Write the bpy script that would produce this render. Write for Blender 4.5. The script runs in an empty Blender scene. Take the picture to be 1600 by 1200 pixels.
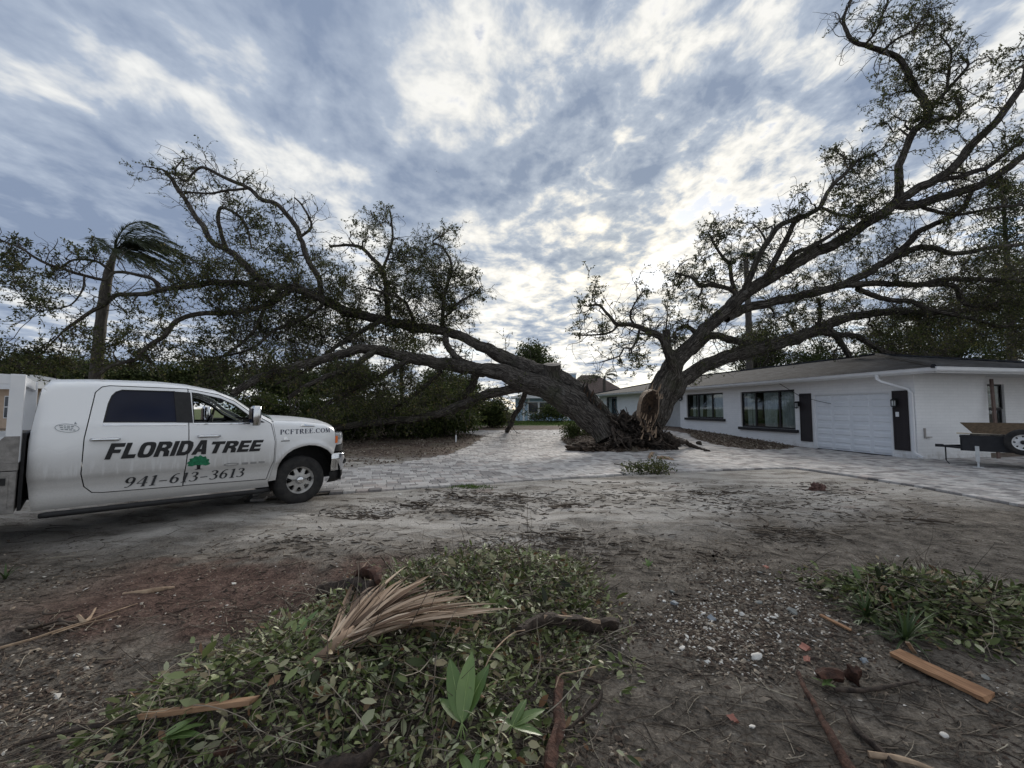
import bpy, bmesh, math, random
import numpy as np
from mathutils import Vector, Matrix
from mathutils.geometry import delaunay_2d_cdt

random.seed(7)
RS = np.random.RandomState(11)
SC = bpy.context.scene
COL = SC.collection

# ------------------------------------------------------------------ camera
FPX, PITCH, EYE = 650.0, math.radians(3.35), 1.62
cam_data = bpy.data.cameras.new("camera")
cam_data.sensor_width = 36.0
cam_data.lens = 36.0 * FPX / 1600.0
cam_data.clip_start = 0.05
cam_data.clip_end = 3000.0
cam = bpy.data.objects.new("camera", cam_data)
COL.objects.link(cam)
cam.location = (0, 0, EYE)
cam.rotation_euler = (math.pi / 2 + PITCH, 0, 0)
SC.camera = cam

# ------------------------------------------------------------------ light
SUN_AZ, SUN_EL = math.radians(13.0), math.radians(20.0)      # azimuth from +Y towards +X
SUN_DIR = Vector((math.sin(SUN_AZ) * math.cos(SUN_EL), math.cos(SUN_AZ) * math.cos(SUN_EL), math.sin(SUN_EL)))
sun_data = bpy.data.lights.new("sun", 'SUN')
sun_data.energy = 1.5
sun_data.angle = math.radians(16)
sun_data.color = (1.0, 0.93, 0.84)
sun = bpy.data.objects.new("sun", sun_data)
COL.objects.link(sun)
sun.rotation_euler = SUN_DIR.to_track_quat('Z', 'Y').to_euler()

SC.view_settings.view_transform = 'Standard'
SC.view_settings.look = 'None'
SC.view_settings.exposure = 0.92
SC.view_settings.gamma = 1.0
SC.view_settings.use_curve_mapping = False
SC.cycles.use_denoising = True
SC.cycles.max_bounces = 6
SC.cycles.transparent_max_bounces = 8
SC.cycles.sample_clamp_indirect = 6


class NT:
    """small helper around a node tree"""
    def __init__(self, tree):
        self.t = tree
        tree.nodes.clear()

    def n(self, typ, **kw):
        nd = self.t.nodes.new(typ)
        for k, v in kw.items():
            if k.startswith('i_'):
                nd.inputs[k[2:].replace('_', ' ')].default_value = v
            else:
                setattr(nd, k, v)
        return nd

    def l(self, a, b):
        self.t.links.new(a, b)

    def math(self, op, a, b=None, c=None, clamp=False):
        nd = self.t.nodes.new('ShaderNodeMath')
        nd.operation = op
        nd.use_clamp = clamp
        for i, v in enumerate((a, b, c)):
            if v is None:
                continue
            if isinstance(v, (int, float)):
                nd.inputs[i].default_value = v
            else:
                self.l(v, nd.inputs[i])
        return nd.outputs[0]

    def noise(self, vec, scale, detail=4, rough=0.55, dist=0.0):
        nd = self.t.nodes.new('ShaderNodeTexNoise')
        nd.inputs['Scale'].default_value = scale
        nd.inputs['Detail'].default_value = detail
        nd.inputs['Roughness'].default_value = rough
        nd.inputs['Distortion'].default_value = dist
        if vec is not None:
            self.l(vec, nd.inputs['Vector'])
        return nd.outputs['Fac']

    def ramp(self, fac, stops):
        nd = self.t.nodes.new('ShaderNodeValToRGB')
        e = nd.color_ramp.elements
        while len(e) < len(stops):
            e.new(0.5)
        for el, (p, c) in zip(e, stops):
            el.position = p
            el.color = (*c, 1) if len(c) == 3 else c
        self.l(fac, nd.inputs[0])
        return nd.outputs[0]

    def mix(self, fac, a, b, mode='MIX'):
        nd = self.t.nodes.new('ShaderNodeMix')
        nd.data_type = 'RGBA'
        nd.blend_type = mode
        for sock, v in ((nd.inputs[0], fac), (nd.inputs[6], a), (nd.inputs[7], b)):
            if isinstance(v, (int, float)):
                sock.default_value = v
            elif isinstance(v, tuple):
                sock.default_value = (*v, 1) if len(v) == 3 else v
            else:
                self.l(v, sock)
        return nd.outputs[2]

    def mapping(self, vec, scale=(1, 1, 1), rot=(0, 0, 0), loc=(0, 0, 0)):
        nd = self.t.nodes.new('ShaderNodeMapping')
        nd.inputs['Scale'].default_value = scale
        nd.inputs['Rotation'].default_value = rot
        nd.inputs['Location'].default_value = loc
        self.l(vec, nd.inputs['Vector'])
        return nd.outputs[0]

    def smooth(self, v, lo, hi):
        nd = self.t.nodes.new('ShaderNodeMapRange')
        nd.interpolation_type = 'SMOOTHSTEP'
        nd.inputs['From Min'].default_value = lo
        nd.inputs['From Max'].default_value = hi
        self.l(v, nd.inputs['Value'])
        return nd.outputs[0]


# ------------------------------------------------------------------ sky
world = bpy.data.worlds.new("World")
SC.world = world
world.use_nodes = True
w = NT(world.node_tree)
tc = w.n('ShaderNodeTexCoord')
sep = w.n('ShaderNodeSeparateXYZ')
w.l(tc.outputs['Generated'], sep.inputs[0])
zz = w.math('ADD', w.math('MAXIMUM', sep.outputs['Z'], 0.0), 0.10)
cmb = w.n('ShaderNodeCombineXYZ')
w.l(w.math('DIVIDE', sep.outputs['X'], zz), cmb.inputs[0])
w.l(w.math('DIVIDE', sep.outputs['Y'], zz), cmb.inputs[1])
plane = cmb.outputs[0]
streak = w.mapping(plane, scale=(1.0, 0.55, 1), rot=(0, 0, math.radians(-14)), loc=(3.1, 1.7, 0))
cell = w.mapping(plane, scale=(1.0, 0.80, 1), rot=(0, 0, math.radians(-20)), loc=(0.6, 0.2, 0))
big = w.noise(streak, 0.95, 4, 0.5, 0.5)
mid = w.noise(cell, 3.3, 5, 0.58, 0.2)
fine = w.noise(cell, 9.5, 5, 0.6, 0.25)
right = w.smooth(sep.outputs['X'], -0.35, 0.25)             # the ripple cloud is broken up to the east, smooth to the west
ripple = w.math('ADD', w.math('MULTIPLY', w.math('SUBTRACT', mid, 0.5), 0.95),
                w.math('MULTIPLY', w.math('SUBTRACT', fine, 0.5), w.math('MULTIPLY_ADD', right, 0.55, 0.22)))
west = w.math('MULTIPLY', w.math('SUBTRACT', 1.0, w.smooth(sep.outputs['X'], -0.75, 0.05)), 0.15)   # the sheet thickens to the west
ripple = w.math('ADD', ripple, west)
ripple = w.math('SUBTRACT', ripple, w.math('MULTIPLY', w.math('SUBTRACT', 1.0, w.smooth(sep.outputs['Z'], 0.04, 0.24)), 0.07))   # and breaks up towards the horizon
thick = w.math('ADD', w.math('MULTIPLY_ADD', w.math('SUBTRACT', big, 0.5), 0.85, 0.525), ripple)
sund = w.n('ShaderNodeVectorMath', operation='DOT_PRODUCT')
w.l(tc.outputs['Generated'], sund.inputs[0])
sund.inputs[1].default_value = SUN_DIR
sd = w.math('MAXIMUM', sund.outputs['Value'], 0.0)
glow = w.math('ADD', w.math('MULTIPLY', w.math('POWER', sd, 10), 0.42), w.math('MULTIPLY', w.math('POWER', sd, 200), 0.30))
cloud = w.ramp(thick, [(0.22, (0.40, 0.49, 0.64)), (0.38, (0.67, 0.655, 0.625)), (0.48, (0.53, 0.53, 0.525)),
                       (0.60, (0.285, 0.325, 0.395)), (0.78, (0.165, 0.205, 0.285))])
warm = w.mix(glow, (0.93, 0.96, 1.0), (1.30, 1.22, 1.05))
cloud = w.mix(1.0, cloud, warm, 'MULTIPLY')
sky = w.n('ShaderNodeTexSky', sky_type='NISHITA', sun_disc=False)
sky.sun_elevation = SUN_EL
sky.sun_rotation = SUN_AZ
sky.air_density = 1.0
sky.dust_density = 0.6
sky.ozone_density = 1.6
gap = w.mix(1.0, sky.outputs[0], (0.40, 0.45, 0.54), 'MULTIPLY')
gap = w.mix(w.math('MULTIPLY', w.smooth(sd, 0.70, 1.0), 0.45), gap, (6.5, 6.3, 5.8))
cover = w.smooth(thick, 0.30, 0.44)
cov2 = w.math('MULTIPLY_ADD', cover, 0.88, 0.12)
cloud10 = w.mix(1.0, cloud, (8.6, 8.5, 8.3), 'MULTIPLY')
final = w.mix(cov2, gap, cloud10)
bg = w.n('ShaderNodeBackground')
bg.inputs['Strength'].default_value = 0.10
w.l(final, bg.inputs['Color'])
out = w.n('ShaderNodeOutputWorld')
w.l(bg.outputs[0], out.inputs['Surface'])
world.cycles.sampling_method = 'MANUAL'
world.cycles.sample_map_resolution = 512


# ------------------------------------------------------------------ pixel helpers (a point of the photograph at a known depth)
def ray(x, y):
    u, v = (x - 800) / FPX, (600 - y) / FPX
    return np.array([u, math.cos(PITCH) - v * math.sin(PITCH), math.sin(PITCH) + v * math.cos(PITCH)])


def P(x, y, depth):
    r = ray(x, y)
    return np.array([0, 0, EYE]) + r * (depth / r[1])


def G(x, y, z=0.0):
    r = ray(x, y)
    return np.array([0, 0, EYE]) + r * ((z - EYE) / r[2])


def to_px(p):
    p = np.asarray(p, float) - np.array([0, 0, EYE])
    d = p[..., 1] * math.cos(PITCH) + p[..., 2] * math.sin(PITCH)
    u = -p[..., 1] * math.sin(PITCH) + p[..., 2] * math.cos(PITCH)
    return 800 + FPX * p[..., 0] / d, 600 - FPX * u / d


# ------------------------------------------------------------------ numpy noise
def _hash(ix, iy, seed):
    h = (ix.astype(np.int64) * 374761393 + iy.astype(np.int64) * 668265263 + seed * 1274126177) & 0x7fffffff
    h = ((h ^ (h >> 13)) * 1274126177) & 0x7fffffff
    return ((h ^ (h >> 16)) & 0xffff) / 65535.0


def vnoise(x, y, seed=0):
    x, y = np.asarray(x, float), np.asarray(y, float)
    ix, iy = np.floor(x), np.floor(y)
    fx, fy = x - ix, y - iy
    fx, fy = fx * fx * (3 - 2 * fx), fy * fy * (3 - 2 * fy)
    a, b = _hash(ix, iy, seed), _hash(ix + 1, iy, seed)
    c, d = _hash(ix, iy + 1, seed), _hash(ix + 1, iy + 1, seed)
    return (a + (b - a) * fx) * (1 - fy) + (c + (d - c) * fx) * fy - 0.5


def fbm(x, y, seed=0, octv=4):
    s, a = 0, 1.0
    for k in range(octv):
        s = s + a * vnoise(np.asarray(x) * 2 ** k, np.asarray(y) * 2 ** k, seed + k)
        a *= 0.5
    return s


def sstep(v, lo, hi):
    t = np.clip((np.asarray(v, float) - lo) / (hi - lo), 0, 1)
    return t * t * (3 - 2 * t)


def in_poly(px, py, poly):
    px, py = np.asarray(px, float), np.asarray(py, float)
    inside = np.zeros(px.shape, bool)
    n = len(poly)
    for i in range(n):
        x1, y1 = poly[i][0], poly[i][1]
        x2, y2 = poly[(i + 1) % n][0], poly[(i + 1) % n][1]
        if y1 == y2:
            continue
        c = ((y1 > py) != (y2 > py)) & (px < (x2 - x1) * (py - y1) / (y2 - y1) + x1)
        inside ^= c
    return inside


def edge_dist(px, py, poly, closed=True):
    px, py = np.asarray(px, float), np.asarray(py, float)
    best = np.full(px.shape, 1e9)
    n = len(poly)
    for i in range(n if closed else n - 1):
        x1, y1 = poly[i][0], poly[i][1]
        x2, y2 = poly[(i + 1) % n][0], poly[(i + 1) % n][1]
        dx, dy = x2 - x1, y2 - y1
        t = np.clip(((px - x1) * dx + (py - y1) * dy) / (dx * dx + dy * dy + 1e-9), 0, 1)
        best = np.minimum(best, np.hypot(px - x1 - t * dx, py - y1 - t * dy))
    return best


# ------------------------------------------------------------------ objects
def tag(o, label=None, cat=None, group=None, kind=None):
    if label:
        o['label'] = label
    if cat:
        o['category'] = cat
    if group:
        o['group'] = group
    if kind:
        o['kind'] = kind
    return o


def empty(name, loc=(0, 0, 0), rz=0.0, label=None, cat=None, group=None):
    o = bpy.data.objects.new(name, None)
    o.empty_display_size = 0.2
    COL.objects.link(o)
    o.location = loc
    o.rotation_euler = (0, 0, rz)
    return tag(o, label, cat, group)


def link(name, me, mat=None, parent=None):
    if mat is not None and not me.materials:
        me.materials.append(mat)
    o = bpy.data.objects.new(name, me)
    COL.objects.link(o)
    if parent is not None:
        o.parent = parent
    return o


def mesh_np(name, verts, quads, smooth=True, uv=None, rnd=None, tris=None):
    """bulk mesh: verts (n,3), quads (m,4) and/or tris (k,3); uv per vertex, rnd per vertex"""
    me = bpy.data.meshes.new(name)
    verts = np.asarray(verts, np.float32)
    q = np.zeros((0, 4), np.int32) if quads is None else np.asarray(quads, np.int32)
    t = np.zeros((0, 3), np.int32) if tris is None else np.asarray(tris, np.int32)
    me.vertices.add(len(verts))
    me.vertices.foreach_set('co', verts.ravel())
    li = np.concatenate([q.ravel(), t.ravel()])
    me.loops.add(len(li))
    me.loops.foreach_set('vertex_index', li)
    me.polygons.add(len(q) + len(t))
    start = np.concatenate([np.arange(len(q)) * 4, len(q) * 4 + np.arange(len(t)) * 3]).astype(np.int32)
    me.polygons.foreach_set('loop_start', start)
    me.polygons.foreach_set('use_smooth', np.full(len(q) + len(t), smooth))
    if uv is not None:
        lay = me.uv_layers.new(name='UVMap')
        lay.data.foreach_set('uv', np.asarray(uv, np.float32)[li].ravel())
    if rnd is not None:
        at = me.attributes.new('rnd', 'FLOAT', 'POINT')
        at.data.foreach_set('value', np.asarray(rnd, np.float32))
    me.update(calc_edges=True)
    me.validate()
    return me


class MB:
    """collects simple shapes and links them as one mesh"""
    def __init__(self):
        self.v, self.f = [], []

    def add(self, verts, faces):
        b = len(self.v)
        self.v += [tuple(map(float, p)) for p in verts]
        self.f += [tuple(b + i for i in f) for f in faces]
        return self

    def box(self, lo, hi, M=None):
        x0, y0, z0 = lo
        x1, y1, z1 = hi
        vs = [(x0, y0, z0), (x1, y0, z0), (x1, y1, z0), (x0, y1, z0), (x0, y0, z1), (x1, y0, z1), (x1, y1, z1), (x0, y1, z1)]
        if M is not None:
            vs = [tuple(M @ Vector(p)) for p in vs]
        return self.add(vs, [(0, 3, 2, 1), (4, 5, 6, 7), (0, 1, 5, 4), (1, 2, 6, 5), (2, 3, 7, 6), (3, 0, 4, 7)])

    def prism(self, poly, axis, a, b):
        """polygon (list of 2-tuples) extruded along axis between a and b"""
        def pt(p, h):
            return {0: (h, p[0], p[1]), 1: (p[0], h, p[1]), 2: (p[0], p[1], h)}[axis]
        n = len(poly)
        vs = [pt(p, a) for p in poly] + [pt(p, b) for p in poly]
        fs = [tuple(range(n)), tuple(range(2 * n - 1, n - 1, -1))] + [(i, i + n, (i + 1) % n + n, (i + 1) % n) for i in range(n)]
        return self.add(vs, fs)

    def tube(self, path, radii, sides=8, cap=True):
        v, q, _ = tube(path, radii, sides)
        b = len(self.v)
        self.add(v, q)
        if cap:
            n = len(path)
            self.f.append(tuple(b + i for i in range(sides - 1, -1, -1)))
            self.f.append(tuple(b + (n - 1) * sides + i for i in range(sides)))
        return self

    def lathe(self, prof, sides=24, M=None):
        """profile of (r, h) around local z"""
        vs, fs = [], []
        n = len(prof)
        for k in range(sides):
            a = 2 * math.pi * k / sides
            for r, h in prof:
                p = Vector((r * math.cos(a), r * math.sin(a), h))
                vs.append(tuple(M @ p) if M is not None else tuple(p))
        for k in range(sides):
            k2 = (k + 1) % sides
            for i in range(n - 1):
                fs.append((k * n + i, k2 * n + i, k2 * n + i + 1, k * n + i + 1))
        return self.add(vs, fs)

    def grid(self, rows):
        """list of rows of points"""
        m = len(rows[0])
        vs = [p for r in rows for p in r]
        fs = [(i * m + j, i * m + j + 1, (i + 1) * m + j + 1, (i + 1) * m + j) for i in range(len(rows) - 1) for j in range(m - 1)]
        return self.add(vs, fs)

    def mesh(self, name, smooth=False, bevel=0.0, fix=True):
        me = bpy.data.meshes.new(name)
        me.from_pydata(self.v, [], self.f)
        if fix or bevel:
            bm = bmesh.new()
            bm.from_mesh(me)
            if fix:
                bmesh.ops.recalc_face_normals(bm, faces=bm.faces)
            if bevel:
                bmesh.ops.bevel(bm, geom=[e for e in bm.edges if e.is_manifold and e.calc_face_angle(0) > 0.5], offset=bevel,
                                segments=2, affect='EDGES', profile=0.6)
            bm.to_mesh(me)
            bm.free()
        if smooth:
            me.polygons.foreach_set('use_smooth', [True] * len(me.polygons))
        me.update()
        return me

    def build(self, name, mat, parent=None, smooth=False, bevel=0.0, fix=True):
        return link(name, self.mesh(name, smooth, bevel, fix), mat, parent)


def auto_smooth(me, ang=40):
    me.polygons.foreach_set('use_smooth', [True] * len(me.polygons))
    try:
        me.set_sharp_from_angle(angle=math.radians(ang))
    except Exception:
        pass


def tube(path, radii, sides=8, rough=0.0, seed=0, flat=None):
    path = np.asarray(path, float)
    radii = np.asarray(radii, float)
    n = len(path)
    tan = np.gradient(path, axis=0)
    tan /= np.linalg.norm(tan, axis=1)[:, None] + 1e-9
    ref = np.array([0, 0, 1.0]) if abs(tan[0][2]) < 0.9 else np.array([1.0, 0, 0])
    nrm = np.cross(tan[0], ref)
    nrm /= np.linalg.norm(nrm)
    N = [nrm]
    for i in range(1, n):
        v = N[-1] - tan[i] * np.dot(N[-1], tan[i])
        N.append(v / (np.linalg.norm(v) + 1e-9))
    N = np.array(N)
    B = np.cross(tan, N)
    ang = np.arange(sides) * 2 * math.pi / sides
    ca, sa = np.cos(ang), np.sin(ang)
    R = np.repeat(radii[:, None], sides, 1)
    ln = np.concatenate([[0], np.cumsum(np.linalg.norm(np.diff(path, axis=0), axis=1))])
    if rough:
        A, L = np.meshgrid(np.arange(sides), ln)
        lobes = (np.sin(A * 2 * math.pi / sides * 3 + L * 0.7 + seed) * 0.5 + np.sin(A * 2 * math.pi / sides * 5 - L * 1.3 + seed * 2) * 0.35)
        ridge = np.abs(vnoise(A * 1.0 + seed * 13, L * 1.6 / max(0.2, radii.max()), seed)) * 2 - 0.5
        R = R * (1 + rough * (0.55 * lobes + 0.9 * ridge))
    ring = N[:, None, :] * (R * ca)[:, :, None] + B[:, None, :] * (R * sa)[:, :, None]
    V = (path[:, None, :] + ring).reshape(-1, 3)
    i = np.arange(n - 1)[:, None] * sides
    j = np.arange(sides)[None, :]
    j2 = (j + 1) % sides
    Q = np.stack([i + j, i + j2, i + sides + j2, i + sides + j], -1).reshape(-1, 4)
    U = np.stack([np.abs(np.tile(ang, n) / math.pi - 1) * np.repeat(radii, sides) * math.pi, np.repeat(ln, sides)], -1)
    return V, Q, U


def batch_tubes(paths, radii, sides=3):
    """paths (M,n,3), radii (M,n): thin twigs, all in one go"""
    M, n, _ = paths.shape
    d = paths[:, -1] - paths[:, 0]
    d /= np.linalg.norm(d, axis=1)[:, None] + 1e-9
    ref = np.where(np.abs(d[:, 2:3]) < 0.9, np.array([[0, 0, 1.0]]), np.array([[1.0, 0, 0]]))
    N = np.cross(d, ref)
    N /= np.linalg.norm(N, axis=1)[:, None] + 1e-9
    B = np.cross(d, N)
    ang = np.arange(sides) * 2 * math.pi / sides
    off = N[:, None, None, :] * np.cos(ang)[None, None, :, None] + B[:, None, None, :] * np.sin(ang)[None, None, :, None]
    V = (paths[:, :, None, :] + off * radii[:, :, None, None]).reshape(-1, 3)
    m = np.arange(M)[:, None, None] * n * sides
    i = np.arange(n - 1)[None, :, None] * sides
    j = np.arange(sides)[None, None, :]
    j2 = (j + 1) % sides
    Q = np.stack([m + i + j, m + i + j2, m + i + sides + j2, m + i + sides + j], -1).reshape(-1, 4)
    return V, Q


def unit(v):
    return v / (np.linalg.norm(v, axis=-1, keepdims=True) + 1e-9)


def walks(start, direction, length, steps, wig, bias=(0, 0, 0), rs=RS):
    """random wiggly paths (M, steps+1, 3)"""
    p = np.array(start, float)
    d = unit(np.array(direction, float))
    out = [p.copy()]
    st = (np.asarray(length, float) / steps)[:, None]
    turn = rs.normal(size=p.shape) * wig
    for k in range(steps):
        turn = turn * 0.45 + rs.normal(size=p.shape) * wig
        d = unit(d + turn + np.array(bias))
        p = p + d * st
        out.append(p.copy())
    return np.stack(out, 1)


def leaf_quads(c, d, up, ln, wd, fold=0.25):
    """one kite-shaped quad per leaf; returns verts, quads"""
    d = unit(d)
    s = unit(np.cross(d, up))
    nn = np.cross(s, d)
    ln, wd = ln[:, None], wd[:, None]
    v = np.stack([c, c + d * ln * 0.45 + s * wd * 0.5 + nn * wd * fold, c + d * ln, c + d * ln * 0.45 - s * wd * 0.5 + nn * wd * fold], 1)
    M = len(c)
    return v.reshape(-1, 3), np.arange(M * 4).reshape(M, 4)


def cr_spline(pts, step):
    """Catmull-Rom resampling of rows (x,y,z,r)"""
    p = np.asarray(pts, float)
    p = np.vstack([2 * p[0] - p[1], p, 2 * p[-1] - p[-2]])
    out = []
    for i in range(1, len(p) - 2):
        L = np.linalg.norm(p[i + 1, :3] - p[i, :3])
        m = max(2, int(L / step))
        t = np.arange(m)[:, None] / m
        out.append(0.5 * (2 * p[i] + (p[i + 1] - p[i - 1]) * t + (2 * p[i - 1] - 5 * p[i] + 4 * p[i + 1] - p[i + 2]) * t ** 2
                          + (3 * p[i] - p[i - 1] - 3 * p[i + 1] + p[i + 2]) * t ** 3))
    out.append(p[-2][None])
    o = np.vstack(out)
    o[:, 3] = np.maximum(o[:, 3], 0.003)
    return o


# ------------------------------------------------------------------ materials
def new_mat(name):
    m = bpy.data.materials.new(name)
    m.use_nodes = True
    return m, NT(m.node_tree)


def finish(t, color, rough=0.8, bump=None, bump_s=0.3, bump_d=0.02, metal=0.0, spec=0.4, coat=0.0, trans=0.0):
    b = t.n('ShaderNodeBsdfPrincipled')
    for sock, v in (('Base Color', color), ('Roughness', rough)):
        if isinstance(v, tuple):
            b.inputs[sock].default_value = (*v, 1)
        elif isinstance(v, (int, float)):
            b.inputs[sock].default_value = v
        else:
            t.l(v, b.inputs[sock])
    b.inputs['Metallic'].default_value = metal
    b.inputs['Specular IOR Level'].default_value = spec
    b.inputs['Coat Weight'].default_value = coat
    b.inputs['Coat Roughness'].default_value = 0.12
    if bump is not None:
        bn = t.n('ShaderNodeBump')
        bn.inputs['Strength'].default_value = bump_s
        bn.inputs['Distance'].default_value = bump_d
        t.l(bump, bn.inputs['Height'])
        t.l(bn.outputs[0], b.inputs['Normal'])
    o = t.n('ShaderNodeOutputMaterial')
    if trans:
        tr = t.n('ShaderNodeBsdfTranslucent')
        if isinstance(color, tuple):
            tr.inputs[0].default_value = (*color, 1)
        else:
            t.l(color, tr.inputs[0])
        mx = t.n('ShaderNodeMixShader')
        mx.inputs[0].default_value = trans
        t.l(b.outputs[0], mx.inputs[1])
        t.l(tr.outputs[0], mx.inputs[2])
        t.l(mx.outputs[0], o.inputs[0])
    else:
        t.l(b.outputs[0], o.inputs[0])
    return b


def plain(name, c1, c2=None, scale=6.0, rough=0.7, bump=0.0, bump_d=0.01, metal=0.0, spec=0.4, coat=0.0, stretch=(1, 1, 1), detail=5, lo=0.35, hi=0.65):
    m, t = new_mat(name)
    co = t.n('ShaderNodeTexCoord')
    v = t.mapping(co.outputs['Object'], scale=stretch)
    nz = t.noise(v, scale, detail, 0.6)
    col = t.ramp(nz, [(lo, c1), (hi, c2 or tuple(min(1, k * 1.25) for k in c1))])
    finish(t, col, rough, nz if bump else None, bump, bump_d, metal, spec, coat)
    return m


def rnd_mat(name, stops, rough=0.6, trans=0.0, attr='rnd', obj_random=False, spec=0.3, vary=0.0, vscale=3.0):
    """colour by a random number per piece (mesh attribute or object)"""
    m, t = new_mat(name)
    if obj_random:
        f = t.n('ShaderNodeObjectInfo').outputs['Random']
    else:
        f = t.n('ShaderNodeAttribute', attribute_name=attr).outputs['Fac']
    col = t.ramp(f, stops)
    bump = None
    if vary:
        co = t.n('ShaderNodeTexCoord')
        nz = t.noise(co.outputs['Object'], vscale, 5, 0.65)
        col = t.mix(1.0, col, t.ramp(nz, [(0.3, (1 - vary,) * 3), (0.7, (1 + vary * 0.4,) * 3)]), 'MULTIPLY')
        bump = nz
    finish(t, col, rough, bump, 0.3, 0.006, spec=spec, trans=trans)
    return m


def bark_mat(name, c1, c2, moss=(0.09, 0.095, 0.06)):
    m, t = new_mat(name)
    uv = t.n('ShaderNodeUVMap').outputs[0]
    a = t.mapping(uv, scale=(9, 1.3, 1))
    r1 = t.noise(a, 1.0, 6, 0.68, 1.4)
    r2 = t.noise(t.mapping(uv, scale=(34, 4.2, 1)), 1.0, 5, 0.7, 0.8)
    vor = t.n('ShaderNodeTexVoronoi', feature='DISTANCE_TO_EDGE')
    vor.inputs['Scale'].default_value = 1.0
    wob = t.n('ShaderNodeVectorMath', operation='ADD')
    nz3 = t.n('ShaderNodeTexNoise')
    nz3.inputs['Scale'].default_value = 2.5
    t.l(uv, nz3.inputs['Vector'])
    t.l(t.mapping(uv, scale=(24, 3.0, 1)), wob.inputs[0])
    t.l(t.mapping(nz3.outputs['Color'], scale=(2.2, 2.2, 0)), wob.inputs[1])
    t.l(wob.outputs[0], vor.inputs['Vector'])
    crack = t.smooth(vor.outputs['Distance'], 0.0, 0.22)
    h = t.math('ADD', t.math('MULTIPLY', r1, 0.45), t.math('ADD', t.math('MULTIPLY', r2, 0.4), t.math('MULTIPLY', crack, 0.16)))
    col = t.ramp(h, [(0.34, tuple(k * 0.3 for k in c1)), (0.50, c1), (0.68, c2)])
    co = t.n('ShaderNodeTexCoord')
    patch = t.noise(co.outputs['Object'], 0.9, 4, 0.6)
    col = t.mix(t.math('MULTIPLY', t.smooth(patch, 0.52, 0.7), 0.6), col, moss)
    lich = t.smooth(t.noise(co.outputs['Object'], 3.1, 5, 0.7), 0.58, 0.72)
    col = t.mix(t.math('MULTIPLY', lich, 0.35), col, (0.26, 0.26, 0.24))
    finish(t, col, 0.92, h, 1.0, 0.07, spec=0.15)
    return m


M_BARK = bark_mat('oak bark', (0.058, 0.051, 0.045), (0.185, 0.168, 0.148), (.06, .062, .04))
M_TWIG = plain('twig bark', (0.036, 0.031, 0.027), (0.075, 0.066, 0.056), 8, 0.95)
OAK_LEAF = [(0.0, (0.028, 0.037, 0.014)), (0.35, (0.060, 0.075, 0.026)), (0.7, (0.100, 0.115, 0.040)), (0.9, (0.140, 0.142, 0.056)), (1.0, (0.16, 0.12, 0.06))]
M_OAKLEAF = rnd_mat('oak foliage', OAK_LEAF, 0.6, 0.38, spec=.2)
M_DARKLEAF = rnd_mat('dark background foliage', [(0, (0.022, 0.031, 0.012)), (0.5, (0.056, 0.074, 0.025)), (1, (0.12, 0.14, 0.05))], 0.6, 0.22, spec=.2)
M_BUSHLEAF = rnd_mat('shrub foliage', [(0, (0.024, 0.036, 0.012)), (0.6, (0.066, 0.09, 0.026)), (1, (0.14, 0.155, 0.05))], 0.6, 0.25, spec=.2)
M_PALMLEAF = rnd_mat('palm foliage', [(0, (0.03, 0.042, 0.024)), (1, (0.075, 0.09, 0.045))], 0.5, 0.25)
M_GRASS = rnd_mat('lawn grass', [(0, (0.05, 0.09, 0.02)), (1, (0.13, 0.19, 0.05))], 0.7, 0.3)
M_TORN = plain('torn heartwood', (0.15, 0.10, 0.068), (0.38, 0.285, 0.20), 9, 0.85, 0.8, 0.03, stretch=(3, 3, 0.6))
M_ROT = plain('rotten heartwood', (0.022, 0.015, 0.011), (0.085, 0.055, 0.036), 9, 0.95, 1.0, 0.05)
M_SOILROOT = plain('root soil', (0.012, 0.010, 0.008), (0.065, 0.05, 0.04), 7, 0.98, 1.0, 0.09, detail=8)
M_ROOT = plain('root bark', (0.025, 0.019, 0.015), (0.10, 0.078, 0.062), 9, 0.95, 0.6, 0.02)
M_WHITE = plain('white trim paint', (0.74, 0.75, 0.77), (0.80, 0.81, 0.82), 3, 0.45)
M_DARKTRIM = plain('near-black trim paint', (0.012, 0.011, 0.012), (0.022, 0.02, 0.022), 6, 0.55)
M_BLACK = plain('black plastic', (0.010, 0.010, 0.011), (0.018, 0.018, 0.019), 12, 0.6)
M_RUBBER = plain('tyre rubber', (0.014, 0.014, 0.015), (0.035, 0.033, 0.031), 9, 0.88, 0.3, 0.004)
M_CHROME = plain('chrome', (0.62, 0.63, 0.65), (0.70, 0.71, 0.72), 4, 0.12, metal=1.0)
M_ALLOY = plain('dusty cast wheel', (0.42, 0.41, 0.39), (0.54, 0.53, 0.51), 7, 0.45, metal=0.45)
M_STEELWHITE = plain('white steel wheel', (0.62, 0.63, 0.63), (0.74, 0.75, 0.75), 8, 0.45)
# ================================================================== GROUND
def g2(pts):
    return [tuple(G(p[0], p[1], p[2] if len(p) > 2 else 0.0)[:2]) for p in pts]


HC = G(1435, 717)[:2]                                         # corner of the white house
HU = np.array([-125 / 650.0, 1.0]); HU /= np.linalg.norm(HU)  # along its front wall, away from us
HN = np.array([-HU[1], HU[0]])                                # out of the front wall


def hp(u, y):
    return tuple(HC + HU * u + HN * y)


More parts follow.
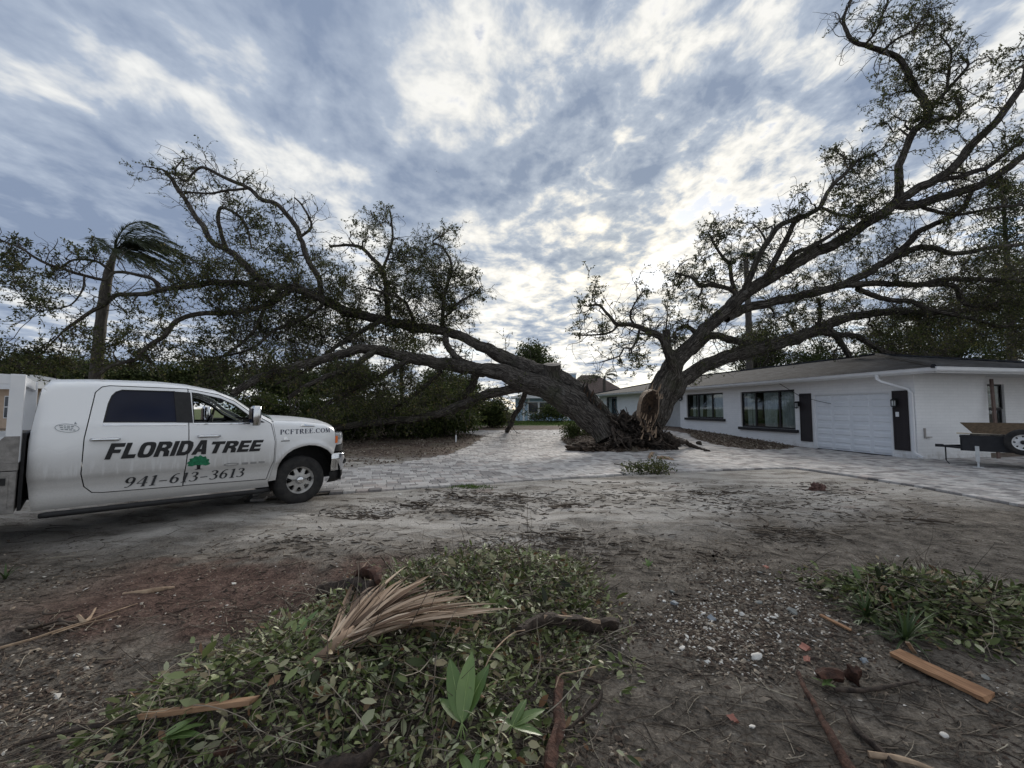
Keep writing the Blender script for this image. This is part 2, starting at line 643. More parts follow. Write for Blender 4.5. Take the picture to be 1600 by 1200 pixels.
EDGE_NEAR = g2([(380, 782), (515, 768), (650, 760), (800, 750), (975, 739), (1100, 733), (1240, 729), (1330, 741), (1450, 760), (1600, 787), (1900, 842)])
BED_LEFT = g2([(700, 673, .33), (755, 680, .25), (740, 690, .12), (700, 708, .02), (620, 723), (548, 730), (420, 741)])
DRIVE = EDGE_NEAR + [(17.5, 9.3), hp(-1.2, -7.5), hp(-.02, -7.5), hp(-.02, -.02), hp(4.35, .02)] + \
    g2([(1215, 702.5), (1170, 702), (1120, 695, .03), (1088, 685, .15), (1074, 678, .22), (1040, 673, .3), (930, 671, .35), (862, 671.5, .35)]) + BED_LEFT
ISLAND = g2([(876, 686, .1), (886, 696, .05), (925, 704), (960, 708), (1010, 709), (1045, 704), (1066, 697), (1074, 690, .05), (1040, 683, .1), (960, 679, .15), (900, 680, .15)])
HEAVE = np.array(G(1043, 697)[:2])
TREE = np.array([4.75, 16.6])
MAIN_PILE = g2([(95, 1165), (200, 1085), (330, 1022), (450, 962), (520, 935), (600, 893), (700, 882), (800, 874), (920, 882), (958, 925), (955, 960), (935, 1000), (945, 1050), (888, 1085), (875, 1215), (860, 1330), (60, 1330)])
RIGHT_PILE = g2([(1275, 928), (1330, 900), (1400, 896), (1500, 915), (1600, 928), (1760, 950), (1740, 1010), (1600, 1010), (1540, 1022), (1440, 1008), (1380, 992), (1320, 966)])


def zt(x, y):
    return 0.40 * sstep(y, 16, 27)


def heave(x, y):
    d = np.hypot(np.asarray(x) - HEAVE[0], np.asarray(y) - HEAVE[1])
    d2 = np.hypot(np.asarray(x) - TREE[0] - .4, (np.asarray(y) - TREE[1] + 1.0))
    return 0.34 * np.exp(-(d / 0.95) ** 2) + 0.10 * np.exp(-(d2 / 1.6) ** 2)


def mound(x, y):
    x, y = np.asarray(x, float), np.asarray(y, float)
    out = np.zeros(x.shape)
    for poly, h, w in ((MAIN_PILE, .20, .75), (RIGHT_PILE, .13, .5)):
        ins = in_poly(x, y, poly)
        d = edge_dist(x, y, poly)
        out = np.maximum(out, np.where(ins, h * sstep(d, 0, w) * (1 + 0.5 * fbm(x * 1.7, y * 1.7, 5, 3)), 0))
    return out


def zground(x, y):
    x, y = np.asarray(x, float), np.asarray(y, float)
    drive = in_poly(x, y, DRIVE) & ~in_poly(x, y, ISLAND)
    d = edge_dist(x, y, DRIVE)
    near = np.clip(1 - (y - 12) / 20, 0.15, 1)
    bump = (0.075 * fbm(x * .45, y * .6, 3, 3) + 0.035 * fbm(x * 2.1, y * 2.4, 9, 3) + 0.016 * fbm(x * 7, y * 8, 21, 3)) * near
    ramp = np.where(drive, 0, sstep(d, 0, 0.5))
    ruts = -0.03 * np.exp(-((y - 5.6 - 0.10 * x - 0.35 * np.sin(x * .4)) / .16) ** 2) - 0.025 * np.exp(-((y - 6.9 - 0.13 * x) / .17) ** 2)
    z = zt(x, y) + bump * np.maximum(ramp, .15) + .35 * ruts * ramp * (x < 7) - 0.012 - 0.05 * drive + 0.8 * heave(x, y) * (y < 18)
    z = z - .045 * np.exp(-(edge_dist(x, y, EDGE_NEAR, False) / .22) ** 2) * ~drive
    rd = edge_dist(x, y, ISLAND)
    isl = in_poly(x, y, ISLAND)
    z = z + np.where(isl, 0.22 * sstep(rd, 0, .9) + .05 * fbm(x * 3, y * 3, 31, 3) * sstep(rd, 0, .3), 0)
    return z + mound(x, y)


ys = np.concatenate([np.linspace(-40, 1.0, 10), np.arange(1.2, 6, .05), np.arange(6, 14, .1), np.arange(14, 40, .35), np.geomspace(40, 600, 24)])
half = np.concatenate([np.arange(.03, 9, .065), np.arange(9.1, 26, .4), np.geomspace(26.5, 500, 20)])
xs = np.concatenate([-half[::-1], half])
GX, GY = np.meshgrid(xs, ys)
GZ = zground(GX.ravel(), GY.ravel())
nx = len(xs)
idx = np.arange(len(ys) * nx).reshape(len(ys), nx)
quads = np.stack([idx[:-1, :-1], idx[:-1, 1:], idx[1:, 1:], idx[1:, :-1]], -1).reshape(-1, 4)
gm, t = new_mat('sandy soil, mulch and lawn')
co = t.n('ShaderNodeTexCoord')
pos = co.outputs['Object']
sp = t.n('ShaderNodeSeparateXYZ')
t.l(pos, sp.inputs[0])
X, Y = sp.outputs['X'], sp.outputs['Y']
n1 = t.noise(pos, 0.9, 6, 0.62, 0.4)
n2 = t.noise(pos, 5.0, 6, 0.68)
n3 = t.noise(pos, 46.0, 6, 0.78)
streaks = t.noise(t.mapping(pos, scale=(0.6, 1.5, 1), rot=(0, 0, math.radians(8))), 1.3, 7, 0.68, 0.3)
soil = t.ramp(t.math('ADD', t.math('MULTIPLY', n2, .5), t.math('MULTIPLY', n3, .5)), [(.38, (.034, .030, .027)), (.48, (.148, .128, .106)), (.56, (.24, .21, .176)), (.63, (.38, .34, .285))])
sand = t.ramp(t.math('ADD', t.math('MULTIPLY', n3, .45), t.math('MULTIPLY', streaks, .55)), [(.36, (.18, .162, .142)), (.46, (.37, .345, .31)), (.55, (.50, .47, .43)), (.64, (.62, .585, .54))])
mulch = t.ramp(t.math('ADD', t.math('MULTIPLY', n2, .4), t.math('MULTIPLY', n3, .6)), [(.38, (.028, .017, .014)), (.5, (.11, .062, .05)), (.62, (.23, .145, .115))])
lawn = t.ramp(t.math('ADD', t.math('MULTIPLY', n1, .5), t.math('MULTIPLY', n3, .5)), [(.3, (.035, .055, .018)), (.6, (.085, .12, .035)), (.75, (.14, .15, .06))])
# sand lies in a band in front of the driveway
yy = t.math('ADD', Y, t.math('MULTIPLY', t.math('SUBTRACT', n1, .5), 2.6))
lim = t.math('MULTIPLY_ADD', t.math('MAXIMUM', X, 0), .30, 4.7)
sandm = t.math('MULTIPLY', t.smooth(t.math('SUBTRACT', yy, lim), -.4, 1.1), t.math('SUBTRACT', 1.0, t.smooth(yy, 12.5, 15.5)))
sandm = t.math('MULTIPLY', sandm, t.math('MULTIPLY_ADD', t.smooth(streaks, .36, .56), .55, .45))
col = t.mix(sandm, soil, sand)
mm = t.math('MULTIPLY', t.math('SUBTRACT', 1.0, t.smooth(t.math('ABSOLUTE', t.math('ADD', X, 2.4)), .9, 2.2)),
            t.math('SUBTRACT', 1.0, t.smooth(t.math('ABSOLUTE', t.math('SUBTRACT', yy, 3.75)), .45, 1.0)))
col = t.mix(t.math('MULTIPLY', mm, .85), col, mulch)
red = t.math('MULTIPLY', t.smooth(t.noise(pos, .8, 3, .6), .60, .70), sandm)
col = t.mix(t.math('MULTIPLY', red, .5), col, (.13, .065, .045))
bedm = t.smooth(Y, 13.0, 15.0)
bed = t.mix(.5, mulch, soil)
col = t.mix(bedm, col, t.mix(t.smooth(n1, .45, .65), bed, (.20, .175, .135)))
col = t.mix(t.math('MULTIPLY', t.smooth(yy, 28.5, 30.5), .9), col, lawn)
# shell and stone flecks
vor = t.n('ShaderNodeTexVoronoi')
vor.inputs['Scale'].default_value = 26
t.l(pos, vor.inputs['Vector'])
fl = t.math('MULTIPLY', t.math('LESS_THAN', vor.outputs['Distance'], .17), t.smooth(t.noise(pos, 1.6, 3, .6), .47, .62))
fsep = t.n('ShaderNodeSeparateColor')
t.l(vor.outputs['Color'], fsep.inputs[0])
fl = t.math('MULTIPLY', fl, t.math('GREATER_THAN', fsep.outputs[0], .45))
col = t.mix(t.math('MULTIPLY', fl, t.math('SUBTRACT', 1.0, bedm)), col, t.mix(fsep.outputs[1], (.16, .13, .10), (.50, .47, .42)))
hgt = t.math('ADD', t.math('MULTIPLY', n2, .5), t.math('ADD', t.math('MULTIPLY', n3, .35), t.math('MULTIPLY', fl, .15)))
finish(t, col, .95, hgt, 1.0, .09, spec=.15)
ground = link('ground', mesh_np('ground', np.stack([GX.ravel(), GY.ravel(), GZ], -1), quads), gm)
tag(ground, 'bare sandy soil yard with mulch patches in front of the driveway', 'ground', kind='structure')

# ================================================================== DRIVEWAY
PAVE_STOPS = [(0.0, (.22, .205, .20)), (.25, (.38, .36, .345)), (.5, (.49, .468, .448)), (.75, (.58, .555, .53)), (1.0, (.40, .35, .325))]
M_PAVE = rnd_mat('concrete pavers', PAVE_STOPS, .85, vary=.35, vscale=5)
M_PAVE_O = rnd_mat('concrete pavers ', PAVE_STOPS, .85, obj_random=True, vary=.35, vscale=9)
M_JOINT = plain('joint sand', (.07, .06, .05), (.13, .11, .09), 20, .95)
ax = np.array(EDGE_NEAR[6]) - np.array(EDGE_NEAR[1])
ax /= np.linalg.norm(ax)
ay = np.array([-ax[1], ax[0]])
org = np.array(EDGE_NEAR[1])
drive = link('driveway', bpy.data.meshes.new('driveway'), M_JOINT)
dv_, de_ = [], []
for poly in (DRIVE, ISLAND):
    b = len(dv_)
    dv_ += [tuple(map(float, p)) for p in poly]
    de_ += [(b + i, b + (i + 1) % len(poly)) for i in range(len(poly))]
gx, gy = np.meshgrid(np.arange(-6, 20, .5), np.arange(7, 36, .5))
k_ = in_poly(gx, gy, DRIVE) & ~in_poly(gx, gy, ISLAND) & (edge_dist(gx, gy, DRIVE) > .2) & (edge_dist(gx, gy, ISLAND) > .2)
dv_ += list(zip(gx[k_].tolist(), gy[k_].tolist()))
r_ = delaunay_2d_cdt([Vector(v) for v in dv_], de_, [], 0, 1e-5)
v2 = np.array([tuple(v) for v in r_[0]])
cc = np.array([v2[list(f)].mean(0) for f in r_[2]])
ins = in_poly(cc[:, 0], cc[:, 1], DRIVE) & ~in_poly(cc[:, 0], cc[:, 1], ISLAND)
drive.data.from_pydata([(x, y, float(zt(x, y) + heave(x, y)) - .03) for x, y in v2], [], [tuple(f) for f, k in zip(r_[2], ins) if k])
tag(drive, 'curving driveway of grey and tan concrete pavers before the house', 'driveway', kind='structure')
SIZES = [.165, .235, .305]
CW = .235
PM = []
for L in SIZES:
    m = MB()
    a, b, c = L / 2 - .004, CW / 2 - .004, .008
    m.add([(-a, -b, -.05), (a, -b, -.05), (a, b, -.05), (-a, b, -.05), (-a, -b, -c), (a, -b, -c), (a, b, -c), (-a, b, -c),
           (-a + c, -b + c, 0), (a - c, -b + c, 0), (a - c, b - c, 0), (-a + c, b - c, 0)],
          [(0, 1, 5, 4), (1, 2, 6, 5), (2, 3, 7, 6), (3, 0, 4, 7), (4, 5, 9, 8), (5, 6, 10, 9), (6, 7, 11, 10), (7, 4, 8, 11), (8, 9, 10, 11)])
    PM.append(m)
cand = []
for r in range(0, 112):
    c = -9.0 + random.random() * .3
    v = (r + .5) * CW - 6.0
    while c < 27:
        k = random.choices((0, 1, 2), (.25, .35, .4))[0]
        q = org + ax * (c + SIZES[k] / 2) + ay * v
        cand.append((q[0], q[1], k))
        c += SIZES[k]
cand = np.array(cand)
ok = in_poly(cand[:, 0], cand[:, 1], DRIVE) & ~in_poly(cand[:, 0], cand[:, 1], ISLAND)
ok &= edge_dist(cand[:, 0], cand[:, 1], DRIVE) > .10
px_, py_ = to_px(np.stack([cand[:, 0], cand[:, 1], zt(cand[:, 0], cand[:, 1])], -1))
ok &= (px_ > -150) & (px_ < 2300) & (cand[:, 1] > 3)
cand = cand[ok]
PAV = []                                                       # x, y, z, kind, matrix
for x, y, k in cand:
    hz = float(heave(x, y))
    e = .05
    gx = float(heave(x + e, y) - heave(x - e, y)) / (2 * e)
    gy = float(heave(x, y + e) - heave(x, y - e)) / (2 * e) + .06 * (16 < y < 26)
    up = Vector((-gx, -gy, 1)).normalized()
    jit = .012 + min(.22, hz * .9)
    fwd = Vector((ax[0], ax[1], 0))
    side = up.cross(fwd).normalized()
    fwd = side.cross(up)
    R = Matrix((fwd, side, up)).transposed() @ Matrix.Rotation(random.gauss(0, jit * .6), 3, 'X') @ Matrix.Rotation(random.gauss(0, jit * .6), 3, 'Y') @ Matrix.Rotation(random.gauss(0, jit * .4), 3, 'Z')
    M4 = R.to_4x4()
    M4.translation = (x, y, float(zt(x, y)) + hz + random.uniform(-.003, .004) + (random.uniform(-.02, .05) if hz > .1 else 0))
    PAV.append((int(k), M4))
# border course set along the near edge
EB = np.array(EDGE_NEAR)
for i in range(1, len(EB) - 1):
    a, b = EB[i], EB[i + 1]
    L = np.linalg.norm(b - a)
    d = (b - a) / L
    nrm = np.array([-d[1], d[0]])
    for s in np.arange(.12, L, .24):
        q = a + d * s + nrm * .0
        M4 = Matrix.Rotation(math.atan2(d[1], d[0]), 4, 'Z')
        M4.translation = (q[0], q[1], random.uniform(-.004, .006) + .004)
        PAV.append((1, M4))
dist = []
for k, M4 in PAV:
    tx, ty = to_px(np.array(M4.translation))
    dist.append((M4.translation.y if (-20 < tx < 1620 and not (tx < 520)) else 99) / SIZES[k])
order = np.argsort(dist)
near = set(order[:300].tolist())
pv_me = [m.mesh('paver_%d' % i) for i, m in enumerate(PM)]
for m in pv_me:
    m.materials.append(M_PAVE_O)
bv, bq, br = [], [], []
for i, (k, M4) in enumerate(PAV):
    if i in near:
        o = link('paver', pv_me[k], None, drive)
        o.matrix_world = M4
    else:
        b = len(bv)
        bv += [tuple(M4 @ Vector(p)) for p in PM[k].v]
        bq += [tuple(b + j for j in f) for f in PM[k].f]
        br += [random.random()] * 12
o = link('pavers', mesh_np('pavers', bv, bq, False, rnd=br), M_PAVE, drive)
tag(o, kind='stuff')

# ================================================================== WHITE HOUSE
house = empty('house', (HC[0], HC[1], 0), math.atan2(HU[1], HU[0]), 'long low white painted brick house with a grey hip roof', 'house')
mw, t = new_mat('white painted brick')
co = t.n('ShaderNodeTexCoord')
s = t.n('ShaderNodeSeparateXYZ')
t.l(co.outputs['Object'], s.inputs[0])
cb = t.n('ShaderNodeCombineXYZ')
t.l(t.math('ADD', s.outputs[0], s.outputs[1]), cb.inputs[0])
t.l(s.outputs[2], cb.inputs[1])
br_ = t.n('ShaderNodeTexBrick')
br_.inputs['Scale'].default_value = 1.0
br_.inputs['Brick Width'].default_value = .40
br_.inputs['Row Height'].default_value = .10
br_.inputs['Mortar Size'].default_value = .008
br_.inputs['Color1'].default_value = (1, 1, 1, 1)
br_.inputs['Color2'].default_value = (.96, .96, .96, 1)
br_.inputs['Mortar'].default_value = (.91, .91, .91, 1)
t.l(cb.outputs[0], br_.inputs['Vector'])
dirt = t.noise(co.outputs['Object'], 1.3, 6, .7)
base = t.ramp(dirt, [(.3, (.80, .805, .81)), (.7, (.88, .882, .885))])
base = t.mix(1.0, base, br_.outputs['Color'], 'MULTIPLY')
splash = t.math('MULTIPLY', t.math('SUBTRACT', 1.0, t.smooth(s.outputs[2], .02, .35)), t.smooth(t.noise(co.outputs['Object'], 4, 5, .7), .4, .7))
base = t.mix(t.math('MULTIPLY', splash, .5), base, (.36, .32, .27))
finish(t, base, .75, br_.outputs['Color'], .3, .008, spec=.3)
M_WALL = mw
ms, t = new_mat('asphalt shingles')
co = t.n('ShaderNodeTexCoord')
s = t.n('ShaderNodeSeparateXYZ')
t.l(co.outputs['Object'], s.inputs[0])
cb = t.n('ShaderNodeCombineXYZ')
t.l(t.math('ADD', s.outputs[0], s.outputs[1]), cb.inputs[0])
t.l(t.math('MULTIPLY', s.outputs[2], 4.3), cb.inputs[1])
b1 = t.n('ShaderNodeTexBrick')
b1.inputs['Scale'].default_value = 1.0
b1.inputs['Brick Width'].default_value = .32
b1.inputs['Row Height'].default_value = .145
b1.inputs['Mortar Size'].default_value = .012
b1.inputs['Color1'].default_value = (.017, .019, .023, 1)
b1.inputs['Color2'].default_value = (.062, .067, .076, 1)
b1.inputs['Mortar'].default_value = (.03, .03, .032, 1)
t.l(cb.outputs[0], b1.inputs['Vector'])
nz = t.noise(co.outputs['Object'], 1.4, 6, .7)
c2 = t.mix(1.0, b1.outputs['Color'], t.ramp(nz, [(.32, (.5, .5, .52)), (.66, (1.0, 1.0, .98))]), 'MULTIPLY')
finish(t, c2, .95, b1.outputs['Color'], .6, .03, spec=.08)
M_SHINGLE = ms
M_GARAGE = plain('garage door paint', (.74, .77, .81), (.80, .825, .86), 2.5, .5)
M_SHUTTER = plain('dark brown shutter paint', (.018, .014, .016), (.030, .024, .026), 5, .6)
M_CURTAIN = plain('grey curtain cloth', (.36, .385, .385), (.50, .53, .52), 3, .9)
M_SOFFIT = plain('soffit paint', (.50, .50, .50), (.58, .58, .58), 3, .7)
M_CONCRETE = plain('concrete', (.27, .255, .235), (.38, .36, .335), 5, .9, .4, .01)
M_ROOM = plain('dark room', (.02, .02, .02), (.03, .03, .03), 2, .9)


def glass_mat(name, tint, refl=.25, rough=.03):
    m, t = new_mat(name)
    tr = t.n('ShaderNodeBsdfTransparent')
    tr.inputs[0].default_value = (*tint, 1)
    gl = t.n('ShaderNodeBsdfGlossy')
    gl.inputs['Roughness'].default_value = rough
    lw = t.n('ShaderNodeFresnel')
    lw.inputs[0].default_value = 1.5
    mx = t.n('ShaderNodeMixShader')
    t.l(t.math('MULTIPLY_ADD', lw.outputs[0], .2, refl * .02, clamp=True), mx.inputs[0])
    t.l(tr.outputs[0], mx.inputs[1])
    t.l(gl.outputs[0], mx.inputs[2])
    o = t.n('ShaderNodeOutputMaterial')
    t.l(mx.outputs[0], o.inputs[0])
    return m


M_GLASS = glass_mat('window glass', (.85, .88, .88))


def wall_panel(name, axis, at, a0, a1, z0, z1, holes, depth, parent, mat, sgn=1):
    """wall face in the plane axis=at with rectangular openings and reveals of a given depth (inwards)"""
    ca = sorted({a0, a1, *[h[0] for h in holes], *[h[1] for h in holes]})
    cz = sorted({z0, z1, *[h[2] for h in holes], *[h[3] for h in holes]})
    m = MB()

    def pt(a, z, d=0.0):
        return (a, at - sgn * d, z) if axis == 'y' else (at + sgn * d, a, z)
    for i in range(len(ca) - 1):
        for j in range(len(cz) - 1):
            mx_, mz = (ca[i] + ca[i + 1]) / 2, (cz[j] + cz[j + 1]) / 2
            if any(h[0] < mx_ < h[1] and h[2] < mz < h[3] for h in holes):
                continue
            m.add([pt(ca[i], cz[j]), pt(ca[i + 1], cz[j]), pt(ca[i + 1], cz[j + 1]), pt(ca[i], cz[j + 1])], [(0, 1, 2, 3)])
    for h in holes:
        c = [(h[0], h[2]), (h[1], h[2]), (h[1], h[3]), (h[0], h[3])]
        for k in range(4):
            p, q = c[k], c[(k + 1) % 4]
            m.add([pt(*p), pt(*q), pt(*q, depth), pt(*p, depth)], [(0, 1, 2, 3)])
    return m.build(name, mat, parent, fix=False)


W1, W2, W3, GD = (4.56, 7.76, .70, 2.44), (9.12, 12.40, 1.06, 2.47), (22.2, 24.4, 1.15, 2.62), (.70, 3.70, -.05, 2.21)
DOOR = (13.38, 14.25, .27, 2.47)
wall_panel('wall', 'y', 0, -.0, 4.36, -.15, 2.78, [GD], .16, house, M_WALL)
wall_panel('wall', 'y', 0.0, 4.36, 8.0, -.15, 2.78, [W1], .14, house, M_WALL)
wall_panel('wall', 'y', -.05, 8.0, 13.1, -.15, 2.80, [W2], .14, house, M_WALL)
wall_panel('wall', 'y', -.9, 13.1, 16.0, -.15, 2.82, [], .16, house, plain('entry cladding', (.55, .56, .56), (.62, .63, .63), 4, .7))
wall_panel('wall', 'y', -.05, 16.0, 26.0, -.15, 2.82, [W3], .14, house, M_WALL)
MB().add([(13.1, -.05, -.1), (13.1, -.9, -.1), (13.1, -.9, 2.8), (13.1, -.05, 2.8), (16, -.05, -.1), (16, -.9, -.1), (16, -.9, 2.8), (16, -.05, 2.8), (8, 0, -.15), (8, -.05, -.15), (8, -.05, 2.78), (8, 0, 2.78)],
         [(0, 1, 2, 3), (7, 6, 5, 4), (8, 9, 10, 11)]).build('wall', M_WALL, house, fix=False)
# side wall with its recessed part and window
SW = (-5.25, -4.45, .75, 2.50)
wall_panel('wall', 'x', 0.0, -3.05, 0.0, -.15, 2.78, [], .14, house, M_WALL)
wall_panel('wall', 'x', 0.8, -10, -3.05, -.15, 2.78, [SW], .14, house, M_WALL)
MB().add([(0, -3.05, -.15), (.8, -3.05, -.15), (.8, -3.05, 2.78), (0, -3.05, 2.78)], [(0, 1, 2, 3)]).build('wall', M_WALL, house, fix=False)
MB().add([(26, -.05, 0), (26, -10, 0), (26, -10, 2.8), (26, -.05, 2.8), (0.8, -10, 0), (26, -10, 0), (26, -10, 2.8), (.8, -10, 2.8)], [(0, 1, 2, 3), (4, 5, 6, 7)]).build('wall', M_WALL, house)

# roof
EV, RZ = 2.86, 4.12
ro = MB()
a, b, c, d = (-1.06, .76, EV), (27, .76, EV), (27, -10.8, EV), (-1.06, -10.8, EV)
r1, r2 = (5.0, -5.0, RZ), (21.5, -5.0, RZ)
ro.add([a, b, c, d, r1, r2], [(0, 1, 5, 4), (1, 2, 5), (2, 3, 4, 5), (3, 0, 4)])
roof = ro.build('roof', M_SHINGLE, house)
MB().add([(-.95, .62, 2.75), (27, .62, 2.75), (27, -10.7, 2.75), (-.95, -10.7, 2.75)], [(3, 2, 1, 0)]).build('soffit', M_SOFFIT, roof)
cap = MB()
for p, q in ((r1, r2), (r1, a), (r1, d), (r2, b)):
    cap.tube([np.array(p) + (0, 0, .015), np.array(q) + (0, 0, .015)], [.07, .07], 6)
cap.build('ridge_cap', M_SHINGLE, roof)
fas = MB()
fas.box((-.98, .56, 2.69), (27, .60, 2.85)).box((-1.0, -10.7, 2.69), (-.96, .60, 2.85))
fas.build('fascia', M_WHITE, roof)
# gutter: an open trough with a rolled lip, along the front and the side
gut = [(0, 0), (0, -.115), (.075, -.115), (.105, -.075), (.118, -.01), (.128, .0), (.128, .012), (.108, .012), (.10, -.005), (.095, -.06), (.07, -.10), (.012, -.10), (.012, 0)]
g = MB()
n = len(gut)
rows = []
for cx, cy, dx, dy in ((27, .605, 0, 1), (-1.005, .605, -1, 1), (-1.005, -10.7, -1, 0)):
    rows.append([(cx + dx * p[0], cy + dy * p[0], 2.845 + p[1]) for p in gut] + [(cx, cy, 2.845)])
g.grid(rows)
g.build('gutter', M_WHITE, roof)
# downspout: elbow under the eave, slope back to the corner, down the corner, kick-out
dsp = MB()
path = [(.62, .66, 2.74), (.62, .66, 2.60), (.56, .60, 2.52), (.12, .10, 2.24), (.06, .065, 2.14), (.06, .065, .26), (.03, .07, .16), (-.22, .10, .06)]
for i in range(len(path) - 1):
    p, q = Vector(path[i]), Vector(path[i + 1])
    M4 = (q - p).to_track_quat('Z', 'Y').to_matrix().to_4x4()
    M4.translation = p
    dsp.box((-.042, -.032, -.012), (.042, .032, (q - p).length + .012), M4)
dsp.build('downspout', M_WHITE, house)


def window(name, rect, y, mull, curtain, sill=True):
    u0, u1, z0, z1 = rect
    yb = y - .10
    f = MB()
    w_ = .075
    f.box((u0, yb - .03, z1 - w_), (u1, yb + .03, z1)).box((u0, yb - .03, z0), (u1, yb + .03, z0 + w_))
    f.box((u0, yb - .03, z0 + w_), (u0 + w_, yb + .03, z1 - w_)).box((u1 - w_, yb - .03, z0 + w_), (u1, yb + .03, z1 - w_))
    root = f.build(name, M_DARKTRIM, house)
    for mu in mull:
        MB().box((mu - .04, yb - .027, z0 + w_), (mu + .04, yb + .027, z1 - w_)).build('mullion', M_DARKTRIM, root)
    edges = [u0 + w_] + [v for mu in mull for v in (mu - .04, mu + .04)] + [u1 - w_]
    for i in range(0, len(edges), 2):
        MB().box((edges[i], yb - .006, z0 + w_), (edges[i + 1], yb + .002, z1 - w_)).build('pane', M_GLASS, root)
    if sill:
        MB().box((u0 - .16, y - .10, z0 - .13), (u1 + .12, y + .11, z0 - .001)).build('sill', M_DARKTRIM, root, bevel=.008)
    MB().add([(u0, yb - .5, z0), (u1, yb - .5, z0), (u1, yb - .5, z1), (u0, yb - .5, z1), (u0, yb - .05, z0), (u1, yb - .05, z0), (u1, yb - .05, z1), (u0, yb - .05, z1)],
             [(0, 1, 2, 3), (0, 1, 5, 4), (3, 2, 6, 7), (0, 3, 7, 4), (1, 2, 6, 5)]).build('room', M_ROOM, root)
    for (c0, c1, low) in curtain:
        rows = []
        K = 42
        for zf in np.linspace(0, 1, 6):
            row = []
            for k in range(K):
                fr = k / (K - 1)
                pinch = 1 - .22 * math.sin(zf * math.pi * .5) * low
                uu = c0 + (c1 - c0) * (.5 + (fr - .5) * pinch) + .05 * low * math.sin(zf * 3 + c0)
                row.append((uu, yb - .085 + .035 * math.sin(fr * (c1 - c0) * 42 + c0 * 7) * (.5 + .5 * (1 - zf)) + .01 * math.sin(k * 2.3), z1 - .04 - (z1 - z0 - .07) * (zf)))
            rows.append(row)
        MB().grid(rows).build('curtain', M_CURTAIN, root, smooth=True)
    return root


window('window', W1, 0, [5.45, 6.85], [(4.62, 5.42, .1), (5.55, 6.45, .9), (6.9, 7.18, .5), (7.2, 7.5, .3)])
window('window', W2, -.05, [10.1, 11.35], [(9.2, 10.05, .4), (10.2, 10.75, .6), (11.0, 11.6, .9), (11.7, 12.0, .4)])
window('window', W3, -.05, [23.3], [(22.3, 22.8, .5), (23.6, 24.2, .4)])
# side window with two sashes in a deep reveal
sw = MB()
for z0, z1 in ((.75, 1.6), (1.6, 2.5)):
    off = .90 if z0 < 1 else .87
    sw.box((off, -5.25, z0), (off + .04, -5.19, z1)).box((off, -4.51, z0), (off + .04, -4.45, z1)).box((off, -5.19, z1 - .06), (off + .04, -4.51, z1)).box((off, -5.19, z0), (off + .04, -4.51, z0 + .05))
swo = sw.build('window', M_DARKTRIM, house)
MB().box((.912, -5.19, .80), (.918, -4.51, 1.54)).box((.882, -5.19, 1.65), (.888, -4.51, 2.44)).build('pane', M_GLASS, swo)
MB().add([(1.1, -5.3, .7), (1.1, -4.4, .7), (1.1, -4.4, 2.55), (1.1, -5.3, 2.55)], [(0, 1, 2, 3)]).build('window_back', M_ROOM, swo)  # near-black sheet behind the panes, same colour as the rooms

# garage door: four rows of raised panels in a frame
gd = MB().box((GD[0] + .05, -.14, -.05), (GD[1] - .05, -.10, 2.17)).build('garage_door', M_GARAGE, house)
M_GROOVE = plain('garage door groove', (.45, .48, .52), (.50, .53, .57), 3, .6)
rowsN, colsN = 4, 4
gw, gh = (GD[1] - GD[0] - .1) / colsN, 2.17 / rowsN
for r in range(rowsN):
    for c in range(colsN):
        x0, z0 = GD[0] + .05 + c * gw, r * gh
        pm = MB()
        # section board with two long raised ribs
        pm.box((x0 + .0, -.10, z0 + .006), (x0 + gw - .0, -.092, z0 + gh - .006))
        for k in range(2):
            zb = z0 + .05 + k * (gh - .06) / 2
            i0, i1, j0, j1 = x0 + .06, x0 + gw - .06, zb, zb + (gh - .06) / 2 - .06
            e = .025
            pm.add([(i0, -.092, j0), (i1, -.092, j0), (i1, -.092, j1), (i0, -.092, j1), (i0 + e, -.074, j0 + e), (i1 - e, -.074, j0 + e), (i1 - e, -.074, j1 - e), (i0 + e, -.074, j1 - e)],
                   [(4, 5, 6, 7), (0, 1, 5, 4), (1, 2, 6, 5), (2, 3, 7, 6), (3, 0, 4, 7)])
        pm.build('panel', M_GARAGE, gd, fix=False)
MB().box((GD[0] - .0, -.12, 2.16), (GD[1], .012, 2.209)).box((GD[0] + .001, -.12, -.05), (GD[0] + .06, .012, 2.16)).box((GD[1] - .06, -.12, -.05), (GD[1] - .001, .012, 2.16)).build('door_frame', M_WHITE, house)
MB().box((GD[0] + .06, -.13, -.06), (GD[1] - .06, -.085, .012)).build('weather_strip', M_BLACK, gd)

